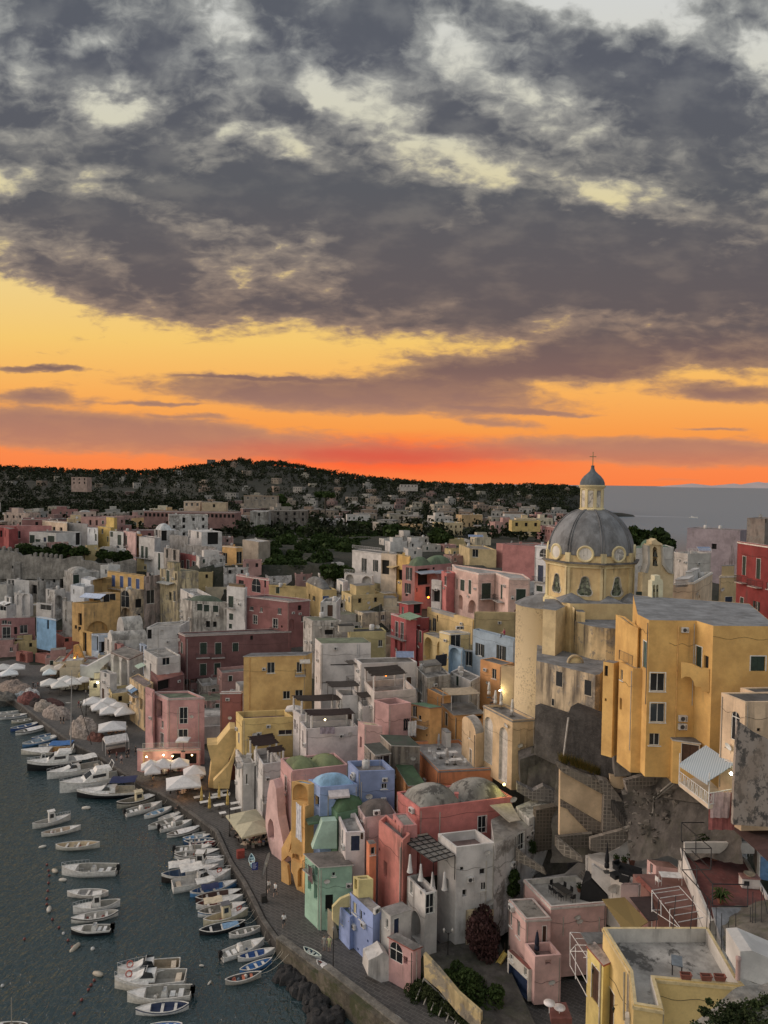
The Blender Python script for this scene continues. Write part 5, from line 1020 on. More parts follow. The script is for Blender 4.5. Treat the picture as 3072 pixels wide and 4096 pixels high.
house|S|c0953e|878 612 1014 645 1026 635|Y192@1|z1.52|d=.3 par=.2 r=8a867c cl=0|d 937 757 1.8 6|yellow house end with one tall dark window near the white parasols
house|S|a3b1c2|1012 650 1090 664 1362 652|Y190@1|z1.52|d=.2 par=.15 r=9b9389|E 1010 750 4 4;E 1140 800 3 3;A 1000 900 3 5;N 1080 760 1 1|pale grey blue house with small white canopies
house|S|b5b0a8|1155 690 1240 728 1625 704|Y186@1|z4|d=.4 par=.02 r=aba69d cl=0|R 0 0 1 .6 2.2 b0aaa0;d 1195 725 1 3;N 1320 745 2 2|white house with a long low barrel vault roof
house|S|b0aba5|1290 600 1370 620 1585 600|Y193@1|z6|d=.3 par=.02 r=aca79e cl=0|R 0 0 1 1 3.6 b5b0a6|cream barrel vaulted house behind the pale blue house
house|S|9b5f58|1242 745 1335 775 1372 765|Y184@1|z4|d=.3 par=.2 r=9a948a|v 1283 795 .8 1.8|small rose house end below the barrel vault roof
house|S|93a3b8|1540 760 1600 790 1630 780|Y180@1|z4|d=.3 par=.2 r=9a948a|w 1572 795 1.4 1.8|small light blue house end beside the dark rose palace
house|D|b5b1ac|1082 295 1172 290 1332 280|Y168@1|z4|d=.35 par=.2 r=8c8880|d 1100 345 1 2.2;d 1100 415 1 2.2;N 1195 330 .8 1.2|white house with two small dark windows left of the dark rose palace
house|S|b1ada8|1225 850 1430 928 1583 856|Y165@1|z1.52|d=.3 par=.05 r=7d776e t=6d5348 cl=0|A 1288 1005 3.2 7.4;A 1376 1040 3.2 7.6;N 1352 1300 3.4 8|white house with two tall loggia arches and a brown gable side
house|S|b1ada8|1103 1060 1215 1098 1292 1085|Y163@1|z1.52|d=.3 par=.9 r=8d877e cl=0|w 1165 1000 1 1;n 1140 1310 1 2.4|white lower porch block with curved wall at the piazza
house|D|c2a26c|955 665 1066 737 1132 702|Y148@1|z1.52|d=.5 par=.15 r=7d6a62|d 985 800 1.6 3;M 978 722 2.4 1 c2c0b8;M 1000 742 2.6 1.2 5a82a8;B 1000 790 4 1;d 1040 860 1.6 2.4;p 1085 700|small yellow and pink house with striped blue awnings near the pink restaurant
house|D|b0aca6|1060 458 1160 520 1330 500|Y155@1|z4|d=.4 par=.3 r=8c8880|w 1225 545 1.6 1.6;w 1290 540 3.4 1.6;M 1055 560 3 1.6 8fa593;d 1110 600 1 2.4;r 1250 480 10|whitish terrace house with glazed veranda beside the dark rose palace
house|D|774a48|1110 615 1160 690 1360 640|Y150@1|z3|d=.3 par=.1 r=a05a48 cl=0|d 1190 680 3 2|dark rose annex with a red tiled shed roof
house|S|b6b2ae|75 42 160 52 322 60|Y238@1|z14|d=.3 par=.3 r=7d786f|w 100 75 1.6 2;w 140 80 1.6 2|white cube house with two windows left of the stained ruin
house|S|b6b2ae|158 188 238 200 332 208|Y226@1|z8|d=.3 par=.4 r=8a857c|A 290 330 4.4 7;N 200 275 1.2 3.4|white house with one very tall arch at the left edge of town
house|S|bab7b2|50 235 112 250 128 245|Y222@0|z4|d=.3 par=.4 r=8a857c|w 85 265 1.6 2;M 85 295 5 2 c2c0bc|small white house with white canopy at the far left
house|S|b0aca7|400 312 568 332 582 322|Y214@0|z6|d=.35 par=.5 r=8a857c|w 510 340 4.6 1.6;E 490 400 4 2|white terrace house with a glazed veranda under a white roof
house|S|b2aea8|505 152 606 168 722 150|Y224@1|z8|d=.5 par=.4 r=8a857c|w 535 195 .8 2;A 635 310 2.8 4.6|white angular house with an arched green window
house|S|9d9992|690 286 798 298 806 290|Y207@0|z4|d=.6 par=.1 r=8a857c|N 730 445 .8 3.4|plain weathered grey house left of the golden ochre house
house|S|b3afab|565 188 682 195 782 188|Y230@1|z12|d=.3 par=.9 r=8a857c|r 640 160 7 2a2826|white walled terrace house with black railing
house|P|aaa69f|710 1050 805 1090 1100 1065|Y236@1|z12|d=.7 par=.3 r=9d988e|g 840 1160 2 3.4;V .0 .1 .7 .9 1.8 a39e94|old white house with a lumpy vault and one green shutter below the castle wall
house|P|b8b6b2|1110 996 1200 1000 1330 992|Y242@1|z16|d=.2 par=.3 r=8d8983|d 1170 1070 .6 1.4|clean white house between castle wall and blue door house
house|P|8d8983|-80 945 150 962 225 962|Y246@1|z12|d=.5 par=.3 r=9a9690|v 150 1020 1.6 1|low grey house against the castle wall at the left edge
house|S|a8a39b|-60 100 10 105 75 110|Y236@1|z6|d=.4 par=.3 r=8a857c||salmon and grey house end at the left edge
house|S|a59f96|320 60 420 75 505 68|Y240@1|z8|d=.85 par=.1 r=7d786f|d 380 160 3 3|stained grey ruin like house under the castle wall
house|S|aaa59d|700 20 800 40 900 35|Y240@1|z12|d=.5 par=.2 r=8a857c|g 840 60 2 3|grey white house with tall green shutter by the mustard block
house|S|b3afab|-40 330 70 345 180 320|Y216@1|z4|d=.4 par=.5 r=7d6a60|w 70 350 3 1.4|white terrace house above the long rose house
house|P|b36a64|-120 556 300 562 572 560|Y290@1|z22|d=.12 par=.1 r=8d8a86|w 205 660 1.6 3|large pink house behind the castle wall trees
house|P|96403e|-120 574 40 580 96 600|Y286@1|z22|d=.2 par=.1 r=77706a|d 12 650 1.2 2.6;d 58 650 1.4 2.6|dark red house at the left edge above the castle wall
palazzo|P|b8b6b2|325 628 620 642 892 628|Y276@1|z20|d=.15 par=.15 t=b8b6b2 r=4c4844|g 352 712 2.6 3.4;g 420 735 2.6 1.8;k 497 726 1.4 2.6;g 565 745 3.4 5;d 880 680 2 5;B 560 795 6 1.4|white villa with green shutters standing over dark trees
house|P|c2aa8c|448 500 740 528 748 518|Y310@0|z24|d=.15 par=.15 r=8d8a86 t=c2bcb2|d 597 600 2.6 2;d 675 605 2.4 2|cream house with a pale cornice behind the white villa
house|P|8c8a88|738 530 966 546 974 540|Y300@0|z24|d=.2 par=.1 r=8d8a86||plain grey gable wall right of the cream house
house|P|b8bcc2|966 580 1080 592 1086 585|Y292@0|z22|d=.15 par=.1 r=8d8a86|w 992 620 .8 1.6;w 1048 622 .8 1.6;b 992 695 2 4;g 1060 690 1.4 2.8|narrow whitish house with four small windows beside the yellow gable
house|P|c6a340|1080 568 1222 582 1294 575|Y288@1|z20|d=.15 par=.1 r=8d8a86|w 1132 622 1.6 2;g 1130 718 2 5;g 1192 710 1 2;H .55 .0 1.0 .6 4 c6a340|vivid yellow house with a raised gable and green window
house|P|b6b4b0|1212 622 1365 634 1372 628|Y284@0|z20|d=.2 par=.1 r=6c7c6c|g 1235 650 1.8 2;g 1232 725 2 4;g 1320 718 2.4 4;a 1300 820 3 3|white house with tall dark shutters between yellow and pink
house|P|be938c|1365 616 1500 642 1512 634|Y282@0|z20|d=.15 par=.1 r=8d8a86|g 1395 720 2 3.4;B 1392 785 4 1|pink house with one shuttered balcony left of the stucco palace
house|P|c08a3c|1498 650 1560 660 1570 655|Y280@0|z22|d=.15 par=.1 r=8d8a86|g 1525 740 1.6 4.6|thin orange house end with a green door
palace|Q|b0ada9|155 682 272 692 326 702|Y262@1|z18|d=.4 par=.3 r=6c5c54|g 192 850 1.6 4.4;g 238 862 1.6 4.4;B 230 920 12 1.4|old white palace corner with two tall shuttered doors
house|Q|b8b6b2|325 852 428 866 436 860|Y256@0|z16|d=.15 par=.2 r=8d8a86|g 378 930 1.4 6|white house with a tall green door between palace and ruin
house|Q|a39a90|430 805 600 832 612 826|Y252@0|z16|d=.9 par=.2 r=6c6862|d 462 870 1.6 3;d 545 875 1.8 3.6;d 488 965 2 3;d 540 965 1.8 2|stained old house with four dark windows
house|Q|8a4543|604 866 864 908 872 900|Y250@0|z14|d=.4 par=.2 r=5c4a44|W 635 995 1.6 3;W 697 1000 2 3.6;D 762 1020 2.4 4;D 822 1035 2.4 5;B 822 1115 4 1.2|dark red house with flaking frieze and white framed windows
house|Q|c2a09b|872 826 1022 852 1080 846|Y244@1|z14|d=.1 par=.12 t=7d8488 r=8d8a86|G 905 940 2.4 6;G 985 945 2.4 6;B 945 1000 12 1.4;d 897 1075 2.2 3;d 977 1085 2.8 3;d 895 1140 2.4 4;d 985 1135 1.4 3|narrow pink house with grey corner bands and two tall green doors
house|Q|bb8f45|1076 782 1232 796 1300 792|Y242@1|z14|d=.2 par=.12 r=8d8a86 t=c2b8a6|w 1105 920 2.2 3.6;w 1145 925 1.8 3.6;A 1172 1115 5 12;n 1083 1175 2.2 6;w 1083 1058 1 3;w 1250 915 2.4 4|ochre house with a tall grey arched recess
house|Q|8f8372|1300 714 1476 742 1606 728|Y246@1|z18|d=.15 par=.08 r=b2b0ac|v 1385 870;v 1465 920;v 1490 865|big windowless brown grey block with a whitewashed top beside the wooded garden
house|Q|a68c46|1310 985 1578 968 1670 985|Y236@0|z14|d=.2 par=.05 r=8d8a86|v 1528 1060 1 1.4|long olive yellow low wall house below the brown grey block
house|Q|a05e5b|1230 1102 1592 1158 1602 1146|Y208@0|z14|d=.2 par=.2 t=b8b2aa r=7d786f|v 1285 1190 2.4 1.4;a 1450 1200 4 4;v 1550 1205 .8 2|low rose red house with white band and an arched window
house|Q|b0a076|386 1034 582 1068 813 1062|Y206@1|z8|d=.85 par=.05 r=6d6a52|g 475 1095 1.8 3.4;w 455 1215 5.6 3.6;K 428 1140;K 535 1145;v 562 1125 .8 2;d 500 1340 1.4 2.4;w 545 1340 1.2 3;H .0 .2 .3 .6 2.4 b0a06c;M 480 1180 7 2 8a8c88 .3|tall stained beige tower house with a small rooftop cube
house|Q|a8938a|208 1122 330 1112 388 1104|Y212@1|z8|d=.7 par=.1 r=8d8a86|d 250 1160 .8 1.8;d 355 1140 1.6 2.4;w 305 1345 2.4 4|stained mauve house left of the beige tower house
house|Q|b2aeaa|702 606 846 632 1073 628|Y272@1|z22|d=.25 par=.05 r=bab8b4 rs=.1|d 718 645 1.4 3;d 805 655 1.8 2.4;d 972 680 4 4.6|pale box house with one big square black window
house|D|b4b0ab|1330 8 1425 60 1560 60|Y192@1|z8|d=.3 par=1.0 r=8d8a86|E 1395 75 4 2.6;g 1412 215 1 3;w 1400 100 .6 1;N 1370 95 .8 1.4|white house with an open upper porch by the stained green shuttered house
house|Q|8c8a86|494 664 700 688 712 680|Y276@0|z22|d=.5 par=.9 r=7d7a75||grey walled roof terrace with curved white coping
house|Q|999590|658 776 1000 806 1012 796|Y260@0|z20|d=.7 par=.3 r=8d8a86||long grey plastered wall house behind the dark red house
house|Q|aaa6a2|320 598 400 612 596 610|Y285@1|z24|d=.6 par=.05 r=c2c4c4 rs=.1|V .0 .1 .7 .9 2.6 b6baba;d 350 640 2 4;d 415 650 2 4|old house with a pale whitewashed dome in the left of mid town
house|C|a9645f|-60 610 148 622 160 615|Y195@0|z24|d=.12 par=.1 r=5c5a56 cl=0||rose house wall left of the white house beside the dome
house|C|b8b8ba|150 618 262 628 300 622|Y150@1|z24|d=.1 par=.1 t=bcbcbc r=8d8a86|a 206 668 2.2 1.8;k 185 802 1.4 3.6;g 178 898 1.6 1.2;B 178 850 2.8 .9|white house with a navy balcony door directly left of the church dome
house|C|8b7f86|1136 505 1480 522 1530 515|Y210@1|z20|d=.45 par=.15 r=77706a|d 1310 625 1.4 1.6|big dark mauve brown block behind the bell gable facing the sea
house|C|7d7066|1524 440 1640 446 1720 440|Y190@1|z24|d=.5 par=.15 r=77706a|v 1640 455 1 1|dark brown tower block on the right edge against the sea
palace|C|842c29|1462 588 1470 592 1800 640|Y112@1|z22|d=.22 par=.05 t=c2b6a8 r=77605a cl=0|G 1505 750 .9 2.9;G 1597 770 1.0 3;G 1490 985 .9 1.4;o 1585 1010 .8 1.3;B 1500 858 2 .9 a89488;B 1590 885 2.4 .9 a89488;w 1655 880 .5 1|deep red palace with green balcony doors and a pale cornice
house|C|c0a46c|1345 815 1450 812 1462 806|Y116@0|z24|d=.15 par=.1 r=8d8a86 t=bcb0a0 cl=0|k 1404 975 1.4 1.2;H .2 .2 .85 .9 1.6 c0a46c|small yellow house with a white onion finial left of the red palace
house|C|c2a886|1045 862 1178 858 1300 790|Y122@1|z22|d=.12 par=.7 r=b5b2ac t=c2bdb3 rs=.2|n 985 890 .6 2;A 1215 950 1.4 .6;H .0 .3 .3 .9 1.2 b8b4ae;H .5 .6 .9 .95 1.6 b8b4ae|pale house with white roof terrace right of the bell gable
house|C|a9a39a|1050 660 1140 672 1290 668|Y160@1|z22|d=.4 par=.3 r=8d8a86|r 1170 668 10;s 1245 660 3|grey house with a white arched parapet behind the bell gable
house|C|b0aca4|780 640 870 634 1050 630|Y150@1|z24|d=.3 par=.1 r=56705a rs=.2|V .0 .1 .35 .9 1.6 4f6e55|pale house with a green dome behind the bell gable
'''
for ln in DATA.strip().splitlines():
 if ln.strip():
  try: hb(ln)
  except Exception as e:
   print('ERR',ln[:60],repr(e))
   if DBG: import traceback; traceback.print_exc()
terrain()
# retaining walls and rock on the slope below the church
def cagemat(h,sc_=1.0):
 k=('cage',h)
 if k in MC: return MC[k]
 m,n,b=newmat('lattice_stone'); c=alb(h); g=n.n('ShaderNodeNewGeometry'); sp=n.n('ShaderNodeSeparateXYZ'); n.L(g.outputs['Position'],sp.inputs[0])
 hcoord=n.m('ADD',sp.outputs[0],n.m('MULTIPLY',sp.outputs[1],.8)); cv=n.n('ShaderNodeCombineXYZ',i={0:hcoord,1:sp.outputs[2]}).outputs[0]
 br=n.n('ShaderNodeTexBrick',i={'Scale':1.0,'Mortar Size':.05,'Brick Width':.42,'Row Height':.42,'Color1':tuple(x*.55 for x in c[:3])+(1,),'Color2':tuple(x*.4 for x in c[:3])+(1,),'Mortar':tuple(x*1.15 for x in c[:3])+(1,)},offset=0.0); n.L(cv,br.inputs[0])
 p=sv(n,1,1,1); a=n.noise(p,.9,6,.7).outputs[0]
 n.L(n.mix(n.m('MULTIPLY',n.mr(a,.42,.6),.8),br.outputs[0],tuple(x*.8 for x in c[:3])),b.inputs['Base Color']); b.inputs['Roughness'].default_value=.9
 bp=n.n('ShaderNodeBump',i={'Strength':.8,'Distance':.08}); n.L(n.m('SUBTRACT',a,br.outputs[1]),bp.inputs['Height']); n.L(bp.outputs[0],b.inputs['Normal']); MC[k]=m; return m
def rockpatch(name,label,reg,C4,n,amp,mat,kind='structure',cat=None,seed=1,thick=0):
 P=[atY(*T(reg,x,y),Y) for x,y,Y in C4]; a,b,c,d=P; vs=[]
 for i in range(n+1):
  for j in range(n+1):
   u=i/n; v=j/n; p=(a*(1-u)+b*u)*(1-v)+(d*(1-u)+c*u)*v
   q=MN.noise_vector(p*.35+V((seed,0,0)))*amp+MN.noise_vector(p*1.1)*amp*.35; vs.append(p+q)
 m=MB(); m.add(vs,[(i*(n+1)+j,i*(n+1)+j+1,(i+1)*(n+1)+j+1,(i+1)*(n+1)+j) for i in range(n) for j in range(n)],mat,True)
 o=m.build(name); tag(o,label if kind!='structure' else None,cat,kind=kind if kind in('structure','stuff') else None); return o
dk=rockmat('4a4642'); dk2=rockmat('3f3c3a'); be=plaster('bda077',.35); st2=rockmat('77706a'); rk=rockmat('5b544c',.8,.2)
vslab('retaining_wall','tall blackened retaining wall under the stained church sacristy','J',[(1182,-145),(1445,-58),(1425,240),(1395,262),(1330,292),(1172,215)],86.8,-44,1.2,dk)
vslab('retaining_wall','protruding dark streaked retaining wall with a pale drain pipe at its edge','K',[(205,-135),(380,-66),(518,5),(535,30),(528,385),(395,400),(160,250),(178,-60)],81.6,-38,2.0,dk2)
vslab('retaining_wall','mottled grey buttress wall against the yellow parish house','K',[(518,8),(560,22),(640,130),(650,375),(528,382)],76.3,-12,2.5,rockmat('6d6760'))
m=MB(); m.tube([atY(*T('K',188,-55),81.3),atY(*T('K',150,245),81.3)],.11,flat('a09a92',.5),7); tag(m.build('drainpipe'),'pale drain pipe running down the dark retaining wall','drain pipe')
vslab('retaining_wall','plain beige rendered retaining wall panel with a stone coping','K',[(140,345),(452,520),(452,716),(345,800),(122,832),(128,345)],79,-6,1.2,be)
vslab('retaining_wall','thin stone band and exposed stones over the beige wall panel','K',[(128,548),(452,740),(452,800),(345,800),(200,650),(180,620),(128,600)],78.8,-6,.3,cagemat('77695a'))
vslab('retaining_wall','long stone lattice coping sloping above the beige wall panel','K',[(92,276),(140,300),(300,370),(400,400),(480,420),(455,520),(300,436),(140,346),(100,300)],78.6,-6,.8,cagemat('7d7364'))
vslab('stair_wall','stone lattice flank wall beside the dark outdoor steps','K',[(400,398),(482,420),(560,520),(692,722),(655,745),(650,842),(440,800),(452,520)],77.5,-6,1.2,cagemat('80766a'))
vslab('garden_wall','low stone lattice parapet round the dark paved yard','K',[(98,830),(140,862),(290,985),(290,1012),(150,965),(98,905)],74,-20,.4,cagemat('857b6c'))
vslab('garden_wall','stone wall above the dark yard left of the stepped white wall','K',[(350,838),(600,770),(640,840),(560,900),(470,945),(350,925)],76,2,.5,cagemat('7f7568'))
vslab('garden_wall','back wall of dark yard in cut stone blocks','K',[(98,828),(365,800),(365,905),(200,905),(98,905)],77,4,.5,cagemat('5f574b'))
vslab('garden_wall','tall brown stone wall covered in climbing plant lattice','J',[(1186,628),(1338,600),(1352,905),(1180,942)],82,6,1,cagemat('5a5042'))
vslab('garden_wall','dark rock wall with a satellite dish beside the beige arch tower','J',[(1068,255),(1180,218),(1330,292),(1372,345),(1360,600),(1240,560),(1165,540),(1072,430)],89,-6,3,dk)
vslab('garden_wall','crumbling low stone wall over the white roofs','J',[(1045,430),(1165,490),(1240,450),(1345,500),(1345,600),(1230,550),(1165,560),(1045,490)],86,-6,1,cagemat('77706a'))
vslab('garden_wall','stone lattice wall with peeling plaster climbing to the balcony','K',[(605,412),(1002,292),(1000,372),(860,430),(700,478),(625,500)],75,6,.6,cagemat('857b70'))
vslab('garden_wall','small beige wall at the head of the dark steps','K',[(495,372),(625,395),(605,480),(500,455)],78,-4,.6,be)
# outdoor steps
m=MB(); A=atY(*T('K',545,508),78); B_=atY(*T('K',700,720),76); n=13
for i in range(n):
 t=i/n; p=A.lerp(B_,t); m.box((p.x-1.1,p.y-.4,p.z-1.2),(p.x+.9,p.y+.35,p.z),dk)
tag(m.build('staircase'),'dark outdoor steps descending between rock and stone lattice wall','staircase')
rockpatch('hillside','','K',[(560,480,79.5),(1060,350,73),(1420,560,66),(1430,620,66)],6,.2,rk)
rockpatch('rock_face','','K',[(590,455,78),(1420,350,70),(1480,1000,62),(640,1000,74)],46,.5,rockmat('4f4a45',.9,.15))
rockpatch('rock_slope','','K',[(90,250,86),(640,350,80.5),(720,1100,76),(60,1000,79)],40,.5,rockmat('4c4740',.8,.2))
rockpatch('rock_slope','','J',[(1150,150,90),(1420,230,88),(1420,1100,82),(1020,1150,84)],30,.4,rockmat('4c4740',.8,.2),seed=4)
# dark yard
m=MB(); P_=[atz(*T('J',x,y),7.6) for x,y in ((1030,930),(1180,935),(1340,910),(1620,880),(1640,1000),(1500,1080),(1350,1180),(1230,1180))]
z=7.6; m.prism([(p.x,p.y) for p in P_],2,z,rockmat('55524e'))
tag(m.build('courtyard'),kind='structure')
vslab('garden_wall','low crumbling stone parapet running beside the white wall with door','J',[(1038,908),(1090,960),(1240,1060),(1260,1106),(1060,1010),(1040,1000)],79,-20,.4,cagemat('857b6c'))
# rocks and scrub bottom right
rockpatch('rock_slope','','O',[(960,1260,42),(1440,935,43.6),(1720,850,44),(1800,1300,38)],40,.35,rockmat('77746c',1.2,.3),seed=9)
rockpatch('rock_slope','','O',[(1240,330,58),(1800,250,56),(1800,900,46),(1420,860,47)],30,.5,rockmat('5f594f',1.0,.5),seed=5)
def mottle():
 m,n,b=newmat('mottled_plaster'); p=sv(n,1,1,.7); a=n.noise(p,1.5,9,.72).outputs[0]; c=n.noise(p,.4,5,.6).outputs[0]
 col=n.mix(n.mr(a,.44,.53),(.09,.085,.08),(.36,.31,.27)); col=n.mix(n.m('MULTIPLY',n.mr(c,.5,.65),.6),col,(.30,.24,.19)); n.L(col,b.inputs['Base Color']); b.inputs['Roughness'].default_value=.95
 bp=n.n('ShaderNodeBump',i={'Strength':.6,'Distance':.06}); n.L(a,bp.inputs['Height']); n.L(bp.outputs[0],b.inputs['Normal']); return m
# cottage
vslab('house_wall','black and white mottled old wall below the cream house on the right','K',[(1440,-30),(1565,60),(1800,180),(1800,760),(1400,735),(1415,300)],58.6,-3,.4,mottle())
# castle wall
def castle():
 top=[(-60,830),(60,838),(215,870),(235,895),(330,880),(345,905),(420,905),(690,932),(780,905),(895,900),(915,945),(1040,958),(1075,980),(1200,985),(1460,930),(1500,960)]
 pts=[]
 def along(a,b): pts.append(a)
 for i in range(len(top)-1):
  a,b=top[i],top[i+1]; pts.append(a)
  mer=i in (0,1,5,6,9)
  L=b[0]-a[0]
  if mer:
   n=max(1,int(L/52))
   for k in range(n):
    t0=(k+.3)/n; t1=t0+26/L
    if t1>=1: break
    y0=a[1]+(b[1]-a[1])*t0; x0=a[0]+L*t0; x1=a[0]+L*t1
    pts+= [(x0,y0),(x0,y0-36),(x0+6,y0-44),(x1-6,y0-44),(x1,y0-36),(x1,y0)]
 pts.append(top[-1]); pts+=[(1500,1150),(-60,1150)]
 vslab('castle_wall','grey crenellated old fortress wall crossing the left of the town','P',pts,246,6,1.6,rockmat('8a8379',.7))
castle()
# low houses filling the gaps between the traced ones
def infill():
 bpy.context.view_layer.update(); dg=bpy.context.evaluated_depsgraph_get(); rr=random.Random(17); done=[]; n=0
 cols=[('b5b1ac','white'),('aaa49c','pale grey'),('b8a888','cream'),('b09a60','dull yellow'),('a5756c','faded pink'),('9c968c','grey'),('b5b1ac','white')]
 rec=[]
 for rnd in range(3):
  for py in range(2960,2160,-26):
   for px in range(20,2140,34):
    if inland_px(px,py): continue
    if inpoly(px,py,[(905,2120),(1520,2100),(1520,2180),(1400,2215),(1395,2300),(1080,2275)]): continue
    h,l,nn,i,ob,m=sc.ray_cast(dg,CAM,ray(px,py).normalized())
    if not h or ob.name!='terrain' or l.y>330 or l.y<95: continue
    if inland(l.x,l.y)<14 and l.x<60 and l.y<260: continue
    if any(abs(a-l.x)+abs(b-l.y)<5.5 for a,b in done): continue
    w=rr.uniform(4.5,8); d=rr.uniform(4.5,7); hh=rr.choice([2.6,3.2,3.8]); a=rr.uniform(.1,.5); c,s_=math.cos(a),math.sin(a)
    x,y=l.x,l.y+d*.3; P=[(-w/2,-d/2),(w/2,-d/2),(w/2,d/2),(-w/2,d/2)]; P=[(x+p*c-q*s_,y+p*s_+q*c) for p,q in P]
    done.append((l.x,l.y)); rec.append((px,py,x,y,l.z,P,hh,w,d,rr.choice(cols)))
  break
 rec.sort(key=lambda r:r[0]); cnt={}
 ORD='first second third fourth fifth sixth seventh eighth ninth tenth eleventh twelfth thirteenth fourteenth fifteenth sixteenth seventeenth eighteenth nineteenth twentieth'.split()
 for (px,py,x,y,z,P,hh,w,d,(col,cn)) in rec:
  zone='above the piazza' if px<700 and py>2330 else 'near the fortress wall' if px<700 else 'in the middle of the town' if px<1300 else 'left of the church'
  k=(cn,zone); i=cnt.get(k,0); cnt[k]=i+1
  f=[]
  for e,L in ((0,w),(3,d)):
   for j in range(max(1,int(L/2.6))):
    if rr.random()<.75: f.append([rr.choice('dwgd'),str(L*(j+.5)/max(1,int(L/2.6))),str(z+hh-1.9),'.8','1.2',str(e)])
  rc=rr.choice(['8d8983','77736c','9a968e','6d7058','a5a19a'])
  b=building('house','%s low %s house %s counted from the left'%(ORD[min(i,19)],cn,zone),col,P,z+hh,z-3,[0,3],dirt=rr.choice([.2,.4,.7]),par=rr.choice([.3,.6,.9]),roofc=rc,feats=f)
  if rr.random()<.35:
   m=MB(); q=[(p[0]-b.cen.x,p[1]-b.cen.y) for p in P]; q=[(u*.6,v*.6) for u,v in q]; m.prism(q,hh+3-.9,hh+3+rr.uniform(1.2,2.2),plaster(col,.3),mtop=roofmat(rc)); m.build('roof_hut',b.root)
 print('infill',len(rec))
def inland_px(px,py): return False
def inpoly(x,y,P):
 c=False; j=len(P)-1
 for i in range(len(P)):
  if (P[i][1]>y)!=(P[j][1]>y) and x<(P[j][0]-P[i][0])*(y-P[i][1])/(P[j][1]-P[i][1])+P[i][0]: c=not c
  j=i
 return c
infill()
m=MB(); pp=flat('8a857c',.5)
for dx in (0,16): m.tube([atY(*T('K',x+dx,y+dx*.6),Y) for x,y,Y in ((955,418,72.5),(815,535,74.5),(812,640,74),(790,670,73.8))],.1,pp,6)
tag(m.build('drainpipe'),'pair of pale pipes bending down the dark rock below the yellow parish house','drain pipe')
rr=random.Random(2); m=MB(); sm=rockmat('6b645b',1.6)
for i in range(170):
 x=rr.uniform(600,1380); y=rr.uniform(480,900); p=atY(*T('K',x,y),75.2-(x-600)*.006-(y-480)*.004+rr.uniform(-.5,.4)); s=rr.uniform(.15,.5); q=[V((rr.uniform(-1,1),rr.uniform(-.6,.6),rr.uniform(-.7,.7)))*s+p for _ in range(8)]
 bmv=bmesh.new(); [bmv.verts.new(v) for v in q]; bmesh.ops.convex_hull(bmv,input=bmv.verts); bmv.verts.ensure_lookup_table(); bmv.verts.index_update(); m.add([v.co.copy() for v in bmv.verts],[[v.index for v in f.verts] for f in bmv.faces],sm); bmv.free()
tag(m.build('rubble'),'loose rubble and stones sticking out of the dark rock face','rubble',kind='stuff')
# foliage
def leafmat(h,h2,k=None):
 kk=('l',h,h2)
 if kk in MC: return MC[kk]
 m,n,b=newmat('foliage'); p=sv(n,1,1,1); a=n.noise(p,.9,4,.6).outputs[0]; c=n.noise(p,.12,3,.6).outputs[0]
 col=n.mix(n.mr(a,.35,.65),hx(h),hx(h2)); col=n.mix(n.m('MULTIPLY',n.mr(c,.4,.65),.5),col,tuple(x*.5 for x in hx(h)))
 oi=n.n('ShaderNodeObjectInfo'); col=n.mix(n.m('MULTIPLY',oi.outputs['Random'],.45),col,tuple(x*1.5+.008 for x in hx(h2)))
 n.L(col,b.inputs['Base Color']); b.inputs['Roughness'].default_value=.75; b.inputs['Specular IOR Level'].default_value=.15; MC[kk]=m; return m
LG=leafmat('1d2a14','3a4a22')
def leaves(mb,c,r,n,size,mat,rr,flat_=1.0,shell=.55):
 vs=[];fs=[]
 for i in range(n):
  d=V((rr.gauss(0,1),rr.gauss(0,1),rr.gauss(0,1))).normalized(); q=rr.uniform(shell,1)**.6
  p=V((c[0]+d.x*r*q,c[1]+d.y*r*q,c[2]+d.z*r*q*flat_)); s=size*rr.uniform(.6,1.3)
  a=V((rr.gauss(0,1),rr.gauss(0,1),rr.gauss(0,1))).normalized()*s; b=a.cross(V((rr.gauss(0,1),rr.gauss(0,1),rr.gauss(0,1)))).normalized()*s
  k=len(vs); vs+=[p-a-b*.5,p+a-b*.5,p+a*.6+b,p-a*.6+b]; fs.append((k,k+1,k+2,k+3))
 mb.add(vs,fs,mat)
def crown_mesh(seed,kind='round',n=1500,mat=None,size=.13):
 rr=random.Random(seed); m=MB(); mat=mat or LG
 nb=14 if kind!='pine' else 12
 for i in range(nb):
  a=rr.uniform(0,6.28); q=rr.uniform(.15,.75)
  if kind=='pine': c=(math.cos(a)*q,math.sin(a)*q,rr.uniform(1.55,1.8)); r=rr.uniform(.25,.42); fl=.45
  elif kind=='tall': c=(math.cos(a)*q*.45,math.sin(a)*q*.45,rr.uniform(.5,2.1)); r=rr.uniform(.25,.45); fl=1.1
  else: c=(math.cos(a)*q,math.sin(a)*q,rr.uniform(.6,1.45)-q*.25); r=rr.uniform(.3,.5); fl=.85
  leaves(m,c,r,n//nb,size,mat,rr,fl)
 return m.mesh('crown')
def trunk_mesh(seed,h=1.0):
 rr=random.Random(seed); m=MB(); bm_=flat('4a4238',.9); m.tube([(0,0,-.6),(.03,0,.3),(.0,.05,h)],[.09,.07,.05],bm_,7)
 for i in range(4):
  a=rr.uniform(0,6.28); m.tube([(0,0,h*.55),(math.cos(a)*.3,math.sin(a)*.3,h*.9),(math.cos(a)*.55,math.sin(a)*.55,h*1.25)],[.045,.03,.015],bm_,5)
 return m.mesh('trunk')
CR={k:[crown_mesh(s+i*7,k) for i in range(3)] for s,k in ((3,'round'),(5,'pine'),(9,'tall'))}
TR=[trunk_mesh(1),trunk_mesh(2,1.5)]
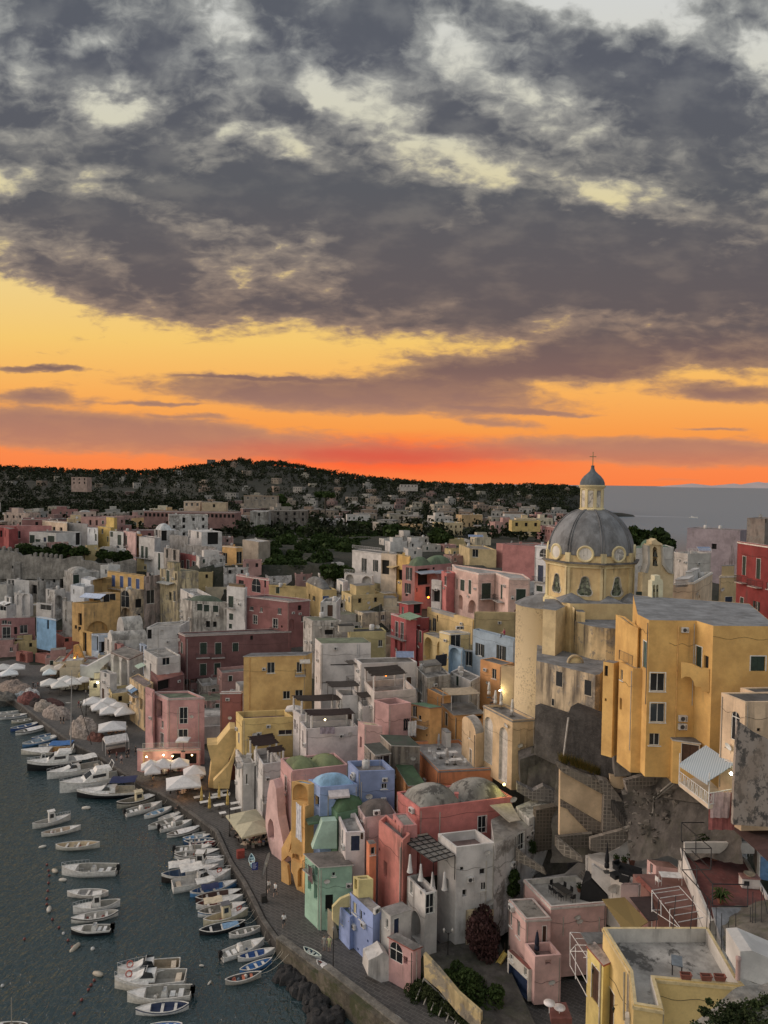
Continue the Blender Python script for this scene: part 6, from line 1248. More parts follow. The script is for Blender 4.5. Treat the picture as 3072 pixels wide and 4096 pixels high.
def tree(x,y,z,s,label,group=None,kind='round',sz=1.0,cat='tree',var=0,name='tree'):
 o=empty(name,(x,y,z),R.uniform(0,6)); o.scale=(s,s,s*sz); tag(o,label,cat,group)
 link('crown',CR[kind][var%3],o); link('trunk',TR[1 if kind=='pine' else 0],o); return o
# wooded garden in mid town, castle garden and single trees
CNT=0
def inpoly(x,y,P):
 c=False; j=len(P)-1
 for i in range(len(P)):
  if (P[i][1]>y)!=(P[j][1]>y) and x<(P[j][0]-P[i][0])*(y-P[i][1])/(P[j][1]-P[i][1])+P[i][0]: c=not c
  j=i
 return c
WOOD=[(905,2120),(960,2095),(1150,2085),(1330,2090),(1500,2110),(1520,2180),(1400,2215),(1395,2300),(1080,2275),(1075,2170),(905,2140)]
def bld_near(x,y,pad=1.0):
 for b in ALLB:
  if abs(b.cen.x-x)<14 and abs(b.cen.y-y)<14:
   P=[(p.x,p.y) for p in b.poly]
   if inpoly(x,y,P): return True
 return False
rr=random.Random(5); wt=[]
for Y in range(196,420,8):
 for px in range(880,1540,19):
  q=px+rr.uniform(-9,9); Y2=Y+rr.uniform(-4,4); x=(q-1536)/F*Y2; z=min(zg(x,Y2),26)-(3 if Y2<300 else 4); sx,sy=proj((x,Y2,z+3))
  if inpoly(sx,sy,WOOD) and not bld_near(x,Y2): wt.append((x,Y2,z,rr.uniform(3.0,4.6)))
rr.shuffle(wt); wt=wt[:150]
wt.sort(key=lambda t:proj(t[:3])[0])
for i,(x,y,z,s) in enumerate(wt):
 tree(x,y,z,s,'dense dark green tree in the wooded garden in the middle of the town','trees in the wooded garden',var=i,sz=rr.uniform(.8,1.2))
for (px,py,Y,s,kd,lb) in ((1440,2140,395,7,'pine','big umbrella pine standing over the wooded garden'),(1590,2130,330,6.2,'round','large bushy green tree right of the umbrella pine'),(1770,2150,300,6,'round','round dark tree between the yellow houses and the white crenellated terrace'),(1300,2010,560,8,'pine','wide umbrella pine in the middle of the far town'),(1105,2005,620,9,'round','round dark tree beside the long grey barracks in the far town'),(2540,2150,185,4.5,'round','bushy tree behind the green dome right of the church dome'),(2610,2160,180,4.5,'round','broad tree between bell gable and sea'),(2660,2175,178,3.6,'round','smaller tree at the right end of the row behind the bell gable'),(1140,2030,540,5,'round','small tree behind the white cube house in mid distance')):
 p=atY(px,py,Y); tree(p.x,p.y,p.z-s*.9,s,lb,None,kd)
rr=random.Random(8)
cg=[]
for i in range(26):
 x=rr.uniform(230,1420); y=lerp([230,620,800,1000,1420],[830,850,830,860,900],x)+rr.uniform(-18,30); cg.append((x,y,252+rr.uniform(0,12),rr.uniform(1.8,3.2)))
cg.sort()
for i,(x,y,Y,s) in enumerate(cg):
 p=atY(*T('P',x,y),Y); tree(p.x,p.y,p.z-s*.9,s,'dark clipped tree in the garden behind the crenellated fortress wall','trees behind the fortress wall',var=i)
# far town houses
COLS=[('b0aaa2','pale grey'),('b5b1ac','white'),('bcae90','cream'),('c0a878','light yellow'),('b08f5c','ochre'),('a97a70','pink'),('94605a','rose'),('8d8478','grey brown'),('b59c8c','beige'),('b5b1ac','white')]
GREEN=[[(-300,1935),(330,1935),(520,1985),(760,1975),(760,2045),(420,2060),(150,2040),(-300,2010)],[(-300,2030),(60,2030),(60,2048),(-300,2048)]]+[WOOD]
rr=random.Random(21); spots=[]
Y=318
while Y<1290:
 step=26+Y*.06
 xs=-170+rr.uniform(0,60)
 while xs<2330:
  w=rr.uniform(8,17)*(1 if Y<900 else .8); q=xs; xs+= (w*F/Y)+rr.uniform(2,30)+(rr.random()<.25)*rr.uniform(10,60)+(35 if Y>850 else 0)+(35 if Y>600 else 0)
  Y2=Y+rr.uniform(-9,9); x=(q-1536)/F*Y2; z=zg(x,Y2); sx,sy=proj((x,Y2,z+3)); 
  if z<6: continue
  if any(inpoly(sx,sy,g) for g in GREEN): continue
  if sx>2150 and Y2>700 and rr.random()<.8: continue
  if sy<1915 and rr.random()<.55: continue
  if 560<sx<1500 and Y2>1000 and rr.random()<.2: continue
  if Y2>700 and rr.random()<.08: continue
  if bld_near(x,Y2) or any((V((x,Y2))-b.cen).length<9 for b in ALLB): continue
  if Y2<370 and 1080<sx<2200 and sy>2120: continue
  spots.append((x,Y2,z,w,sx,sy))
 Y+=step
print('far houses',len(spots))
ORD='first second third fourth fifth sixth seventh eighth ninth tenth eleventh twelfth thirteenth fourteenth fifteenth sixteenth seventeenth eighteenth nineteenth twentieth'.split()
recs=[]; NB=len([b for b in ALLB if b.root.name.startswith('house')]); spots.sort(key=lambda t:-t[3]/t[1]); nk=max(0,286-NB); restS=spots[nk:]; spots=spots[:nk]; print('house budget',NB,nk,len(restS))
for (x,y,z,w,sx,sy) in spots:
 col,cn=rr.choice(COLS); band=('on the slope of the wooded hill' if y>980 else 'in the farthest rows below the wooded hill' if y>720 else 'in the middle rows of the far town' if y>480 else 'in the near rows of the far town')
 side='left' if sx<600 else 'centre' if sx<1200 else 'right'
 recs.append(dict(x=x,y=y,z=z,w=w,col=col,cn=cn,key=(cn,band,side),sx=sx))
from collections import defaultdict
gr=defaultdict(list)
for r_ in recs: gr[r_['key']].append(r_)
for k_,l in gr.items():
 l.sort(key=lambda q:q['sx'])
 for i,r_ in enumerate(l):
  pl={'left':'left third','centre':'middle third','right':'right third'}[k_[2]]
  r_['label']=('%s %s house %s, %s'%(ORD[min(i,19)],k_[0],k_[1],pl)) if len(l)>1 else 'only %s house %s, %s'%(k_[0],k_[1],pl)
for r_ in recs:
 x,y,z,w=r_['x'],r_['y'],r_['z'],r_['w']; d=rr.uniform(7,12); h=rr.choice([3.6,4.2,6.8,7.2,7.6,10]) if y<900 else rr.choice([4,6,7]); a=rr.uniform(-.5,.5) if rr.random()<.6 else rr.uniform(.2,.6)
 c,s_=math.cos(a),math.sin(a); P=[(-w/2,-d/2),(w/2,-d/2),(w/2,d/2),(-w/2,d/2)]; P=[(x+p*c-q*s_,y+p*s_+q*c) for p,q in P]
 feats=[]; nst=max(1,int(h/3.2)); vis=[0,1 if x<0 else 3]; 
 for e in vis:
  L=w if e in(0,2) else d; n=max(1,int(L/rr.uniform(2.6,4)))
  st=rr.choice('gdgwd'); 
  for fl_ in range(nst):
   for k_ in range(n):
    if rr.random()<.22: continue
    big=rr.random()<.25; feats.append([st if not big else 'd',str(L*(k_+.5)/n),str(z+.9+fl_*3.2-(.7 if big else 0)),'1.1' if not big else '1.2','1.4' if not big else '2.2',str(e)])
 rz='%02x%02x%02x'%((rr.randint(110,150),)*3)
 b=building('house',r_['label'],r_['col'],P,z+h,z-3,vis,dirt=rr.choice([.15,.3,.5]),par=rr.choice([.15,.5,.8]),roofc=rz,feats=feats,clut=y<700,trim='b0aaa0' if rr.random()<.35 else None)
 k_=rr.random()
 if k_<.35:
  m=MB(); ww=rr.uniform(2.5,w*.5); q=[(-ww/2,-1.6),(ww/2,-1.6),(ww/2,1.8),(-ww/2,1.8)]; ox=rr.uniform(-.2,.2)*w; q=[((p+ox)*c-t*s_,(p+ox)*s_+t*c) for p,t in q]
  m.prism(q,h+3-.8,h+3+rr.uniform(1.6,2.5),plaster(r_['col'],.3),mtop=roofmat(rz)); m.build('roof_hut',b.root)
 elif k_<.5:
  m=MB(); cc=[(-w*.3,-d*.3),(w*.3,-d*.3),(w*.3,d*.3),(-w*.3,d*.3)]; cc=[(p*c-t*s_,p*s_+t*c) for p,t in cc]; m.vault(cc,1.8,h+3-b.zt+b.rz,roofmat('a5a29c',.2)); m.build('vault',b.root)
mb=MB()
for (x,y,z,w,sx,sy) in restS:
 col=rr.choice(['8f8a82','948c7a','8c7d6c','85705f','7d5f58','98948c']); d=rr.uniform(7,11); h=rr.choice([3.8,4.5,6.8,7.2]); a=rr.uniform(-.5,.5); c,s_=math.cos(a),math.sin(a); X=M4.Translation((x,y,z-3))@rot2(a); pm=plaster(col,.3); dk_=flat('26282a',.7); wz=h+3
 mb.box((-w/2,-d/2,0),(w/2,d/2,wz),pm,X); mb.box((-w/2-.1,-d/2-.1,wz+.01),(w/2+.1,d/2+.1,wz+.3),roofmat('8a8680'),X)
 if rr.random()<.4: mb.box((-w*.2,-d*.2,wz+.31),(w*.25,d*.3,wz+2.4),pm,X)
 for fl_ in range(max(1,int(h/3.2))):
  for k_ in range(max(1,int(w/3))):
   if rr.random()<.8: u=-w/2+w*(k_+.5)/max(1,int(w/3)); mb.box((u-.6,-d/2-.03,3.9+fl_*3.2),(u+.6,-d/2+.02,5.5+fl_*3.2),dk_,X)
  for k_ in range(2): sd_=1 if x<0 else -1; v=-d/2+d*(k_+.5)/2; mb.box((sd_*w/2-.03,v-.5,3.9+fl_*3.2),(sd_*w/2+.03,v+.5,5.4+fl_*3.2),dk_,X)
tag(mb.build('far_houses'),'tiny pale houses scattered in the farthest rows and on the wooded hill','houses',kind='stuff')
# landmark blocks in the far town
def fb(label,col,px,py,Y,w,d,h,a=0,st='d',nw=4,ns=2,dirt=.3,name='house',trim=None,roofc='7d786f'):
 p=atY(px,py,Y); x,y,zt=p; c,s_=math.cos(a),math.sin(a); P=[(0,0),(w,0),(w,d),(0,d)]; P=[(x+q*c-t*s_,y+q*s_+t*c) for q,t in P]; f=[]
 for k_ in range(nw):
  for j in range(ns): f.append([st,str(w*(k_+.5)/nw),str(zt-2.6-3.3*j),'1.3','1.7','0'])
 building(name,label,col,P,zt,zt-h,[0,1 if x<0 else 3],dirt=dirt,par=.2,roofc=roofc,feats=f,trim=trim,clut=False)
fb('long ochre grey barracks with tiled edge in the far town','8a7f70',975,1982,520,24,9,9,0,'w',4,1,.5,trim='a5794a')
fb('long rose brown building with a row of dark attic openings','8a6058',575,2045,360,46,12,8,-.05,'d',22,1,.3,trim='b0908c')
fb('beige windowless hall in front of the rose tower','b09a78',808,2010,400,13,10,8,.1,'d',1,1)
fb('cream house with white corner strips left of the beige hall','bda488',735,2005,405,9,9,7,.1,'w',3,1,trim='b8b2a8')
fb('dark grey brown windowed old block above the wooded garden','6f675e',1062,2042,420,24,14,14,.05,'d',5,2,.8)
fb('white topped pale block at the left end of the dark old block','9a968e',1000,2045,400,10,14,12,.05,'d',1,1,.7,roofc='b8b8b6')
fb('pink tower house rising from the trees at the left','a58a7c',285,1908,640,14,10,13,0,'d',3,2)
fb('square castle like villa on the hilltop','5f5a54',828,1838,1400,14,10,10,0,'d',2,1)
fb('white long house on the slope right of the hilltop','a8a098',1600,1938,900,22,10,8,0,'d',5,1)
fb('yellow house among trees far behind the church dome','b59a4c',2048,2082,330,13,8,5,0,'d',3,1)
# far woodland: one mass
def farwood():
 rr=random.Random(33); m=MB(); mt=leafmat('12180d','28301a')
 n=0
 for i in range(6800):
  px=rr.uniform(-250,2345); Y=rr.uniform(330,1420)**1.0
  x=(px-1536)/F*Y; z=zg(x,Y); 
  if z<5: continue
  sx,sy=proj((x,Y,z+3)); g=any(inpoly(sx,sy,q) for q in GREEN[:2])
  pr=.95 if g else (.85 if Y>980 else .55 if Y>750 else .32)
  if sx>2130 and Y>700: pr=1
  if rr.random()>pr: continue
  s=rr.uniform(2.2,4.6)*(1.3 if Y>1000 else 1); hgt=z+s*.9
  k=26 if Y>800 else 40
  leaves(m,(x,Y,hgt),s*rr.uniform(.8,1.1),k,s*.22,mt,rr,rr.uniform(.7,1.15),.3); n+=1
  if n<0: break
 # ridge line trees
 for i in range(420):
  px=rr.uniform(-120,2320); Y=rr.uniform(1240,1400); x=(px-1536)/F*Y; z=zg(x,Y)
  if z<5: continue
  s=rr.uniform(3,6.5); k=34
  for j in range(2): leaves(m,(x+rr.uniform(-s,s)*.5,Y,z+s*rr.uniform(.6,1.3)),s*.7,k,s*.16,mt,rr,.8,.3)
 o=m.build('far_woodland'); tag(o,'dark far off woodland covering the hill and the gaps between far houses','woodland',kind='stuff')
farwood()
# headland cliffs
rockpatch('headland','','C',[(-40,230,1290),(470,400,1300),(480,560,1250),(-60,560,1100)],30,9,rockmat('3a3830',.05,.5),seed=3)
m=MB(); p=atz(*T('C',690,430),0); m.lathe([(40,-2),(34,3),(20,6),(0,7)],(p.x-20,p.y,0),rockmat('3a3830',.05),12,sx=1.3,sy=.5); tag(m.build('rocky_islet'),kind='structure')
REG.update(U=(500,3050,.3014),X=(0,2950,.3617),Z=(0,2650,.3014),W=(620,3400,.3014),Y=(2450,3200,.3749),G2=(1850,3300,.3918))
# boats
def hullmesh(L,W,h,tr,hc,sc_,rc,ic,deck=0,floor=.12):
 """x forward; tr transom stern; deck: fraction from the bow closed by a foredeck"""
 n=18; m=MB(); H=flat(hc,.35); S=flat(sc_,.35); Rm=flat(rc,.5); I=flat(ic,.6)
 def hw(t):
  if tr: return W/2*((.80+.2*math.sin(min(1,t*1.9)*math.pi/2)) if t<.52 else max(0,1-((t-.52)/.48)**1.75))
  return W/2*max(0,1-abs((t-.46)/(.46 if t<.46 else .54))**(2.6 if t<.46 else 2.1))
 def sh(t): return h*(1+.42*max(0,(t-.35)/.65)**2+(0 if tr else .3*max(0,(.35-t)/.35)**2))
 st=[i/n for i in range(n+1)]; X=lambda t:-L/2+L*t
 rings=[]
 for t in st:
  w=hw(t); s=sh(t); k=.62 if tr else .5
  rings.append([(X(t)-(0.0),0,-.35),(X(t),w*k,-.2),(X(t),w*.93,s*.35),(X(t),w*.985,s*.72),(X(t),w,s)])
 for sg in (1,-1):
  vs=[(x,y*sg,z) for r in rings for (x,y,z) in r]
  for band,mt in ((0,H),(1,H),(2,H),(3,S)):
   fs=[]
   for i in range(n):
    q=(i*5+band,(i+1)*5+band,(i+1)*5+band+1,i*5+band+1); fs.append(q if sg<0 else q[::-1])
   m.add(vs,fs,mt,True)
 if tr:
  r=rings[0]; P=[(x,y,z) for x,y,z in r]+[(x,-y,z) for x,y,z in r[::-1]]; m.add(P,[tuple(range(len(P)))],H)
 hull=m
 # rim
 rm=MB(); 
 for sg in (1,-1):
  pts=[(X(t),hw(t)*sg,sh(t)+.015) for t in st]; rm.tube(pts,.055,Rm,5)
 if tr: rm.tube([(X(0),hw(0),sh(0)+.015),(X(0),-hw(0),sh(0)+.015)],.055,Rm,5)
 # interior
 im=MB(); 
 a=[(X(t),max(0,hw(t)-.07),sh(t)-.01) for t in st]; b=[(X(t),max(0,hw(t)*.8-.08),floor) for t in st]
 k=len(a); fs=[]
 for sg in (1,-1):
  vs=[(x,y*sg,z) for x,y,z in a]+[(x,y*sg,z) for x,y,z in b]; im.add(vs,[(i,i+1,k+i+1,k+i) for i in range(k-1)],I)
 vs=[(x,y,z) for x,y,z in b]+[(x,-y,z) for x,y,z in b]; im.add(vs,[(i,i+1,k+i+1,k+i) for i in range(k-1)],I)
 if tr: im.add([(X(0)+.06,hw(0)-.05,sh(0)),(X(0)+.06,-hw(0)+.05,sh(0)),(X(0)+.06,-hw(0)*.8+.05,floor),(X(0)+.06,hw(0)*.8-.05,floor)],[(0,1,2,3)],I)
 dm=None
 if deck:
  dm=MB(); D=flat(rc if deck<.3 else 'c0bdb6',.45); ts=[t for t in st if t>=1-deck-.01]; vs=[]
  for t in ts:
   w=max(.0,hw(t)-.03); vs+=[(X(t),-w,sh(t)),(X(t),0,sh(t)+.08*w+.02),(X(t),w,sh(t))]
  fs=[]
  for i in range(len(ts)-1): fs+=[(3*i,3*i+3,3*i+4,3*i+1),(3*i+1,3*i+4,3*i+5,3*i+2)]
  dm.add(vs,fs,D,False)
  t=ts[0]; w=hw(t)-.05; dm.add([(X(t),-w,sh(t)),(X(t),w,sh(t)),(X(t),w*.8,floor),(X(t),-w*.8,floor)],[(0,1,2,3)],D)
 return hull,rm,im,dm,hw,sh,X
def outboard():
 if 'ob' in WC: return WC['ob']
 m=MB(); c=flat('1b1c1e',.35); m.box((-.3,-.2,.25),(.15,.2,.85),c); m.box((-.22,-.14,.851),(.08,.14,.95),c); m.tube([(-.08,0,.3),(-.12,0,-.5)],.09,c,6); m.box((-.25,-.05,-.6),(.1,.05,-.35),c); m.tube([(.1,0,.5),(.55,.05,.6)],.03,c,4); WC['ob']=m.mesh('outboard_motor'); return WC['ob']
def buoyring():
 if 'lb' in WC: return WC['lb']
 m=MB(); c=flat('a8452f',.5); m.tube([(.3*math.cos(a),0,.3*math.sin(a)) for a in [i*math.pi/8 for i in range(17)]],.07,c,6,caps=False); WC['lb']=m.mesh('lifebuoy'); return WC['lb']
BN=0
def boat(kind,reg,bx,by,sx,sy,hc,ic,label,sc_=None,rc='b8b4ab',ex='',group=None,zoff=0,name=None):
 B_=atz(*T(reg,bx,by),.6+zoff); S_=atz(*T(reg,sx,sy),.6+zoff); d=B_-S_; L=max(2.6,d.length); c=(B_+S_)/2; bw=d.normalized()*(L/2)+c; c00=c.copy()
 nm=name or {'g':'rowing_boat','m':'motorboat','c':'cabin_cruiser','f':'motor_yacht','p':'fishing_boat','r':'rigid_inflatable_boat'}[kind]
 rt=empty(nm,(c.x,c.y,zoff),math.atan2(d.y,d.x)); tag(rt,label,'boat',group or 'boats moored in the harbour')
 tr=kind in 'mcfr'; W=L*(.30 if kind in 'gp' else .33); W=min(W,3.4); h={'g':.55,'m':.7,'c':.75,'f':1.1,'p':.75,'r':.55}[kind]*max(.8,min(1.25,L/6))
 dk={'g':.0,'m':.3,'c':.52,'f':.55,'p':.42,'r':.22}[kind]
 if 'k' in ex: dk=.3
 if 'K' in ex: dk=.5
 hull,rm,im,dm,hw,sh,X=hullmesh(L,W,h,tr,hc,sc_ or hc,rc,ic,dk,floor=.1 if kind!='f' else .5)
 hull.build('hull',rt); rm.build('gunwale',rt); im.build('interior',rt)
 if dm: dm.build('foredeck',rt)
 wh=flat('c4c1ba',.45); gl=glass()
 def prismx(prof,y0,y1,mt,nm,par=rt,taper=1.0):
  m=MB(); vs=[(x,y0,z) for x,z in prof]+[(x,y1,z) for x,z in prof]; k=len(prof)
  cz=min(z for x,z in prof)
  vs=[(x,y*(1-(1-taper)*(z-cz)/max(.01,max(q for _,q in prof)-cz)),z) for x,y,z in vs]
  m.add(vs,[(i,(i+1)%k,k+(i+1)%k,k+i) for i in range(k)]+[tuple(range(k))[::-1],tuple(range(k,2*k))],mt); return m.build(nm,par)
 if kind=='g' or kind=='r':
  for t in (.25,.5,.72):
   if X(t)>X(1-dk)-.1 and dk: continue
   w=hw(t)-.08; m=MB(); m.box((X(t)-.14,-w,sh(t)*.72),(X(t)+.14,w,sh(t)*.72+.05),flat(rc if 'o' not in ex else 'a8552f',.6)); m.build('bench',rt)
  if 't' in ex:
   t=.72; m=MB(); m.box((X(.5),-hw(.6)*.85,sh(.6)-.02),(X(.85),hw(.6)*.6,sh(.6)+.05),flat('5d86a8',.6)); m.build('locker_lid',rt)
 if 'w' in ex: # white cover sheet over the fore part
  m=MB(); ts=[.3+.66*i/8 for i in range(9)]; vs=[]
  for t in ts: w=hw(t)+.02; vs+=[(X(t),-w,sh(t)+.02),(X(t),0,sh(t)+.22+.05*math.sin(t*30)),(X(t),w,sh(t)+.02)]
  fs=[]
  for i in range(8): fs+=[(3*i,3*i+3,3*i+4,3*i+1),(3*i+1,3*i+4,3*i+5,3*i+2)]
  m.add(vs,fs,flat('bfbcb8',.7),True); m.build('cover',rt)
 if kind in 'mr':
  x=X(.42); w=.38; z0=.12; prismx([(x-.35,z0),(x+.35,z0),(x+.2,z0+.95),(x-.2,z0+.95)],-w,w,wh,'console')
  m=MB(); m.add([(x+.2,-w,z0+.96),(x+.2,w,z0+.96),(x+.02,w*.8,z0+1.4),(x+.02,-w*.8,z0+1.4)],[(0,1,2,3)],gl); m.build('windscreen',rt)
  m=MB(); m.box((X(.12),-hw(.12)*.8,.1),(X(.2),hw(.12)*.8,.5),wh); m.box((X(.25),-.4,.1),(X(.33),.4,.55),wh); m.build('seat',rt)
  o=link('outboard_motor',outboard(),rt,(X(0)-.1,0,h*.35)); 
 if kind=='r':
  m=MB(); 
  for sg in (1,-1): m.tube([(X(t),(hw(t)+.02)*sg,sh(t)*.9) for t in [i/14 for i in range(15)]],.2,flat(hc,.5),7)
  m.build('tube',rt)
 if kind=='p' or 'P' in ex:
  x0,x1=X(.42),X(.58); w=min(.85,W*.3); z0=.15; zt=z0+1.95; c2='b5a882' if 'y' in ex else 'c0bdb6'; cb=flat(c2,.5)
  o=prismx([(x0,z0),(x1+.1,z0),(x1+.1,z0+1.15),(x1-.15,zt),(x0,zt)],-w,w,cb,'cabin',taper=.88)
  m=MB(); m.box((x0-.15,-w,zt+.001),(x1+.05,w,zt+.07),cb if 'n' not in ex else flat('55565a')); m.build('cabin_roof',o)
  m=MB(); 
  for sg in (1,-1): m.box((x0+.15,sg*(w*.93)-.02,z0+1.05),(x1-.2,sg*(w*.93)+.02,z0+1.65),gl)
  m.add([(x1+.115,-w*.75,z0+1.2),(x1+.115,w*.75,z0+1.2),(x1-.09,w*.7,zt-.12),(x1-.09,-w*.7,zt-.12)],[(0,1,2,3)],gl); m.build('windscreen',o)
 if kind=='c':
  x0,x1=X(.36),X(.60); w=W*.36; z0=h*.9; zt=z0+1.0
  o=prismx([(X(.42),z0),(X(.86),z0+.12),(X(.7),z0+.42),(x1,z0+.75),(X(.42),z0+.8)],-w*.85,w*.85,wh,'cabin',taper=.75)
  m=MB(); m.add([(x1+.25,-w*.75,z0+.44),(x1+.25,w*.75,z0+.44),(x1-.35,w*.6,z0+1.05),(x1-.35,-w*.6,z0+1.05)],[(0,1,2,3)],gl)
  for sg in (1,-1): m.add([(x1+.25,sg*w*.75,z0+.44),(x1-.35,sg*w*.6,z0+1.05),(x1-1.0,sg*w*.68,z0+.95),(x1-1.2,sg*w*.8,z0+.44)],[(0,1,2,3)],gl)
  m.build('windscreen',o)
  m=MB(); m.tube([(x1-.35,-w*.62,z0+1.07),(x1-.35,w*.62,z0+1.07)],.03,wh,5); m.build('windscreen_frame',o)
  m=MB(); m.box((X(.06),-w*.8,.2),(X(.14),w*.8,.75),flat('b5a58c',.7)); m.build('seat',rt)
 if kind=='f':
  w=W*.40; z0=h; x0,x1=X(.25),X(.62)
  o=prismx([(x0,z0-.5),(X(.66),z0+.1),(X(.60),z0+.55),(X(.5),z0+1.25),(X(.18),z0+1.3),(x0-.1,z0+1.2)],-w,w,wh,'cabin',taper=.86)
  m=MB(); 
  for sg in (1,-1): m.box((x0+.4,sg*(w*.93)-.03,z0+.5),(X(.5),sg*(w*.93)+.03,z0+1.0),gl)
  m.add([(X(.605)+.03,-w*.8,z0+.55),(X(.605)+.03,w*.8,z0+.55),(X(.51),w*.74,z0+1.22),(X(.51),-w*.74,z0+1.22)],[(0,1,2,3)],gl); m.build('windscreen',o)
  o2=prismx([(X(.2),z0+1.31),(X(.46),z0+1.31),(X(.42),z0+1.85),(X(.2),z0+1.7)],-w*.8,w*.8,wh,'flybridge',o,taper=.8)
  m=MB(); m.tube([(X(.2),-w*.8,z0+1.4),(X(.15),-w*.7,z0+2.4),(X(.15),w*.7,z0+2.4),(X(.2),w*.8,z0+1.4)],.07,wh,5); m.build('radar_arch',o)
 if 'b' in ex or 'B' in ex or 'D' in ex or 'T' in ex: # canopies
  cc={'b':'bdbab2','B':'1f2a50','D':'b5a584','T':'1f5f9c'}[[q for q in ex if q in 'bBDT'][0]]
  z=h+1.25 if kind not in 'cf' else h+1.75; xa,xb=(X(.12),X(.5)) if kind!='f' else (X(.05),X(.5)); w=W*.42; m=MB(); 
  vs=[];nn=6
  for i in range(nn+1):
   t=i/nn; x=xa+(xb-xa)*t
   for j in range(5): y=-w+2*w*j/4; vs.append((x,y,z+.18*(1-(2*j/4-1)**2)+.05*math.sin(t*9)))
  m.add(vs,[(i*5+j,(i+1)*5+j,(i+1)*5+j+1,i*5+j+1) for i in range(nn) for j in range(4)],flat(cc,.8),True)
  for x in (xa,xb):
   for y in (-w,w): m.tube([(x,y,z),(x*.9+.1*(xa+xb)/2,y,sh(.3)-.1)],.02,flat('a5a5a5',.4),4)
  m.build('canopy',rt)
 if kind in 'cf' or 'R' in ex:
  m=MB(); c=flat('b0b0b0',.35); ts=[.55+.45*i/7 for i in range(8)]
  for sg in (1,-1):
   pts=[(X(t),(hw(t)-.04)*sg,sh(t)+.5) for t in ts]; m.tube(pts,.018,c,4)
   for t in ts[::1]: m.tube([(X(t),(hw(t)-.04)*sg,sh(t)),(X(t),(hw(t)-.04)*sg,sh(t)+.5)],.014,c,4)
  m.build('rail',rt)
 if 'O' in ex: link('outboard_motor',outboard(),rt,(X(0)-.1,0,h*.35))
 if 'l' in ex: o=link('lifebuoy',buoyring(),rt,(X(.8),0,sh(.8)+.35)); o.rotation_euler=(.3,0,.2)
 if 'F' in ex:
  m=MB()
  for t in (.3,.5,.7): m.tube([(X(t),-hw(t)-.1,sh(t)-.1),(X(t),-hw(t)-.1,sh(t)-.6)],.1,flat('b5b2ab',.5),7)
  m.build('fender',rt)
 if 'M' in ex: m=MB(); m.tube([(X(.45),0,0),(X(.45),0,3.2)],.05,flat('8a8376'),6); m.build('mast',rt)
 best=None
 for i in range(len(Q)-1):
  ab=Q[i+1]-Q[i]; q2=V((bw.x,bw.y)); t=max(0,min(1,(q2-Q[i]).dot(ab)/ab.length_squared)); w2=Q[i]+ab*t
  if best is None or (w2-q2).length<best[0]: best=((w2-q2).length,w2)
 if best[0]<6 and not zoff:
  Rm_=rot2(-rt.rotation_euler.z); e_=Rm_@V((best[1].x-c00.x,best[1].y-c00.y,0)); s0=V((L/2-.2,0,h)); e_.z=1.55
  m=MB()
  for oy in (-.25,.3): m.tube([s0+V((0,oy*.4,0))+(e_+V((0,oy*3,0))-s0)*t-V((0,0,.5*math.sin(math.pi*t))) for t in (0,.25,.5,.75,1)],.022,flat('a39d8c',.9),3)
  m.build('mooring_line',rt)
 # mooring clutter
 if kind in 'gpm' and R.random()<.7:
  m=MB(); rr=random.Random(int(L*1000)); 
  for i in range(3):
   t=rr.uniform(.2,.7); s=rr.uniform(.1,.22); m.lathe([(s,-.1),(s*1.1,.1),(s*.6,.25),(0,.3)],(X(t),rr.uniform(-.3,.3),.2),flat(rr.choice(['5a5348','8f8a80','4f5f6e','7d3a2c','b0aca2']),.8),7)
  m.build('gear',rt)
 return rt
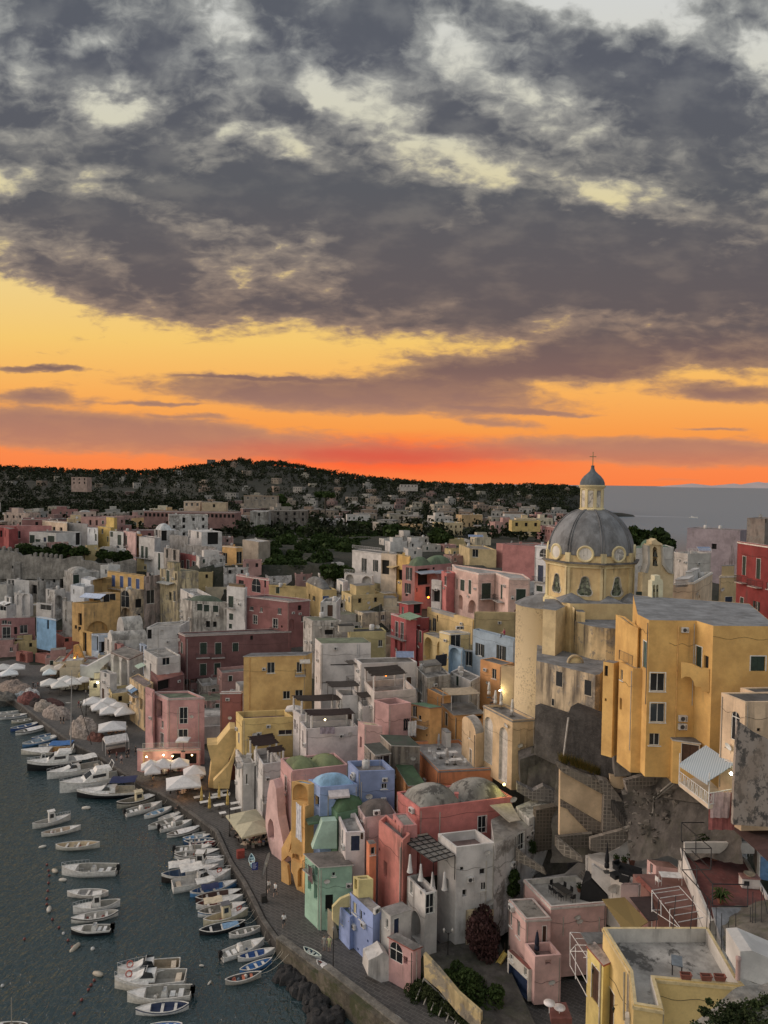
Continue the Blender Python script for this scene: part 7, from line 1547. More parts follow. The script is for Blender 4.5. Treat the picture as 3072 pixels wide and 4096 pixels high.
BL=[
('g','Z',245,640,-70,668,'b5b2ac','8f8a7e','slim white boat at the far left behind the broad white and blue one','',''),
('g','Z',388,688,-40,722,'b0b0ac','8a8478','broad white boat with a dark blue band at the far left','2a4468','k'),
('g','Z',490,735,150,772,'a8a08c','7d7463','small cream wooden boat beside the blue net boat','',''),
('g','Z',545,790,138,878,'24457a','3c5a80','blue boat filled with tarpaulins and nets in front of the small cream one','','k'),
('g','Z',682,830,205,932,'b8b5ae','8d877b','long white rowing boat with a dark line beside the quay at the left','2b2b2b','w'),
('g','Z',792,922,420,1000,'2e5a8c','4d6a86','dark blue boat behind the light blue one below the net piles','','k'),
('g','Z',830,965,298,1088,'3b6f9c','7d8f9a','light blue boat with a white curved hoop at the end','c0c2c2','k'),
('g','Z',972,1040,512,1108,'b9b7b2','8d877b','white boat carrying a white covered tender','2e5a8c','w'),
('g','Z',280,1180,1060,1148,'b0aa9c','b5842f','long yellow decked boat half covered with a bright blue tarpaulin','','KT'),
('p','X',312,275,640,225,'8f9090','7d7c78','grey hulled small cabin boat with a red flag near the yellow decked boat','','R'),
('f','X',300,335,905,262,'17181b','b5b2ac','tall motor yacht with black hull and raised wheelhouse','b9b7b2',''),
('c','X',520,425,1130,300,'b8b6b1','948f84','white cabin cruiser with a rounded hard top beside the black hulled yacht','','b'),
('g','X',782,462,1085,408,'b8b6b1','3f9c84','small white boat carrying a turquoise board','','k'),
('f','X',660,578,1350,440,'bcbab4','948f84','white flybridge yacht with a yellow roll on its foredeck','',''),
('c','X',850,622,1600,588,'15161a','b0a58c','sport cruiser with a black hull and navy blue folding top','bcbab4','B'),
('p','U',468,440,-110,562,'8a8578','6f695c','old wooden fishing boat with a cream cabin and piled nets','2f2d2a','y'),
('m','U',490,540,8,662,'b9b7b2','858176','white launch with rounded bow moored after the fishing boat','b9b7b2',''),
('g','U',636,575,254,702,'b9b7b2','7fa3b8','white boat with a pale blue inside and a white engine box','','k'),
('g','U',772,640,440,745,'b9b7b2','b0ada6','plain white flat decked boat with a seated figure near its bow','','K'),
('g','U',778,710,308,845,'b5b3ae','858176','white boat with cream deck and seats next to the one with teal cover','','k'),
('m','U',888,772,464,865,'b9b7b2','858176','white open boat with a dark teal pointed cover','b9b7b2',''),
('g','U',1002,842,556,948,'b5b0a8','8a7d6e','dark rimmed white boat with a grey dinghy lying on its bow','4d2f2a','w'),
('g','U',1192,912,894,950,'b9b7b2','858176','small white boat with a red cushion inside','',''),
('g','U',1132,952,768,992,'2f6a9c','5d8fb5','light blue and white boat next to the dark blue one in the tight row','','k'),
('g','U',1174,1008,782,1034,'1f4468','33566f','dark blue rowing boat next to the red one','',''),
('g','U',1200,1045,848,1068,'8a2f28','9c4036','small red rowing boat in the tight row at the quay','',''),
('m','U',1150,1112,668,1152,'b9b7b2','858176','white motorboat with a navy blue folded top after the red boat','b9b7b2',''),
('g','U',1252,1165,655,1222,'b9b7b2','858176','long white boat with rounded stern and a black mast pole','2a2a30','kM'),
('g','U',1282,1252,955,1262,'b3ab98','8a8478','beige and navy blue covered boat in the quay row','1f2a50','w'),
('g','W',882,95,556,122,'1f2a50','a8957a','navy blue boat with tan cover by the long white one','',''),
('p','W',915,172,298,165,'b9b7b2','858176','white cabin boat with a white slatted foredeck in the quay row','','R'),
('p','W',842,255,85,372,'2a2320','3c5a7d','dark hulled boat shaded by a large white canopy with a blue deck','b5b2ac','bR'),
('c','W',1005,322,232,485,'bcbab4','b5b2ac','bulky white cruiser with a square white top and a lifebuoy on its bow','','lb'),
('g','W',1082,415,464,565,'3273a8','2c639a','bright blue wooden boat with a small white canopy','b0b6ba','kb'),
('g','W',1142,530,538,632,'3b2622','5a3a30','dark brown wooden boat under a navy blue canopy','','kB'),
('g','W',1168,605,544,722,'b9b7b2','6b3a2c','white boat with long white foredeck and brown cockpit','','K'),
('g','W',1202,705,568,825,'b5b7b8','858176','white and pale blue boat with a beige sun canopy','4a6f94','kD'),
('p','W',1232,800,640,945,'b3a888','a0906c','cream wooden fishing boat with a wheelhouse and a red lifebuoy','','yln'),
('g','W',1198,940,588,1062,'1f2124','2e3236','black open tender with pale blue locker lids','','t'),
('g','W',1418,1005,982,1105,'b5b2ac','858176','small white rowing boat below the black tender','',''),
('m','W',1450,1190,885,1395,'b9b7b2','aaa69c','white open motorboat with a big tilted black outboard','b9b7b2',''),
('g','W',1592,1300,1098,1410,'b5b2ac','24508c','white rowing boat painted blue inside','','k'),
('g','W',1552,1430,1125,1580,'2b6aa5','2f6ea8','bright blue rowing boat above the orange one','',''),
('g','W',1412,1615,932,1715,'948f84','4a4a4c','small boat with an orange red rim and orange thwarts','8f8c86','o'),
('p','H',520,672,238,738,'a8a69f','8f8c84','white boat with a small domed cabin moored alone off the quay','','R'),
('g','H',596,742,305,795,'b5b1a8','a8937a','white boat with a beige deck moored just below the domed cabin boat','','k'),
('g','H',736,872,410,885,'a8a498','b09a74','tan wooden open boat moored alone in open water','',''),
('m','H',455,1072,862,1062,'b9b7b2','858176','long white motorboat with a folded beige top and a blue flag','b9b7b2','R'),
('g','L',495,215,800,212,'b0aaa2','8f8a84','narrow white boat holding a dark bundle behind the one with a wheelhouse','','k'),
('p','L',538,345,886,288,'b9b7b2','858176','white boat with a tall narrow wheelhouse in a group of four','','R'),
('g','L',525,412,872,355,'b5b1a8','9c968a','white open boat with a white deck square between wheelhouse boat and black hulled one','3a3a3c','k'),
('m','L',524,492,820,478,'17191c','858176','sleek motorboat with a black hull and white deck','b9b7b2','O'),
('c','L',866,808,1325,752,'b9b7b2','8a7a60','white cabin cruiser with a raised top carrying a lifebuoy','','l'),
('c','L',845,885,1368,850,'b9b2a4','858176','cream cabin boat with a hooded top and a lifebuoy at the bow','b9b7b2','l'),
('m','L',938,985,1408,950,'b9b4a8','858176','cream open speedboat with a black outboard in the lower group','b9b7b2','O'),
('g','L',1000,1078,1392,1038,'b9b7b2','2e3a58','white boat with a blue band and white fenders lowest of its group','26355e','kF'),
('g','L',1110,1195,1345,1185,'2b62a8','3b74b5','bright blue boat cut off by the bottom edge','',''),
('g','L',-60,1195,205,1190,'7d766a','5a5348','brown wooden boat with a short white mast in the bottom left corner','','kM'),
]
for (k_,rg,bx,by,sx,sy,hc,ic,lb,s2,ex) in BL:
 boat(k_,rg,bx,by,sx,sy,hc,ic,lb,s2 or None,ex=ex)
# boats drawn up on the quay
boat('g','W',1280,60,1290,170,'6f9cb0','5d8a9e','small light blue dinghy standing on the quay by the red box',rc='9cc0cc',zoff=1.6,group='boats drawn up on the quay',name='dinghy')
boat('g','M',985,690,860,620,'b0b3ae','2a4a5c','dark blue and white dinghy lying by the sea wall',rc='a8b5a8',zoff=1.55,group='boats drawn up on the quay',name='dinghy')
boat('g','M',1082,810,955,715,'b5b2ac','a83a24','white dinghy with a bright red side by the sea wall',rc='b5b2ac',zoff=1.55,group='boats drawn up on the quay',ex='w',name='dinghy')
boat('g','M',1590,1175,1440,1085,'8aa5b8','6f9cc0','pale blue boat upturned near the bottom edge of the quay',rc='b5c0c4',zoff=1.55,group='boats drawn up on the quay',ex='w',name='dinghy')
def buoy(reg,x,y,col,r,label,grp,long=False):
 p=atz(*T(reg,x,y),.1); m=MB(); c=flat(col,.5)
 if long: m.lathe([(0,-.5),(.14,-.4),(.2,0),(.14,.4),(0,.5)],(0,0,0),c,10,X=M4.Rotation(R.uniform(0,3),4,'Z')@M4.Rotation(math.radians(80),4,'X'))
 else: m.lathe([(0,-r),(r*.8,-r*.6),(r,0),(r*.8,r*.6),(r*.2,r),(0,r*1.1)],(0,0,0),c,10)
 o=m.build('buoy',None,p); tag(o,label,'buoy',grp)
 if long: o.scale=(r/.3,)*3
for x,y in ((346,15),(358,58),(362,95),(357,150),(352,208),(346,266),(345,306),(386,418),(435,478),(502,572),(533,622),(695,868),(672,902),(652,937),(602,1012),(547,1112),(180,563)): buoy('L',x,y,'6b2f28',.16,'small dark red float in the winding line of mooring floats','small red mooring floats')
for x,y,s in ((468,522,.18),(683,636,.22),(18,908,.18)): buoy('L',x,y,'a5a5a2',s,'small pale round float lying away from the red ones','small pale floats')
for reg,x,y,s,lb in (('L',404,62,.6,'long cream float left of the long white motorboat'),('L',462,128,.5,'round white buoy tied to the bow of the long white motorboat'),('L',362,345,.62,'white oval float in the line left of the group of four boats'),('L',553,628,.6,'upright tan float below the black hulled motorboat'),('L',722,822,.6,'pinkish oval float left of the lower group'),('H',635,612,.65,'white oval float below the black sport cruiser'),('H',313,898,.45,'red and white float left of the tan open boat'),('H',405,1078,.3,'yellowish float at the bow of long motorboat'),('L',1487,760,.25,'white scrap floating in open water'),('L',1545,887,.25,'pale float near the bottom centre')): buoy(reg,x,y,'a39e92' if s!=.6 else '978e7b',s*.75,lb,'oval floats',True)
# boulders
rr=random.Random(4); n=0
for i in range(46):
 t=rr.random(); x=lerp([0,.35,1],[690,860,1020],t)+rr.uniform(-45,75)*(.6+t); y=lerp([0,.35,1],[800,940,1170],t)+rr.uniform(-40,40)
 p=atz(*T('M',x,y),.15); s=rr.uniform(.45,1.0); m=MB(); c=rockmat('2c2b2b',2.5); vs=[];nr=7;ns=9
 for a in range(nr+1):
  for b in range(ns):
   th=math.pi*a/nr; ph=2*math.pi*b/ns; d=V((math.sin(th)*math.cos(ph),math.sin(th)*math.sin(ph),math.cos(th)*.75)); k=1+.55*MN.noise(d*1.3+V((i*3,0,0))); vs.append(d*s*k)
 m.add(vs,[(a*ns+b,(a+1)*ns+b,(a+1)*ns+(b+1)%ns,a*ns+(b+1)%ns) for a in range(nr) for b in range(ns)],c,False)
 o=m.build('boulder',None,p); tag(o,'dark angular boulder in the heap at the foot of the sea wall','boulder','boulders below the sea wall')
def RZ(t): return [b.rz for b in ALLB if t in b.root['label']][0]+.01
ZO=RZ('bright orange house'); ZP=RZ('pink house with a long tiled'); ZT2=RZ('tall beige terrace tower'); ZB=RZ('pink balcony block')
# people
PM={}
def person_mesh(pose):
 if pose in PM: return PM[pose]
 me=bpy.data.meshes.new('p'); 
 if pose=='sit': J={'pel':(0,0,.48),'sp':(0,-.02,.72),'ch':(0,-.0,.95),'nk':(0,.02,1.08),'h0':(0,.03,1.16),'h1':(0,.03,1.30),'hl':(.09,.02,.46),'kl':(.11,.42,.5),'al':(.11,.45,.08),'fl':(.11,.60,.03),'hr':(-.09,.02,.46),'kr':(-.11,.42,.5),'ar':(-.11,.43,.08),'fr':(-.11,.58,.03),'sl':(.18,0,.99),'el':(.24,.12,.76),'wl':(.16,.36,.76),'gl':(.14,.45,.77),'sr':(-.18,0,.99),'er':(-.24,.12,.76),'wr':(-.14,.36,.74),'gr':(-.12,.45,.75)}
 else:
  w=.16 if pose=='walk' else .02
  J={'pel':(0,0,.92),'sp':(0,0,1.12),'ch':(0,0,1.35),'nk':(0,0,1.48),'h0':(0,.01,1.56),'h1':(0,.02,1.70),'hl':(.09,0,.90),'kl':(.1,w+.03,.5),'al':(.1,w*1.6-.02,.09),'fl':(.1,w*1.6+.14,.03),'hr':(-.09,0,.90),'kr':(-.1,-w*.3+.03,.5),'ar':(-.1,-w*1.8-.02,.09+w*.3),'fr':(-.1,-w*1.8+.13,.03),'sl':(.19,0,1.39),'el':(.24,-w,1.13),'wl':(.24,-w+.1,.90),'gl':(.24,-w+.13,.81),'sr':(-.19,0,1.39),'er':(-.24,w*.8,1.13),'wr':(-.24,w+.08,.90),'gr':(-.24,w+.1,.81)}
 Rd=dict(pel=.14,sp=.125,ch=.15,nk=.06,h0=.085,h1=.085,hl=.10,kl=.062,al=.042,fl=.04,hr=.10,kr=.062,ar=.042,fr=.04,sl=.065,el=.042,wl=.03,gl=.035,sr=.065,er=.042,wr=.03,gr=.035)
 ks=list(J); E=[('pel','sp'),('sp','ch'),('ch','nk'),('nk','h0'),('h0','h1'),('pel','hl'),('hl','kl'),('kl','al'),('al','fl'),('pel','hr'),('hr','kr'),('kr','ar'),('ar','fr'),('ch','sl'),('sl','el'),('el','wl'),('wl','gl'),('ch','sr'),('sr','er'),('er','wr'),('wr','gr')]
 me.from_pydata([J[k] for k in ks],[(ks.index(a),ks.index(b)) for a,b in E],[])
 o=bpy.data.objects.new('p',me); CC(o); sk=o.modifiers.new('s','SKIN'); 
 for i,k in enumerate(ks): r=Rd[k]; me.skin_vertices[0].data[i].radius=(r,r*.85)
 me.skin_vertices[0].data[0].use_root=True
 o.modifiers.new('u','SUBSURF').levels=1
 dg=bpy.context.evaluated_depsgraph_get(); m2=bpy.data.meshes.new_from_object(o.evaluated_get(dg)); m2.name='body'
 bpy.data.objects.remove(o)
 for i in range(4): m2.materials.append(flat(('b08468','8a8a8a','3a3d48','2a1f18')[i],.7))
 hz=1.16 if pose=='sit' else 1.55; wz=.60 if pose=='sit' else .98
 for p in m2.polygons:
  c=p.center; p.use_smooth=True
  if c.z>hz-.02: p.material_index=3 if (c.z>hz+.10 or c.y<.0) else 0
  elif c.z>hz-.12 and abs(c.x)<.07: p.material_index=0
  elif abs(c.x)>.2 and c.z<(.82 if pose=='sit' else 1.12) or (pose=='sit' and c.y>.25 and c.z>.62): p.material_index=0
  elif c.z>wz: p.material_index=1
  elif c.z<.45 and pose!='sit': p.material_index=0
  else: p.material_index=2
 PM[pose]=m2; return m2
SKIN=['b08468','9c7458','c09478']; 
def person(reg,x,y,z,label,shirt='8a8a8a',trs='2c303a',pose='stand',rz=None,group=None,hair='2a1f18',s=1.0):
 p=atz(*T(reg,x,y),z) if reg else V((x,y,z)); o=bpy.data.objects.new('person',person_mesh(pose)); CC(o); o.location=p; o.rotation_euler=(0,0,R.uniform(0,6) if rz is None else rz); o.scale=(s,s,s)
 for i,c in enumerate((R.choice(SKIN),shirt,trs,hair)):
  o.material_slots[i].link='OBJECT'; o.material_slots[i].material=flat(c,.75)
 tag(o,label,'person',group); return o
# parasols, tables, chairs
def parasol_mesh(w,d,c,h=2.6,rise=1.0):
 k=('um',w,d,c,h,rise)
 if k in WC: return WC[k]
 m=MB(); mt=flat(c,.8,var=.06); n=8; vs=[(0,0,h+rise)]
 for i in range(4):
  a=[(-w/2,-d/2),(w/2,-d/2),(w/2,d/2),(-w/2,d/2)]; p=a[i]; q=a[(i+1)%4]
  vs.append((p[0],p[1],h)); vs.append(((p[0]+q[0])/2*.99,(p[1]+q[1])/2*.99,h+.06))
 m.add(vs,[(0,1+i,1+(i+1)%8) for i in range(8)],mt)
 vs2=[(x,y,z-.0) for x,y,z in vs[1:]]+[(x*.995,y*.995,z-.25) for x,y,z in vs[1:]]
 m.add(vs2,[(i,8+i,8+(i+1)%8,(i+1)%8) for i in range(8)],mt)
 pm=MB(); pm.tube([(0,0,0),(0,0,h+rise)],.04,flat('4a4640',.6),6); pm.box((-.35,-.35,0),(.35,.35,.08),flat('4a4844',.8))
 WC[k]=(m.mesh('canopy'),pm.mesh('pole')); return WC[k]
def parasol(reg,x,y,z,w,d,c,label,group,rz=.3,h=2.5,rise=1.15):
 p=atz(*T(reg,x,y),z+h+rise*.4); o=empty('parasol',(p.x,p.y,z),rz); tag(o,label,'parasol',group); a,b=parasol_mesh(w,d,c,h,rise); link('canopy',a,o); link('pole',b,o); return o
def closed_parasol(reg,x,y,z,c,label,group,h=2.5):
 k=('cp',c,h); p=atz(*T(reg,x,y),z); o=empty('closed_parasol',(p.x,p.y,z)); tag(o,label,'parasol',group)
 if k not in WC:
  m=MB(); mt=flat(c,.8); m.lathe([(.05,.45),(.26,.5),(.24,.9),(.14,1.0),(.24,1.1),(.2,1.7),(.1,2.3),(.03,h)],(0,0,0),mt,9,flat=True); m2=MB(); m2.tube([(0,0,0),(0,0,h+.12)],.035,flat('4a4640'),6); m2.box((-.3,-.3,0),(.3,.3,.07),flat('4a4844',.8)); WC[k]=(m.mesh('canopy'),m2.mesh('pole'))
 link('canopy',WC[k][0],o); link('pole',WC[k][1],o); return o
def table_mesh(c,w=.9,d=.9,cloth=False):
 k=('tb',c,w,d,cloth)
 if k in WC: return WC[k]
 m=MB(); mt=flat(c,.7); m.box((-w/2,-d/2,.71),(w/2,d/2,.75),mt)
 if cloth: m.add([(-w/2-.01,-d/2-.01,.74),(w/2+.01,-d/2-.01,.74),(w/2+.01,d/2+.01,.74),(-w/2-.01,d/2+.01,.74),(-w/2-.06,-d/2-.06,.35),(w/2+.06,-d/2-.06,.3),(w/2+.06,d/2+.06,.36),(-w/2-.06,d/2+.06,.32)],[(0,4,5,1),(1,5,6,2),(2,6,7,3),(3,7,4,0)],mt)
 m2=MB(); m2.tube([(0,0,0),(0,0,.71)],.05,flat('3a3632'),6); m2.box((-.25,-.25,0),(.25,.25,.04),flat('3a3632'))
 WC[k]=(m.mesh('tabletop'),m2.mesh('pedestal')); return WC[k]
def table(p,c,label,group,rz=0,w=.9,d=.9,cloth=False,lit=False):
 o=empty('table',p,rz); tag(o,label,'table',group); a,b=table_mesh(c,w,d,cloth); link('tabletop',a,o); link('pedestal',b,o)
 if lit:
  q=empty('candle_lamp',(p[0],p[1],p[2]+.755)); tag(q,'small glowing candle lamp on a white table cloth of the quay restaurants','lamp','table candles')
  if 'cl' not in WC:
   m=MB(); m.lathe([(.05,0),(.06,.16),(.03,.2)],(0,0,0),emis('ffb46a',14),8); WC['cl']=m.mesh('glass_shade')
  link('glass_shade',WC['cl'],q)
 return o
def chair_mesh(c):
 k=('ch',c)
 if k in WC: return WC[k]
 mt=flat(c,.6); s=MB(); s.box((-.21,-.21,.43),(.21,.21,.47),mt); b=MB(); b.box((-.21,-.22,.48),(.21,-.19,.88),mt); L_=[]
 for x,y in ((-.18,-.18),(.18,-.18),(.18,.18),(-.18,.18)): l=MB(); l.tube([(x,y,0),(x,y,.44)],.018,mt,4); L_.append(l.mesh('leg'))
 WC[k]=(s.mesh('seat'),b.mesh('backrest'),L_); return WC[k]
def chair(p,c,label,group,rz=0,legs=True):
 o=empty('chair',p,rz); tag(o,label,'chair',group); a,b,l=chair_mesh(c); link('seat',a,o); link('backrest',b,o)
 if legs:
  for q in l: link('leg',q,o)
 return o
def ptlight(p,c,e,r=.1):
 l=bpy.data.lights.new('lamp_light','POINT'); l.energy=e; l.color=hx(c); l.shadow_soft_size=r; o=bpy.data.objects.new('lamp_light',l); CC(o); o.location=p; return o
WHT='bdbab6'
def pr(*a,**k): parasol(*a,**k)
PZ='white parasols on the piazza'
for i,(x,y,w,c,lb) in enumerate([(40,48,4.2,'b8b5b0','big white parasol cut by the left edge'),(215,42,4.2,WHT,'white parasol second from the left edge behind the single low one'),(118,120,4,'bfc2c2','single low white parasol at the far left of the piazza'),(640,60,3.6,'b3a999','beige parasol at the left end of the terracotta table terrace'),(800,45,4.2,'b8ab9c','beige parasol in the middle above orange tables'),(975,32,4.2,'b8ab9c','beige parasol nearest the lit yellow niche'),(660,112,3.2,'b5bfbf','bluish white parasol in front of the beige ones'),
 (660,245,4.2,'b8b5ae','white parasol at the left end of the middle row on the piazza'),(790,275,3.8,'b8b5ae','white parasol lowest in the middle row on the piazza'),(880,205,4.2,'b8b5ae','white parasol behind the tall flagpole in the middle row'),(960,240,4.0,WHT,'white parasol right beside the flagpole in the middle row'),(1120,205,4.4,'bfbdba','white parasol at the right end of the middle row by the white stairs'),
 (1230,490,4,WHT,'leftmost white parasol of the large cluster by the white arch house'),(1340,560,4,WHT,'front left white parasol of the large cluster'),(1420,500,4,WHT,'back white parasol of the large cluster'),(1455,615,4,WHT,'front middle white parasol of the large cluster'),(1560,560,4,WHT,'back right white parasol of the large cluster'),(1640,625,4,WHT,'rightmost white parasol of the large cluster'),
 (1490,820,5.2,'b5b3b0','large single white pyramid parasol near the brown netting heap')]): pr('Z',x,y,1.5,w,w*.9,c,lb,PZ,.35+.1*(i%3))
for x,y,w,lb in ((1112,283,3.2,'leftmost white parasol at the pink restaurant'),(1203,275,3.6,'white parasol before the middle lit arch of the pink restaurant'),(1322,268,3.4,'white parasol right of the middle arch of the pink restaurant'),(1125,318,2.6,'small white parasol standing lowest by the pink restaurant'),(1433,322,3.6,'white parasol close to the slanting yellow wall'),(1352,400,5.4,'very large double white parasol over candle lit tables')): pr('H',x,y,1.5,w,w*.85,'b8b3b0' if w<5 else WHT,lb,'white parasols at the pink restaurant',.3)
pr('I',335,668,1.5,4.6,4.2,'9f9878','back beige parasol over the crowd of diners','beige parasols at the quay',.5,rise=.9); pr('I',388,742,1.5,4.4,4,'a39c7c','front beige parasol over the crowd of diners','beige parasols at the quay',.5,rise=.9)
for x,y,lb in ((1015,548,'yellow closed parasol standing left'),(1122,645,'yellow closed parasol standing nearest the water'),(1248,510,'yellow closed parasol standing near the yellow wall'),(1360,600,'yellow closed parasol standing right by the white house')): closed_parasol('U',x,y,1.5,'b5962a',lb,'closed yellow parasols',h=3.0)
pr('D',1175,905,6.0,2.2,2.2,'b5b5c4','small pale lilac parasol in the corner balcony of the pink building','balcony parasols',0,2.2,.35); pr('D',1352,1112,5.1,2.2,2.2,WHT,'small white parasol on the long balcony of the pink building','balcony parasols',0,2.2,.35)
pr('E',692,880,13.3,2.6,2.4,'b8b0a8','cream parasol on the garden terrace of the yellow house','balcony parasols',0,2.3,.6)
for i,(x,y) in enumerate(((840,812),(887,880),(930,892),(1012,950))): closed_parasol('F',x,y,ZT2,'b3b0a8',['white folded parasol farthest left on the beige tower terrace','white folded parasol beside the seated man on the tower terrace','white folded parasol third on the tower terrace','white folded parasol nearest the corner of the tower terrace'][i],'folded parasols on the tower terrace',2.3)
closed_parasol('J',470,180,ZO,'8a8785','grey folded parasol farther back on the orange house roof','folded grey parasols',2.3); closed_parasol('J',530,290,ZO,'8a8785','grey folded parasol at the front of the orange house roof','folded grey parasols',2.3)
# terrace furniture on the orange roof
for x,y,w,lb in ((485,245,1.2,'white table left on the orange house roof'),(590,292,1.9,'long white table at the front of the orange house roof'),(575,235,1.2,'white slatted table at the back of the orange house roof')):
 p=atz(*T('J',x,y),ZO); table(p,'bcbab6',lb,'tables on the orange house roof',.3,w,.8)
for i,(x,y) in enumerate(((400,215),(440,265),(520,225),(530,300),(660,295),(570,272),(430,235))): p=atz(*T('J',x,y),ZO); chair(p,'bcbab6','white metal chair around the tables on the orange house roof','white roof terrace chairs',R.uniform(0,6))
# quay tables
rr=random.Random(6)
def tset(reg,pts,c,cloth,lit,lab,grp,chc='6a625a',nch=3,z=1.5,w=.9,people=0,plab=''):
 for i,(x,y) in enumerate(pts):
  p=atz(*T(reg,x,y),z); table(p,c,lab,grp,rr.uniform(0,1.5),w,w,cloth,lit and i%2==0)
  for k_ in range(nch):
   a=k_*6.28/nch+rr.uniform(-.3,.3); q=(p.x+math.cos(a)*.75,p.y+math.sin(a)*.75,z); chair(q,chc,'restaurant chair drawn up to '+lab,'chairs at '+grp,a+math.pi/2,legs=False)
   if rr.random()<people: person(None,q[0],q[1],z,plab,rr.choice(['8a3a34','b5b0a8','2f3a58','5a5f4a','b0987a','1f1f24','9c5a4a']),rr.choice(['2c303a','5a5348','1f1f24']),'sit',a+math.pi/2,group=plab+'s')
tset('I',[(275,800),(330,820),(395,800),(300,860),(360,870),(430,850),(480,830),(330,910),(400,905),(450,890),(485,885)],'b0a088',False,False,'wooden table under the beige parasols','tables under the beige parasols',nch=4,people=.62,plab='diner seated under the beige parasols')
tset('H',[(1150,370),(1215,365),(1310,485),(1345,510),(1400,470),(1445,480),(1455,385),(1475,405),(1290,345),(1240,340)],'bab2a6',True,True,'white clothed table at the pink restaurant','clothed tables at the pink restaurant',nch=3,people=.5,plab='guest seated at the pink restaurant')
for i,(x,y,lb) in enumerate(((985,455,'white bench table beside the left yellow parasol'),(1180,462,'white bench table between the yellow parasols'),(1065,520,'white bench table farther left between two yellow parasols'),(1250,562,'long white table with a dark bowl near the yellow parasols'),(1300,378,'white table nearest the yellow wall'),(1310,436,'white table right of the rear yellow parasol'),(1225,420,'white table behind the rear yellow parasol'),(1470,535,'white table close to the white house'),(1470,608,'white table above the beige parasols'),(1295,668,'small white table alone near the lamp post'))): p=atz(*T('U',x,y),2.2); table((p.x,p.y,1.5),'c2c0ba',lb,'white quay tables',.45,1.7 if 'small' not in lb else 1,.75)
tset('Z',[(640,330),(700,350),(760,345),(870,330),(900,365),(960,340),(1030,330),(1100,330),(840,370),(1000,365)],'b8b2a4',True,False,'table under the middle row of piazza parasols','tables under the middle parasols',nch=3,people=.15,plab='guest under the middle piazza parasols',w=1.0)
tset('Z',[(680,135),(740,170),(800,150),(850,110),(915,100),(930,150),(1010,135),(620,180),(700,200),(820,190)],'b5764a',False,False,'orange wooden table on the terracotta side of the piazza','orange tables',nch=2,w=1.3)
tset('Z',[(1180,590),(1220,640),(1280,660),(1330,690),(1400,710),(1480,720),(1560,720),(1640,700)],'a8a49c',True,False,'table under the large cluster of white parasols','tables under the white parasol cluster',nch=3,people=.2,plab='guest under the large parasol cluster')
tset('Z',[(1370,900),(1450,930),(1530,920),(1590,950),(1480,960)],'a8703a',False,False,'ochre table under the single pyramid parasol','tables under the pyramid parasol',nch=3,people=.3,plab='guest under the pyramid parasol',chc='8a5a2c')
tset('Z',[(60,170),(140,190),(220,180),(40,210),(180,220)],'9c978e',False,False,'grey table at the far left of the piazza','tables at the left edge',nch=2)
ptlight(atz(*T('H',1350,500),2.6)+V((0,0,0)),'ffb060',30); ptlight(atz(*T('H',1150,380),2.9),'ffb060',40); ptlight(atz(*T('H',1460,400),2.9),'ffb060',40)
# walkers
for reg,x,y,lb,sh_,tr_,ps in (('Z',1045,600,'person in a red top walking on the piazza beside one in white','8a3a34','3a3040','walk'),('Z',1075,600,'person in a white shirt and dark shorts on the piazza','c2c0bc','23262e','walk'),('Z',805,810,'person in black standing left before the quilted net heap','1d1d20','1d1d20','stand'),('Z',843,812,'person in a dark jacket standing right before the net heap','26282c','1d1d20','stand'),('Z',440,350,'person walking at left of a pair on the piazza','2a2a30','2a2a30','walk'),('Z',470,355,'person in grey walking in the middle of the piazza trio','8a8a8a','3a3d48','walk'),('Z',503,345,'person in red brown top right in the piazza trio','6a2f2a','2a2a30','walk'),
 ('H',895,285,'person in a pink striped top stepping along the quay near the white tent','b09a98','3a3036','walk'),('H',860,262,'person in red standing at the stall under the white tent','6a2a2a','2a2a30','stand'),('H',808,240,'person in black at the left of the white tent','1d1d20','1d1d20','stand'),('H',930,240,'person in grey right of the white tent','55504c','2a2a30','stand'),('H',948,236,'person in dark clothes by the lamp post near the tent','2a2a30','2a2a30','stand'),('H',1000,218,'person in dark clothes at the corner of the pink restaurant','1f2a30','1d1d20','stand'),
 ('H',1128,412,'waiter in dark blue standing by the candle lit tables','1f2433','1d1d20','stand'),('H',1313,540,'waiter in dark clothes beside the largest parasol','1f2028','1d1d20','stand'),('M',597,222,'slim person in white top and shorts beside the lamp post','b8b0a8','5a5348','walk'),('M',648,245,'person with a dark backpack and white shirt walking away on the quay','c2c0bc','1d2530','walk'),('M',710,478,'person in white leaning over the sea wall','c2c0bc','23262e','walk'),('M',1008,648,'person in a long grey dress on the quay','8f8a80','8f8a80','stand'),('M',1045,652,'person in a yellow green dress on the quay','a8a86a','a8a86a','stand'),('I',235,775,'person in a white shirt behind the lamp post','b8b5b0','2a2a30','stand')):
 person(reg,x,y,1.5,lb,sh_,tr_,ps)
p_=atz(*T('R',1487,925),27.1); person(None,p_.x,p_.y,27.1-.35,'person in a bright pink top sitting on the roof of the grey blue house','b0405a','5a5a60','sit',1.0,s=1.35)
p_=atz(*T('F',872,870),ZT2); person(None,p_.x,p_.y,ZT2,'person in grey seated on the beige tower terrace','55504c','2a2a30','sit',2.0)
person(None,atz(*T('U',695,650),.6).x,atz(*T('U',695,650),.6).y,.45,'dark figure sitting at the bow of the flat white boat','2a2a2c','2a2a2c','sit',2.0)
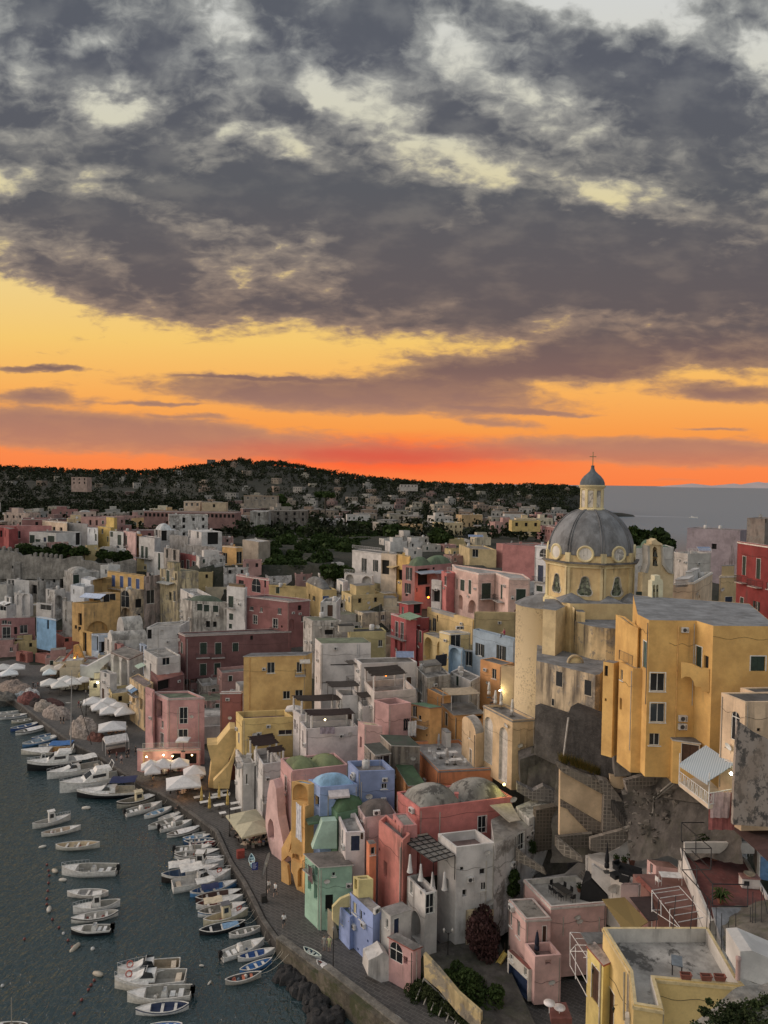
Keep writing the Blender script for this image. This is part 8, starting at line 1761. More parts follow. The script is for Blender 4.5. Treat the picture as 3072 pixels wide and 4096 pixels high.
# lamp posts, poles, heaps
def lamppost(reg,x,y,label,h=4.2,arm=0):
 p=atz(*T(reg,x,y),1.5); o=empty('street_lamp',p); tag(o,label,'street lamp','quay lamp posts'); m=MB(); c=flat('23211f',.5); m.lathe([(.16,0),(.14,.3),(.08,.45),(.055,.6),(.045,h)],(0,0,0),c,8); m.build('post',o)
 for sg in ((-1,1) if arm else (0,)):
  l=MB(); x0=sg*.45
  if arm: l.tube([(0,0,h-.2),(x0*.6,0,h+.1),(x0,0,h)],.025,c,5)
  l.lathe([(.04,0),(.14,.3),(.16,.34),(.03,.5),(0,.55)],(x0,0,h),flat('8a8578',.4) if not arm else flat('b5b2ab',.4),6); l.build('lantern',o)
lamppost('M',582,290,'black lamp post on the quay near the person with the backpack',4.4); lamppost('M',1073,822,'black lamp post behind the sea wall beside the red sided dinghy',4.6); lamppost('I',218,820,'black lamp post left of the beige parasols',6); lamppost('U',602,410,'black lamp post at the corner of the largest parasol',4.4); lamppost('N',628,775,'black garden lamp with white globes by the bushes',3.8,1); lamppost('H',936,240,'black lamp post beside the white tent',5.5); lamppost('Z',1140,700,'dark lamp post next to the parasol cluster',5)
p=atz(*T('Z',938,1175),1.4); m=MB(); m.tube([(0,0,0),(.3,0,15.5)],.14,flat('8a8782',.5),8,r2=.06); m.box((-.9,-.03,9.2),(.0,.03,9.3),flat('b5b2ab')); tag(m.build('flagpole',None,p),'tall bare grey flagpole rising from the quay edge','flagpole')
for (x0,y0,x1,y1,lb) in ((1215,1090,1060,560,'thin dark pole leaning left over the brown netting heap'),(1135,780,1150,560,'short dark upright pole near the parasol cluster')):
 a=atz(*T('Z',x0,y0),1.5); b_=atY(*T('Z',x1,y1),a.y+1.0); m=MB(); m.tube([V((0,0,0)),b_-a],.06,flat('2c2624'),6); tag(m.build('pole',None,a),lb,'pole')
def heap(reg,x,y,w,d,h,c,label,seed,c2=None):
 p=atz(*T(reg,x,y),1.5); m=MB(); mt=flat(c,.95,var=.3); vs=[];nr,ns=12,26
 for a in range(nr+1):
  for b in range(ns):
   r=a/nr; ph=2*math.pi*b/ns; X_=math.cos(ph)*r; Y_=math.sin(ph)*r; z=h*math.sqrt(max(0,1-r**2.6)); k=.25*MN.noise(V((X_*2.5+seed,Y_*2.5,0)))+.08*MN.noise(V((X_*8+seed,Y_*8,0))); vs.append((X_*w/2*(1+k*.5),Y_*d/2*(1+k*.5),max(0,z*(1+k*1.6))))
 m.add(vs,[(a*ns+b,(a+1)*ns+b,(a+1)*ns+(b+1)%ns,a*ns+(b+1)%ns) for a in range(nr) for b in range(ns)],mt,True)
 o=m.build('net_heap',None,p); o.rotation_euler=(0,0,-.6); tag(o,label,'net heap','fishing net heaps on the quay')
heap('Z',200,385,13,6,2.2,'7d6c5f','big beige covered heap of fishing nets at the left',1); heap('Z',290,440,7,3,1.2,'7d878b','pale blue sheeted heap beside the big beige one',2); heap('Z',385,520,6,4.5,2.0,'6a3a34','dark red heap of nets half under a white sheet',3); heap('Z',425,465,5.4,3,1.9,'9c9a98','white sheet thrown over the dark red heap',4); heap('Z',520,560,5,4,1.3,'2c2422','low blackish net heap at the quay edge',5); heap('Z',700,545,8,3,.9,'4a2824','long low maroon heap of nets',6); heap('Z',580,620,5.2,3.6,1.7,'857a6e','cream covered heap before the quilted one',7); heap('Z',760,710,9,4.5,1.9,'84766c','long quilted pink and green heap of nets',8); heap('Z',1120,950,7.5,5,3.0,'8a7c70','tall cream covered heap near the single pyramid parasol',9); heap('Z',1270,1010,5,3,1.1,'6a4034','brown netting heap with boards',10); heap('Z',60,470,7,4,1.3,'5a564e','grey heap behind the moored boats at the left edge',11)
# white tent
p=atz(*T('Z',1535,1180),1.5); o=empty('market_tent',p,.55); tag(o,'white gable roofed tent over a stall on the quay','tent'); m=MB(); w,d,h=4.2,3,2.3; c=flat('b8b3ae',.8)
m.add([(-w/2,-d/2,h),(w/2,-d/2,h),(w/2,0,h+.9),(-w/2,0,h+.9),(-w/2,d/2,h),(w/2,d/2,h),(-w/2,-d/2,h-.3),(w/2,-d/2,h-.3)],[(0,1,2,3),(3,2,5,4),(6,7,1,0),(0,3,4),(1,5,2)],c); m.build('roof_canopy',o)
for x,y in ((-1,-1),(1,-1),(1,1),(-1,1)): m=MB(); m.tube([(x*w/2,y*d/2,0),(x*w/2,y*d/2,h)],.04,c,5); m.build('pole',o)
o2=empty('market_stall',p+V((0,0,0)),.55); tag(o2,'red and brown stall counter under the white tent','stall'); m=MB(); m.box((-1.6,-.8,0),(1.6,.2,.9),flat('5a3a30',.8)); m.box((-1.7,-.9,.901),(1.7,.3,.96),flat('8a8078')); m.build('counter',o2)
# signs and small things on the quay
def sbox(name,reg,x,y,z,w,d,h,c,label,cat,rz=.4):
 p=atz(*T(reg,x,y),z); m=MB(); m.box((-w/2,-d/2,0),(w/2,d/2,h),flat(c,.6)); m.box((-w/2-.03,-d/2-.03,h+.001),(w/2+.03,d/2+.03,h+.06),flat(c,.5)); o=m.build(name,None,p); o.rotation_euler=(0,0,rz); tag(o,label,cat); return o
sbox('crate','W',1135,100,1.5,1,.6,1.0,'8a3020','red wooden box at the quay edge below the diners','box')
sbox('boat_trolley','W',1285,185,1.5,.9,.6,.35,'4a3a30','small wooden trolley under the light blue dinghy','trolley')
sbox('waste_bin','M',562,290,1.5,.6,.6,.8,'2a2826','dark waste bin at the foot of the lamp post','bin')
p=atz(*T('W',1325,300),1.5); o=empty('sign_board',p,.2); tag(o,'dark blue notice board standing on the quay beside the dinghy','sign'); m=MB(); m.box((-.4,-.03,.35),(.4,.03,1.35),flat('1f2f7a',.5)); m.build('panel',o); m=MB(); 
for x in (-.3,.3): m.tube([(x,0,0),(x,0,.36)],.025,flat('8a8a8a'),4)
m.build('stand',o); m=MB()
for i in range(6): m.box((-.3,-.038,1.2-i*.13),(.25-.08*(i%3),-.0305,1.24-i*.13),flat('a8b0c8',.6))
m.build('lettering',o)
p=atz(*T('W',1420,390),1.5); o=empty('flag_banner',p,.6); tag(o,'grey feather shaped banner leaning over the quay by the pink stairs','banner'); m=MB(); m.add([(0,0,.2),(.1,0,.9),(.35,0,2.2),(.75,0,3.2),(1.05,0,3.3),(1.1,0,2.9),(.9,0,2.2),(.5,0,1.2),(0,.02,.2),(1.05,.02,3.3)],[(0,1,2,3,4,5,6,7)],flat('8a8f92',.6)); m.build('cloth',o); m=MB(); m.tube([(0,0,0),(.05,0,.9),(.3,0,2.2),(.7,0,3.2)],.03,flat('3a3d40'),5); m.build('pole',o)
# wooden jetty hints and ladder
vslab('stair_wall','huge slanting yellow buttress wall dropping to the quay beside the yellow parasols','I',[(52,150),(128,146),(222,28),(262,30),(262,178),(212,250),(205,330),(100,465),(62,462),(85,280)],121,14,3.5,plaster('c0a058',.2))
vslab('stair_wall','low sloping yellow flank wall at foot of the slanting buttress','I',[(98,415),(215,290),(262,175),(275,200),(240,300),(215,470),(100,468)],119.5,14,1.2,plaster('c0a058',.2))
# ochre outside stairs on the quay
def steps(name,label,a,b,w,n,mt,cat='staircase',side=None):
 m=MB(); d=(b-a); hd=V((d.x,d.y,0)); L=hd.length; e=hd.normalized(); s=V((-e.y,e.x,0))
 for i in range(n):
  p0=a+hd*(i/n); p1=a+hd*((i+1)/n); z=a.z+d.z*(i+1)/n; q=[p0-s*w/2,p1-s*w/2,p1+s*w/2,p0+s*w/2]; m.prism([(t.x,t.y) for t in q],a.z-.3,z,mt)
 o=m.build(name); tag(o,label,cat); return o
steps('staircase','stone steps between ochre flank walls rising from the quay',atz(*T('M',770,190),1.5),atY(*T('M',745,10),96),1.3,14,plaster('8a7a60',.5))
steps('staircase','long pink outside stairs climbing the pale pink house',atz(*T('I',630,845),3.5),atY(*T('I',560,440),103.5),1.6,22,plaster('a87d70',.5))
steps('staircase','stone steps beside the mint green house',atz(*T('M',1090,530),1.5),atz(*T('M',1055,360),4.4),1.4,12,plaster('8a8068',.5))
vslab('stair_wall','ochre stepped flank wall left of the quay steps','M',[(690,-10),(735,20),(745,100),(748,205),(692,150)],94,-40,.4,plaster('c8953f',.25))
vslab('stair_wall','ochre arched wall right of the quay steps','M',[(765,-20),(868,20),(866,228),(808,205),(790,150),(772,60)],92.6,-35,.5,plaster('c8953f',.25),holes=[[(812,180),(812,70),(825,42),(845,35),(864,45),(864,190)]])
vslab('stair_wall','ochre triangular stair flank high on the ochre house','I',[(600,910),(690,738),(695,760),(650,960),(600,1010)],95,-45,.4,plaster('c8953f',.25))
vslab('stair_wall','second ochre slanted flank with a white cloth','I',[(645,960),(740,790),(745,860),(690,940),(680,960),(680,985)],94,-45,.4,plaster('c8953f',.25))
vslab('stair_wall','pink parapet of the outside stairs with a large arch below','I',[(515,408),(540,404),(560,470),(575,680),(612,860),(620,1020),(550,1010),(512,900),(485,760),(482,690),(498,500)],101.5,-50,1.3,plaster('c99a92',.2),holes=[[(502,830),(500,735),(508,700),(520,690),(535,710),(545,760),(547,850)]])
vslab('stair_wall','mint green curved flank wall running down to the quay','M',[(972,335),(1000,345),(1035,430),(1052,534),(1005,505),(968,478)],84.2,-35,.4,plaster('84ad95',.15))
vslab('stair_wall','pale yellow curved stair wall right of the mint house','M',[(1072,330),(1130,270),(1200,240),(1200,330),(1125,330),(1115,470),(1072,430)],81,20,.4,plaster('bfae6c',.3))
vslab('stair_wall','white walled stair ramp right of the lavender blue house','N',[(45,722),(112,690),(150,662),(200,700),(192,915),(40,835)],74.3,18,2.0,plaster('b5b1ab',.2))
vslab('stair_wall','white external staircase wall by the piazza','S',[(885,1003),(962,1012),(1232,868),(1232,930),(1150,1000),(1105,1050),(1105,1150),(1060,1150),(885,1112)],170,18,1.5,plaster('aaa7a4',.2))
vslab('stair_wall','yellow bridge like stair buttress with a glowing niche','S',[(812,785),(862,772),(885,800),(950,978),(895,982),(852,862),(838,942),(810,942)],186,14,1.2,plaster('b5872f',.3))
vslab('stair_wall','terracotta stair flank beside the yellow buttress','S',[(685,950),(815,805),(815,840),(700,965)],187,14,1.0,plaster('a0584a',.3))
# laundry
def laundry(reg,x,y,Y,w,h,c,label,rz=0):
 p=atY(*T(reg,x,y),Y*(.972 if reg in 'IMNJ' else 1)); m=MB(); n=8; vs=[]
 for i in range(n+1):
  for j in range(4): vs.append((-w/2+w*i/n,.08*math.sin(i*2.1+j),-h*j/3))
 m.add(vs,[(i*4+j,(i+1)*4+j,(i+1)*4+j+1,i*4+j+1) for i in range(n) for j in range(3)],flat(c,.9)); o=m.build('laundry',None,p); o.rotation_euler=(0,0,rz); tag(o,label,'laundry','washing hung out on the houses')
for a in (('I',728,585,90.1,1.6,4.4,'bcbcc4','long white sheet hanging down the ochre house',-1.0),('E',492,962,116.6,.8,2.0,'2a3fa0','bright blue towel on the yellow terrace wall',.2),('E',530,958,116.4,1.4,2.2,'6a4a52','purple brown cloth beside the blue towel',.2),('E',940,1030,106.4,2.2,1.0,'8a7d88','striped white and mauve towel over the white wall',.1),('R',365,600,178,4.5,3.6,'bdbcb8','white washing below the arcade terrace',.5),('R',965,1075,131.5,2.6,2.2,'2f3138','dark washing hanging in the arched balcony',.6),('F',232,965,105,.9,1.8,'1f1f22','black washing on the orange laundry balcony',.4),('F',275,985,104.6,1.3,2.2,'b5b3b2','white washing on the orange laundry balcony',.4),('M',905,30,84.4,1.2,1.8,'7a5a58','patterned washing on the mint house balcony',-1.0),('K',1325,498,60,2.2,3.2,'8f4a46','red towel over the corner of the striped awning balcony',.0),('K',1310,495,59.8,1.6,2.2,'a88a88','pink towel on top of the red one',.0),('K',1258,500,60.4,.5,1.4,'b5b3b0','white cloth beside the red towel',.0)): laundry(*a)
# lit lamps on buildings
def lamp(p,label,c='fff0c8',e=30,s=.14,en=40):
 m=MB(); m.lathe([(0,-s),(s,0),(0,s)],(0,0,0),emis(c,e),8); o=m.build('wall_lamp',None,p); tag(o,label,'lamp','lit lamps'); ptlight((p.x-.25,p.y-.6,p.z),c,en,.15)
for reg,x,y,Y,lb,c,e,en in (('H',1080,235,126.2,'lit lamp in the left arch of the pink restaurant','ffe9a8',20,45),('H',1205,222,126.5,'lit lamp in the middle arch of the pink restaurant','ffe9a8',20,55),('H',1272,230,126.3,'small lit wall lamp right of the middle arch','ffd890',14,18),('H',1415,222,126.4,'small lit wall lamp at the right of the restaurant','ffd890',14,18),('J',952,438,88.8,'yellow floodlight in front of the tall white arch','fff08a',25,70),('S',685,905,196.5,'bright white lamp on the terracotta wall','ffffe8',60,260),('S',824,925,184.6,'orange glow lamp in the yellow stair niche','ffa83c',20,220),('R',858,600,183,'orange lamp in the doorway of the salmon house','ff7a22',8,260),('R',1610,700,158,'orange street glow behind the round apse','ff7a22',8,420),('E',1372,648,110,'round orange reed lantern under the curved pergola','ff8c2c',8,40),('F',920,760,113,'tall lit strip window on the beige stair housing','fff4c0',20,90),('K',1388,358,60,'white lamp on the wall of the awning balcony','ffffe0',25,50),('S',1080,1190,168,'lit shop doorway beside white external stairs','ffffd8',10,150),('I',262,742,112,'lit bulb hanging from the back beige parasol','fff6a0',20,30),('I',300,800,109,'lit bulb hanging from front beige parasol','fff6a0',20,30),('E',922,975,108,'tiny lamp on the column of the brown pergola','ffe8b0',12,8)):
 lamp(atY(*T(reg,x,y),Y*(.972 if reg in 'IMNJ' else .985 if reg=='H' else 1)),lb,c,e,.16 if Y<140 else .3,en)
vslab('house_wall','pale mint wall rising behind the dark roof of the mint green house','I',[(903,712),(1010,706),(1010,912),(828,915)],88,14,1.2,plaster('97b5a2',.15))
m=MB(); W_=[atz(*T('I',x,y),11.6) for x,y in ((778,690),(800,728),(905,712),(1012,700),(1000,650),(890,655))]; m.prism([(q.x,q.y) for q in W_],11.4,11.6,roofmat('4c6a4a',.3)); tag(m.build('tin_roof'),'flat green roof piece between ochre house and green dome','roof')
bx=boat('f','C',1205,440,1150,438,'bcbab4','b0aca4','white motor yacht far out at sea trailing a long wake','b9b7b2')
a=atz(*T('C',1152,436),.05); b_=atz(*T('C',700,425),.05); m=MB(); dd=(b_-a).normalized(); s_=V((-dd.y,dd.x,0)); m.add([a+s_*3,a-s_*3,b_-s_*14,b_+s_*14],[(0,1,2,3)],flat('a8acb0',.6)); tag(m.build('wake'),kind='structure')
# lower right terraces
wp=plaster('b8b4ae',.25)
vslab('garden_wall','white stepped garden wall with a narrow gate and rounded shoulders','K',[(320,978),(480,945),(565,905),(576,850),(655,845),(662,740),(690,718),(770,724),(862,792),(905,885),(1000,932),(1000,1110),(760,1110),(740,1060),(560,1050),(320,1110)],77,-4,.5,wp)
vslab('garden_wall','white parapet climbing left beside the dining terrace steps','O',[(-30,160),(-60,128),(-10,125),(165,95),(322,-38),(355,-70),(360,60),(300,70),(180,165),(0,190)],80,-2,.4,plaster('aea6a0',.2))
vslab('garden_wall','white dividing wall with a satellite dish behind the covered barbecue','O',[(358,18),(375,20),(580,165),(700,155),(700,260),(575,262),(480,240),(358,110)],74.5,-20,.4,plaster('b5b0aa',.2))
steps('staircase','pale stone steps rising behind the dining terrace',atY(*T('O',225,160),79.2)-V((0,0,0)),atY(*T('O',330,62),79.4),2.0,8,plaster('a39a90',.3))
m=MB(); P_=[atz(*T('K',x,y),11.6) for x,y in ((420,985),(760,975),(1000,1000),(1000,1130),(640,1160),(380,1120))]
# sofa terrace slab
m=MB(); P_=[atY(*T('K',x,y),Y) for x,y,Y in ((330,1050,77),(560,1000,76.6),(760,960,76.4),(1000,1010,74),(985,1150,69),(700,1190,69.5),(560,1130,73),(350,1040,76))]; z=sum(p.z for p in P_)/len(P_)
m.prism([(p.x,p.y) for p in P_],z-6,z,plaster('a8a198',.3)); tag(m.build('terrace_floor'),kind='structure'); ZT=z
def sofa(reg,x,y,z,w,rz,label,c='1d1f22'):
 p=atz(*T(reg,x,y),z); o=empty('garden_sofa' if w>1 else 'garden_armchair',p,rz); tag(o,label,'sofa','black rattan seats'); a=flat(c,.7); b=MB(); b.box((-w/2,-.38,.0),(w/2,.38,.36),a); b.build('seat',o)
 b=MB(); b.box((-w/2,.25,.361),(w/2,.42,.78),a); b.build('backrest',o)
 for s in (-1,1): b=MB(); b.box((s*w/2-.07,-.38,.361),(s*w/2+.07,.249,.58),a); b.build('armrest',o)
sofa('K',555,1062,ZT,.9,.5,'black rattan armchair at the back of the white walled terrace'); sofa('K',640,1100,ZT,2.2,-.6,'long black rattan sofa on the white walled terrace'); sofa('O',600,140,ZT-.0,.9,2.6,'black rattan armchair nearest the white dividing wall')
sbox('side_table','O',535,110,ZT,.8,.8,.38,'1d1f22','black rattan side table beside the armchair','table')
closed_parasol('K',470,1085,ZT,'1b1d22','folded black parasol rising over the white wall','folded dark parasols',3.2); closed_parasol('N',1285,680,ZB,'1b2133','folded navy parasol on the pink balcony','folded dark parasols',2.4)
def pot(reg,x,y,z,label,kind='bush',s=.5,c='7d4a34'):
 p=atz(*T(reg,x,y),z); o=empty('potted_plant',p); tag(o,label,'potted plant','potted plants'); m=MB(); m.lathe([(s*.35,0),(s*.5,s*.7),(s*.55,s*.75),(s*.45,s*.75),(.0,s*.7)],(0,0,0),flat(c,.8),12); m.build('pot',o)
 m=MB(); rr=random.Random(int(x)); 
 if kind=='palm':
  for i in range(34):
   a=rr.uniform(0,6.28); t=rr.uniform(.15,1.2); r=s*1.7; pts=[(0,0,s*.8),(math.cos(a)*r*.5,math.sin(a)*r*.5,s*.8+r*.6*t),(math.cos(a)*r,math.sin(a)*r,s*.8+r*.45*t-.1)]
   m.tube(pts,[.05,.07,.01],LG,3)
 else: leaves(m,(0,0,s*1.3),s*.7,160,s*.12,LG,rr,1.1,.1)
 m.build('foliage',o)
for a in (('K',655,1030,ZT,'bare cactus like plant in a terracotta pot against the white wall','bush',.7),('K',600,1035,ZT,'small plant in a brown pot beside the armchair','bush',.5),('K',540,1020,ZT,'leafy pot plant behind the armchair','bush',.5),('O',268,215,ZP,'flowering plant in terracotta pot at the foot of the steps','bush',.5),('K',1258,985,17.7,'big palm like plant in a large clay pot on the red terrace','palm',1.25),('O',1310,300,17.7,'small palm at the near corner of the red terrace','palm',.6)): pot(*a)
# dining set
p=atz(*T('O',140,240),ZP); o=empty('dining_table',p,-1.05); tag(o,'long dark outdoor dining table on the pink house roof terrace','table'); m=MB(); m.box((-1.1,-.45,.7),(1.1,.45,.75),flat('35332f',.6)); m.build('tabletop',o)
for x,y in ((-1,-.38),(1,-.38),(1,.38),(-1,.38)): m=MB(); m.tube([(x,y,0),(x,y,.7)],.03,flat('1d1f22'),5); m.build('leg',o)
DT=p
for i,(x,y,rz,lb) in enumerate(((-1.45,.0,-math.pi/2,'black folding chair at the far end of the dining table'),(-.6,.8,math.pi,'black folding chair at the back right of the dining table'),(.4,.8,math.pi,'second black folding chair right of the dining table'),(-.8,-.8,0,'black folding chair at left of the dining table farthest away'),(-.1,-.8,0,'black folding chair at left middle of the dining table'),(.7,-.8,0,'black folding chair at left of the dining table nearest'),(1.5,.1,math.pi/2,'black folding chair at the near end of the dining table'))):
 q=rot2(-1.05)@V((x,y,0)); chair((p.x+q.x,p.y+q.y,ZP),'1b1c1e',lb,'chairs round the dining table',-1.05+rz)
p=atz(*T('O',390,270),ZP); o=empty('covered_barbecue',p,-.5); m=MB(); c=flat('17181a',.9); vs=[]
prof=[(-1.5,-.9,0),(1.5,-.9,0),(1.5,.9,0),(-1.5,.9,0),(-1.35,-.8,1.6),(1.3,-.75,1.15),(1.3,.75,1.25),(-1.3,.8,2.4),(-.5,.5,2.5),(-.5,-.6,2.3)]
m.add(prof,[(0,1,5,9,4),(1,2,6,5),(2,3,7,8,6),(3,0,4,7),(4,9,8,7),(9,5,6,8)],c); m.build('cover',o); tag(o,'large shape under a black draped cover on the dining terrace','covered barbecue')
p=atY(*T('O',515,195),73.6); o=link('satellite_dish',dish_mesh(),None,p-V((0,0,.9))); o.scale=(1.5,)*3; tag(o,'white satellite dish on the wall beside the covered barbecue','satellite dish')
# bamboo mat roof and maroon awning
def tilt(name,label,cat,reg,C4,mt,parent=None,th=.06):
 P=[atY(*T(reg,x,y),Y) for x,y,Y in C4]; m=MB(); vs=P+[q-V((0,0,th)) for q in P]; k=len(P)
 m.add(vs,[tuple(range(k))[::-1],tuple(range(k,2*k))]+[(i,(i+1)%k,k+(i+1)%k,k+i) for i in range(k)],mt); o=m.build(name,parent); 
 if label: tag(o,label,cat)
 return o
bm_,n,b=newmat('bamboo'); p=sv(n,1,1,1); wv=n.n('ShaderNodeTexWave',i={'Scale':5.0,'Distortion':1.5,'Detail':3.0}); n.L(p,wv.inputs[0]); n.L(n.mix(wv.outputs['Fac'],(.16,.11,.035),(.38,.27,.10)),b.inputs['Base Color']); b.inputs['Roughness'].default_value=.8
tilt('reed_canopy','golden bamboo mat roof over a balcony behind the yellow terrace house','canopy','O',[(436,270,60),(602,256,62),(775,437,55),(690,490,53),(590,490,53)],bm_)
tilt('awning','dark maroon awning beside the bamboo mat roof','awning','O',[(638,254,63),(800,248,64),(850,420,57),(778,430,56)],flat('3a2a2a',.8))
m=MB(); 
fl_=[(795,205,800,480),(1005,170,0,0)]
wm2=flat('bab8b4',.4); bk2=flat('1f2023',.5)
def frame(name,label,reg,segs,mt,r=.035):
 m=MB()
 for (x0,y0,Y0,x1,y1,Y1) in segs: m.tube([atY(*T(reg,x0,y0),Y0),atY(*T(reg,x1,y1),Y1)],r,mt,5)
 o=m.build(name); tag(o,label,name)
frame('pergola','white metal pergola frame with wires above the blue doors','O',[(803,205,60,803,480,58),(803,205,60,1002,175,62),(803,205,60,1015,485,54),(803,350,59,1000,480,54),(1002,175,62,1235,430,56),(803,350,59,870,350,60),(870,280,60,870,400,59),(865,262,59.5,1040,235,61),(900,300,59,1070,270,60),(935,345,58,1110,315,59),(970,390,57,1145,360,58),(1000,440,56,1180,405,57),(935,350,58,935,480,56),(803,230,60,1010,200,62)],wm2)
frame('cage','dark metal cage frame above the long white wall','Y',[(735,240,68,735,440,67),(735,240,68,1000,240,68.5),(735,240,68,1055,515,62),(1000,240,68.5,1000,440,68),(735,440,67,1000,440,68),(735,440,67,1052,735,61),(890,380,65,890,590,64),(745,520,64,1058,515,62),(745,520,64,742,745,63),(1055,515,62,1050,740,61),(742,745,63,1052,740,61),(745,525,64,1070,895,57),(900,700,61,900,910,60),(742,745,63,1065,1100,56),(1070,895,57,1445,903,57),(1070,895,57,1066,1130,56),(1445,903,57,1442,1140,56),(1066,1130,56,1442,1138,56)],bk2,.045)
frame('fence','black fence posts standing before the grey glass panels','O',[(x,y0,54,x-4,y1,53) for x,y0,y1 in ((1236,280,520),(1278,330,620),(1318,375,680),(1367,435,720),(1422,380,760),(1452,450,700),(1508,530,680),(1548,215,540),(1530,330,560),(1568,280,480),(1614,180,440),(1450,545,700))]+[(1614,180,54,1655,380,53)],bk2,.03)
frame('pergola','white rectangular pergola frame left of the narrow yellow wing','O',[(200,515,57,200,760,56),(200,515,57,278,518,57),(200,515,57,325,700,53),(200,655,56,325,655,54),(238,562,56,320,562,56),(240,608,56,330,610,55),(200,655,56,325,890,52),(240,620,56,240,860,54),(325,655,53,325,890,52),(200,760,56,325,990,51),(300,700,54,330,700,53),(200,655,56,240,612,56)],wm2)
frame('fence','row of thin black poles in front of the long white wall','O',[(855,265,53,832,488,51),(980,245,53,958,488,51),(1108,245,53,1088,488,51),(1212,255,53,1208,488,51)],bk2,.03)
tilt('glass_fence','grey glazed fence panels at the right of the long white wall','fence','O',[(1243,330,56),(1495,332,57),(1500,560,54),(1420,720,52),(1330,640,53),(1290,560,54)],flat('77787a',.25))
tilt('retaining_wall','grey plaster wall right of the glazed fence','wall','O',[(1495,332,57),(1545,350,57),(1545,540,55),(1500,560,54)],plaster('8a857d',.4),th=.5)
tilt('corrugated_roof','small corrugated grey sheet roof next to the white pergola frame','roof','O',[(275,515,55),(450,510,56),(452,595,54),(330,600,53)],flat('6a6c6c',.5))
tilt('wall_slab','low dark red tiled floor below the pergola frame','terrace','O',[(60,1150,50),(40,1030,52),(170,1030,52.5),(215,1150,50)],flat('6a3a34',.7),th=.4)
for x,y,lb in ((48,1035,'round white bistro table nearest the tall frame'),(122,1068,'round pinkish bistro table on the red tiled patio')):
 p=atY(*T('O',x,y),50.6); o=empty('bistro_table',p-V((0,0,.75))); tag(o,lb,'table'); m=MB(); m.lathe([(0,.73),(.42,.73),(.42,.76),(0,.76)],(0,0,0),flat('c0b8b5',.5),18); m.build('tabletop',o); m=MB(); m.tube([(0,0,0),(0,0,.73)],.03,wm2,5); m.build('pedestal',o)
# red terrace: brown shed roof, blue door shed, slatted fence, bags
tilt('shed_roof','dark brown sloping roof sheet at the right edge above the red terrace','roof','K',[(1362,728,64),(1560,700,66),(1800,900,56),(1800,1130,50),(1580,920,58)],flat('432b29',.8),th=.12)
sh_=empty('shed',atz(*T('O',1660,120),17.7)); tag(sh_,'grey shed with a pale blue door under the brown roof sheet','shed')
q=atz(*T('O',1575,118),17.7)-sh_.location
m=MB(); e=V((.93,-.36,0)); X=M4.Translation(q)@rot2(-.37); m.box((0,0,0),(6,3,2.3),plaster('9a938a',.3),X); m.build('wall',sh_)
m=MB(); m.box((.25,-.05,.02),(1.15,-.004,2.1),flat('4a7aa8',.5),X); m.box((.15,-.04,.0),(.24,-.003,2.2),flat('c0bdb6'),X); m.box((1.16,-.04,0),(1.25,-.003,2.2),flat('c0bdb6'),X); d=m.build('door',sh_); m=MB(); m.box((1.0,-.09,1.0),(1.06,-.051,1.12),flat('2a2a2a'),X); m.build('handle',d)
m=MB(); A=atz(*T('K',1205,945),17.7); B_=atz(*T('K',1560,935),17.7)
for i in range(13):
 z=.25+i*.17; m.tube([A+V((0,0,z)),B_+V((0,0,z+.02*(i%2)))],.06,flat('6f706c',.8),4)
for t in (0,.5,1): m.tube([A.lerp(B_,t),A.lerp(B_,t)+V((0,0,2.6))],.09,flat('77756f',.8),5)
tag(m.build('slatted_fence'),'grey weathered slatted fence at the back of the red terrace','fence')
vslab('garden_wall','low white wall under the slatted fence on the red terrace','K',[(1045,870),(1205,868),(1560,870),(1560,950),(1045,945)],64.8,-3,.3,plaster('b0aca5',.2))
for i,(x,y,c,w,h,lb) in enumerate(((1372,985,'1d1e20',.8,.75,'black rubbish bag by the slatted fence'),(1415,990,'5f5a50',.45,.6,'brown sack beside the rubbish bag'),(1438,992,'5f5a50',.45,.6,'second brown sack beside the rubbish bag'))):
 p=atz(*T('K',x,y),17.7); m=MB(); m.lathe([(w*.4,0),(w*.5,h*.3),(w*.42,h*.7),(w*.15,h*.95),(0,h)],(0,0,0),flat(c,.6),10); tag(m.build('sack',None,p),lb,'sack')
for i,(x,y) in enumerate(((1462,985),(1490,975),(1492,1000))): p=atz(*T('K',x,y),17.7); m=MB(); m.lathe([(.13,0),(.17,.38),(.15,.38),(.12,.05),(0,.05)],(0,0,0),flat('b5babd',.5),12); tag(m.build('paint_bucket',None,p),['small white bucket left of the two others','white bucket behind the nearest one','white and blue bucket nearest of three'][i],'bucket','buckets on the red terrace')
p=atz(*T('K',1520,960),17.7); chair(p,'b8b6b2','white plastic chair leaning at the slatted fence','terrace chairs',.4)
o=empty('brick_oven',atz(*T('O',1520,175),17.7),-.1); tag(o,'small white box with a barred opening and a basket on top','small masonry box'); m=MB(); m.box((-.75,-.4,0),(.75,.4,.85),plaster('b0a8a0',.3)); m.box((-.8,-.45,.851),(.8,.45,.95),flat('8a5a50',.8)); m.build('body',o); m=MB(); m.lathe([(.25,0),(.5,.22),(.45,.22),(.2,.03),(0,.03)],(0,0,.95),flat('8f8168',.9),14); m.build('basket',o); m=MB(); m.box((-.6,-.42,.25),(-.15,-.401,.65),flat('1f2023')); m.build('grille',o)
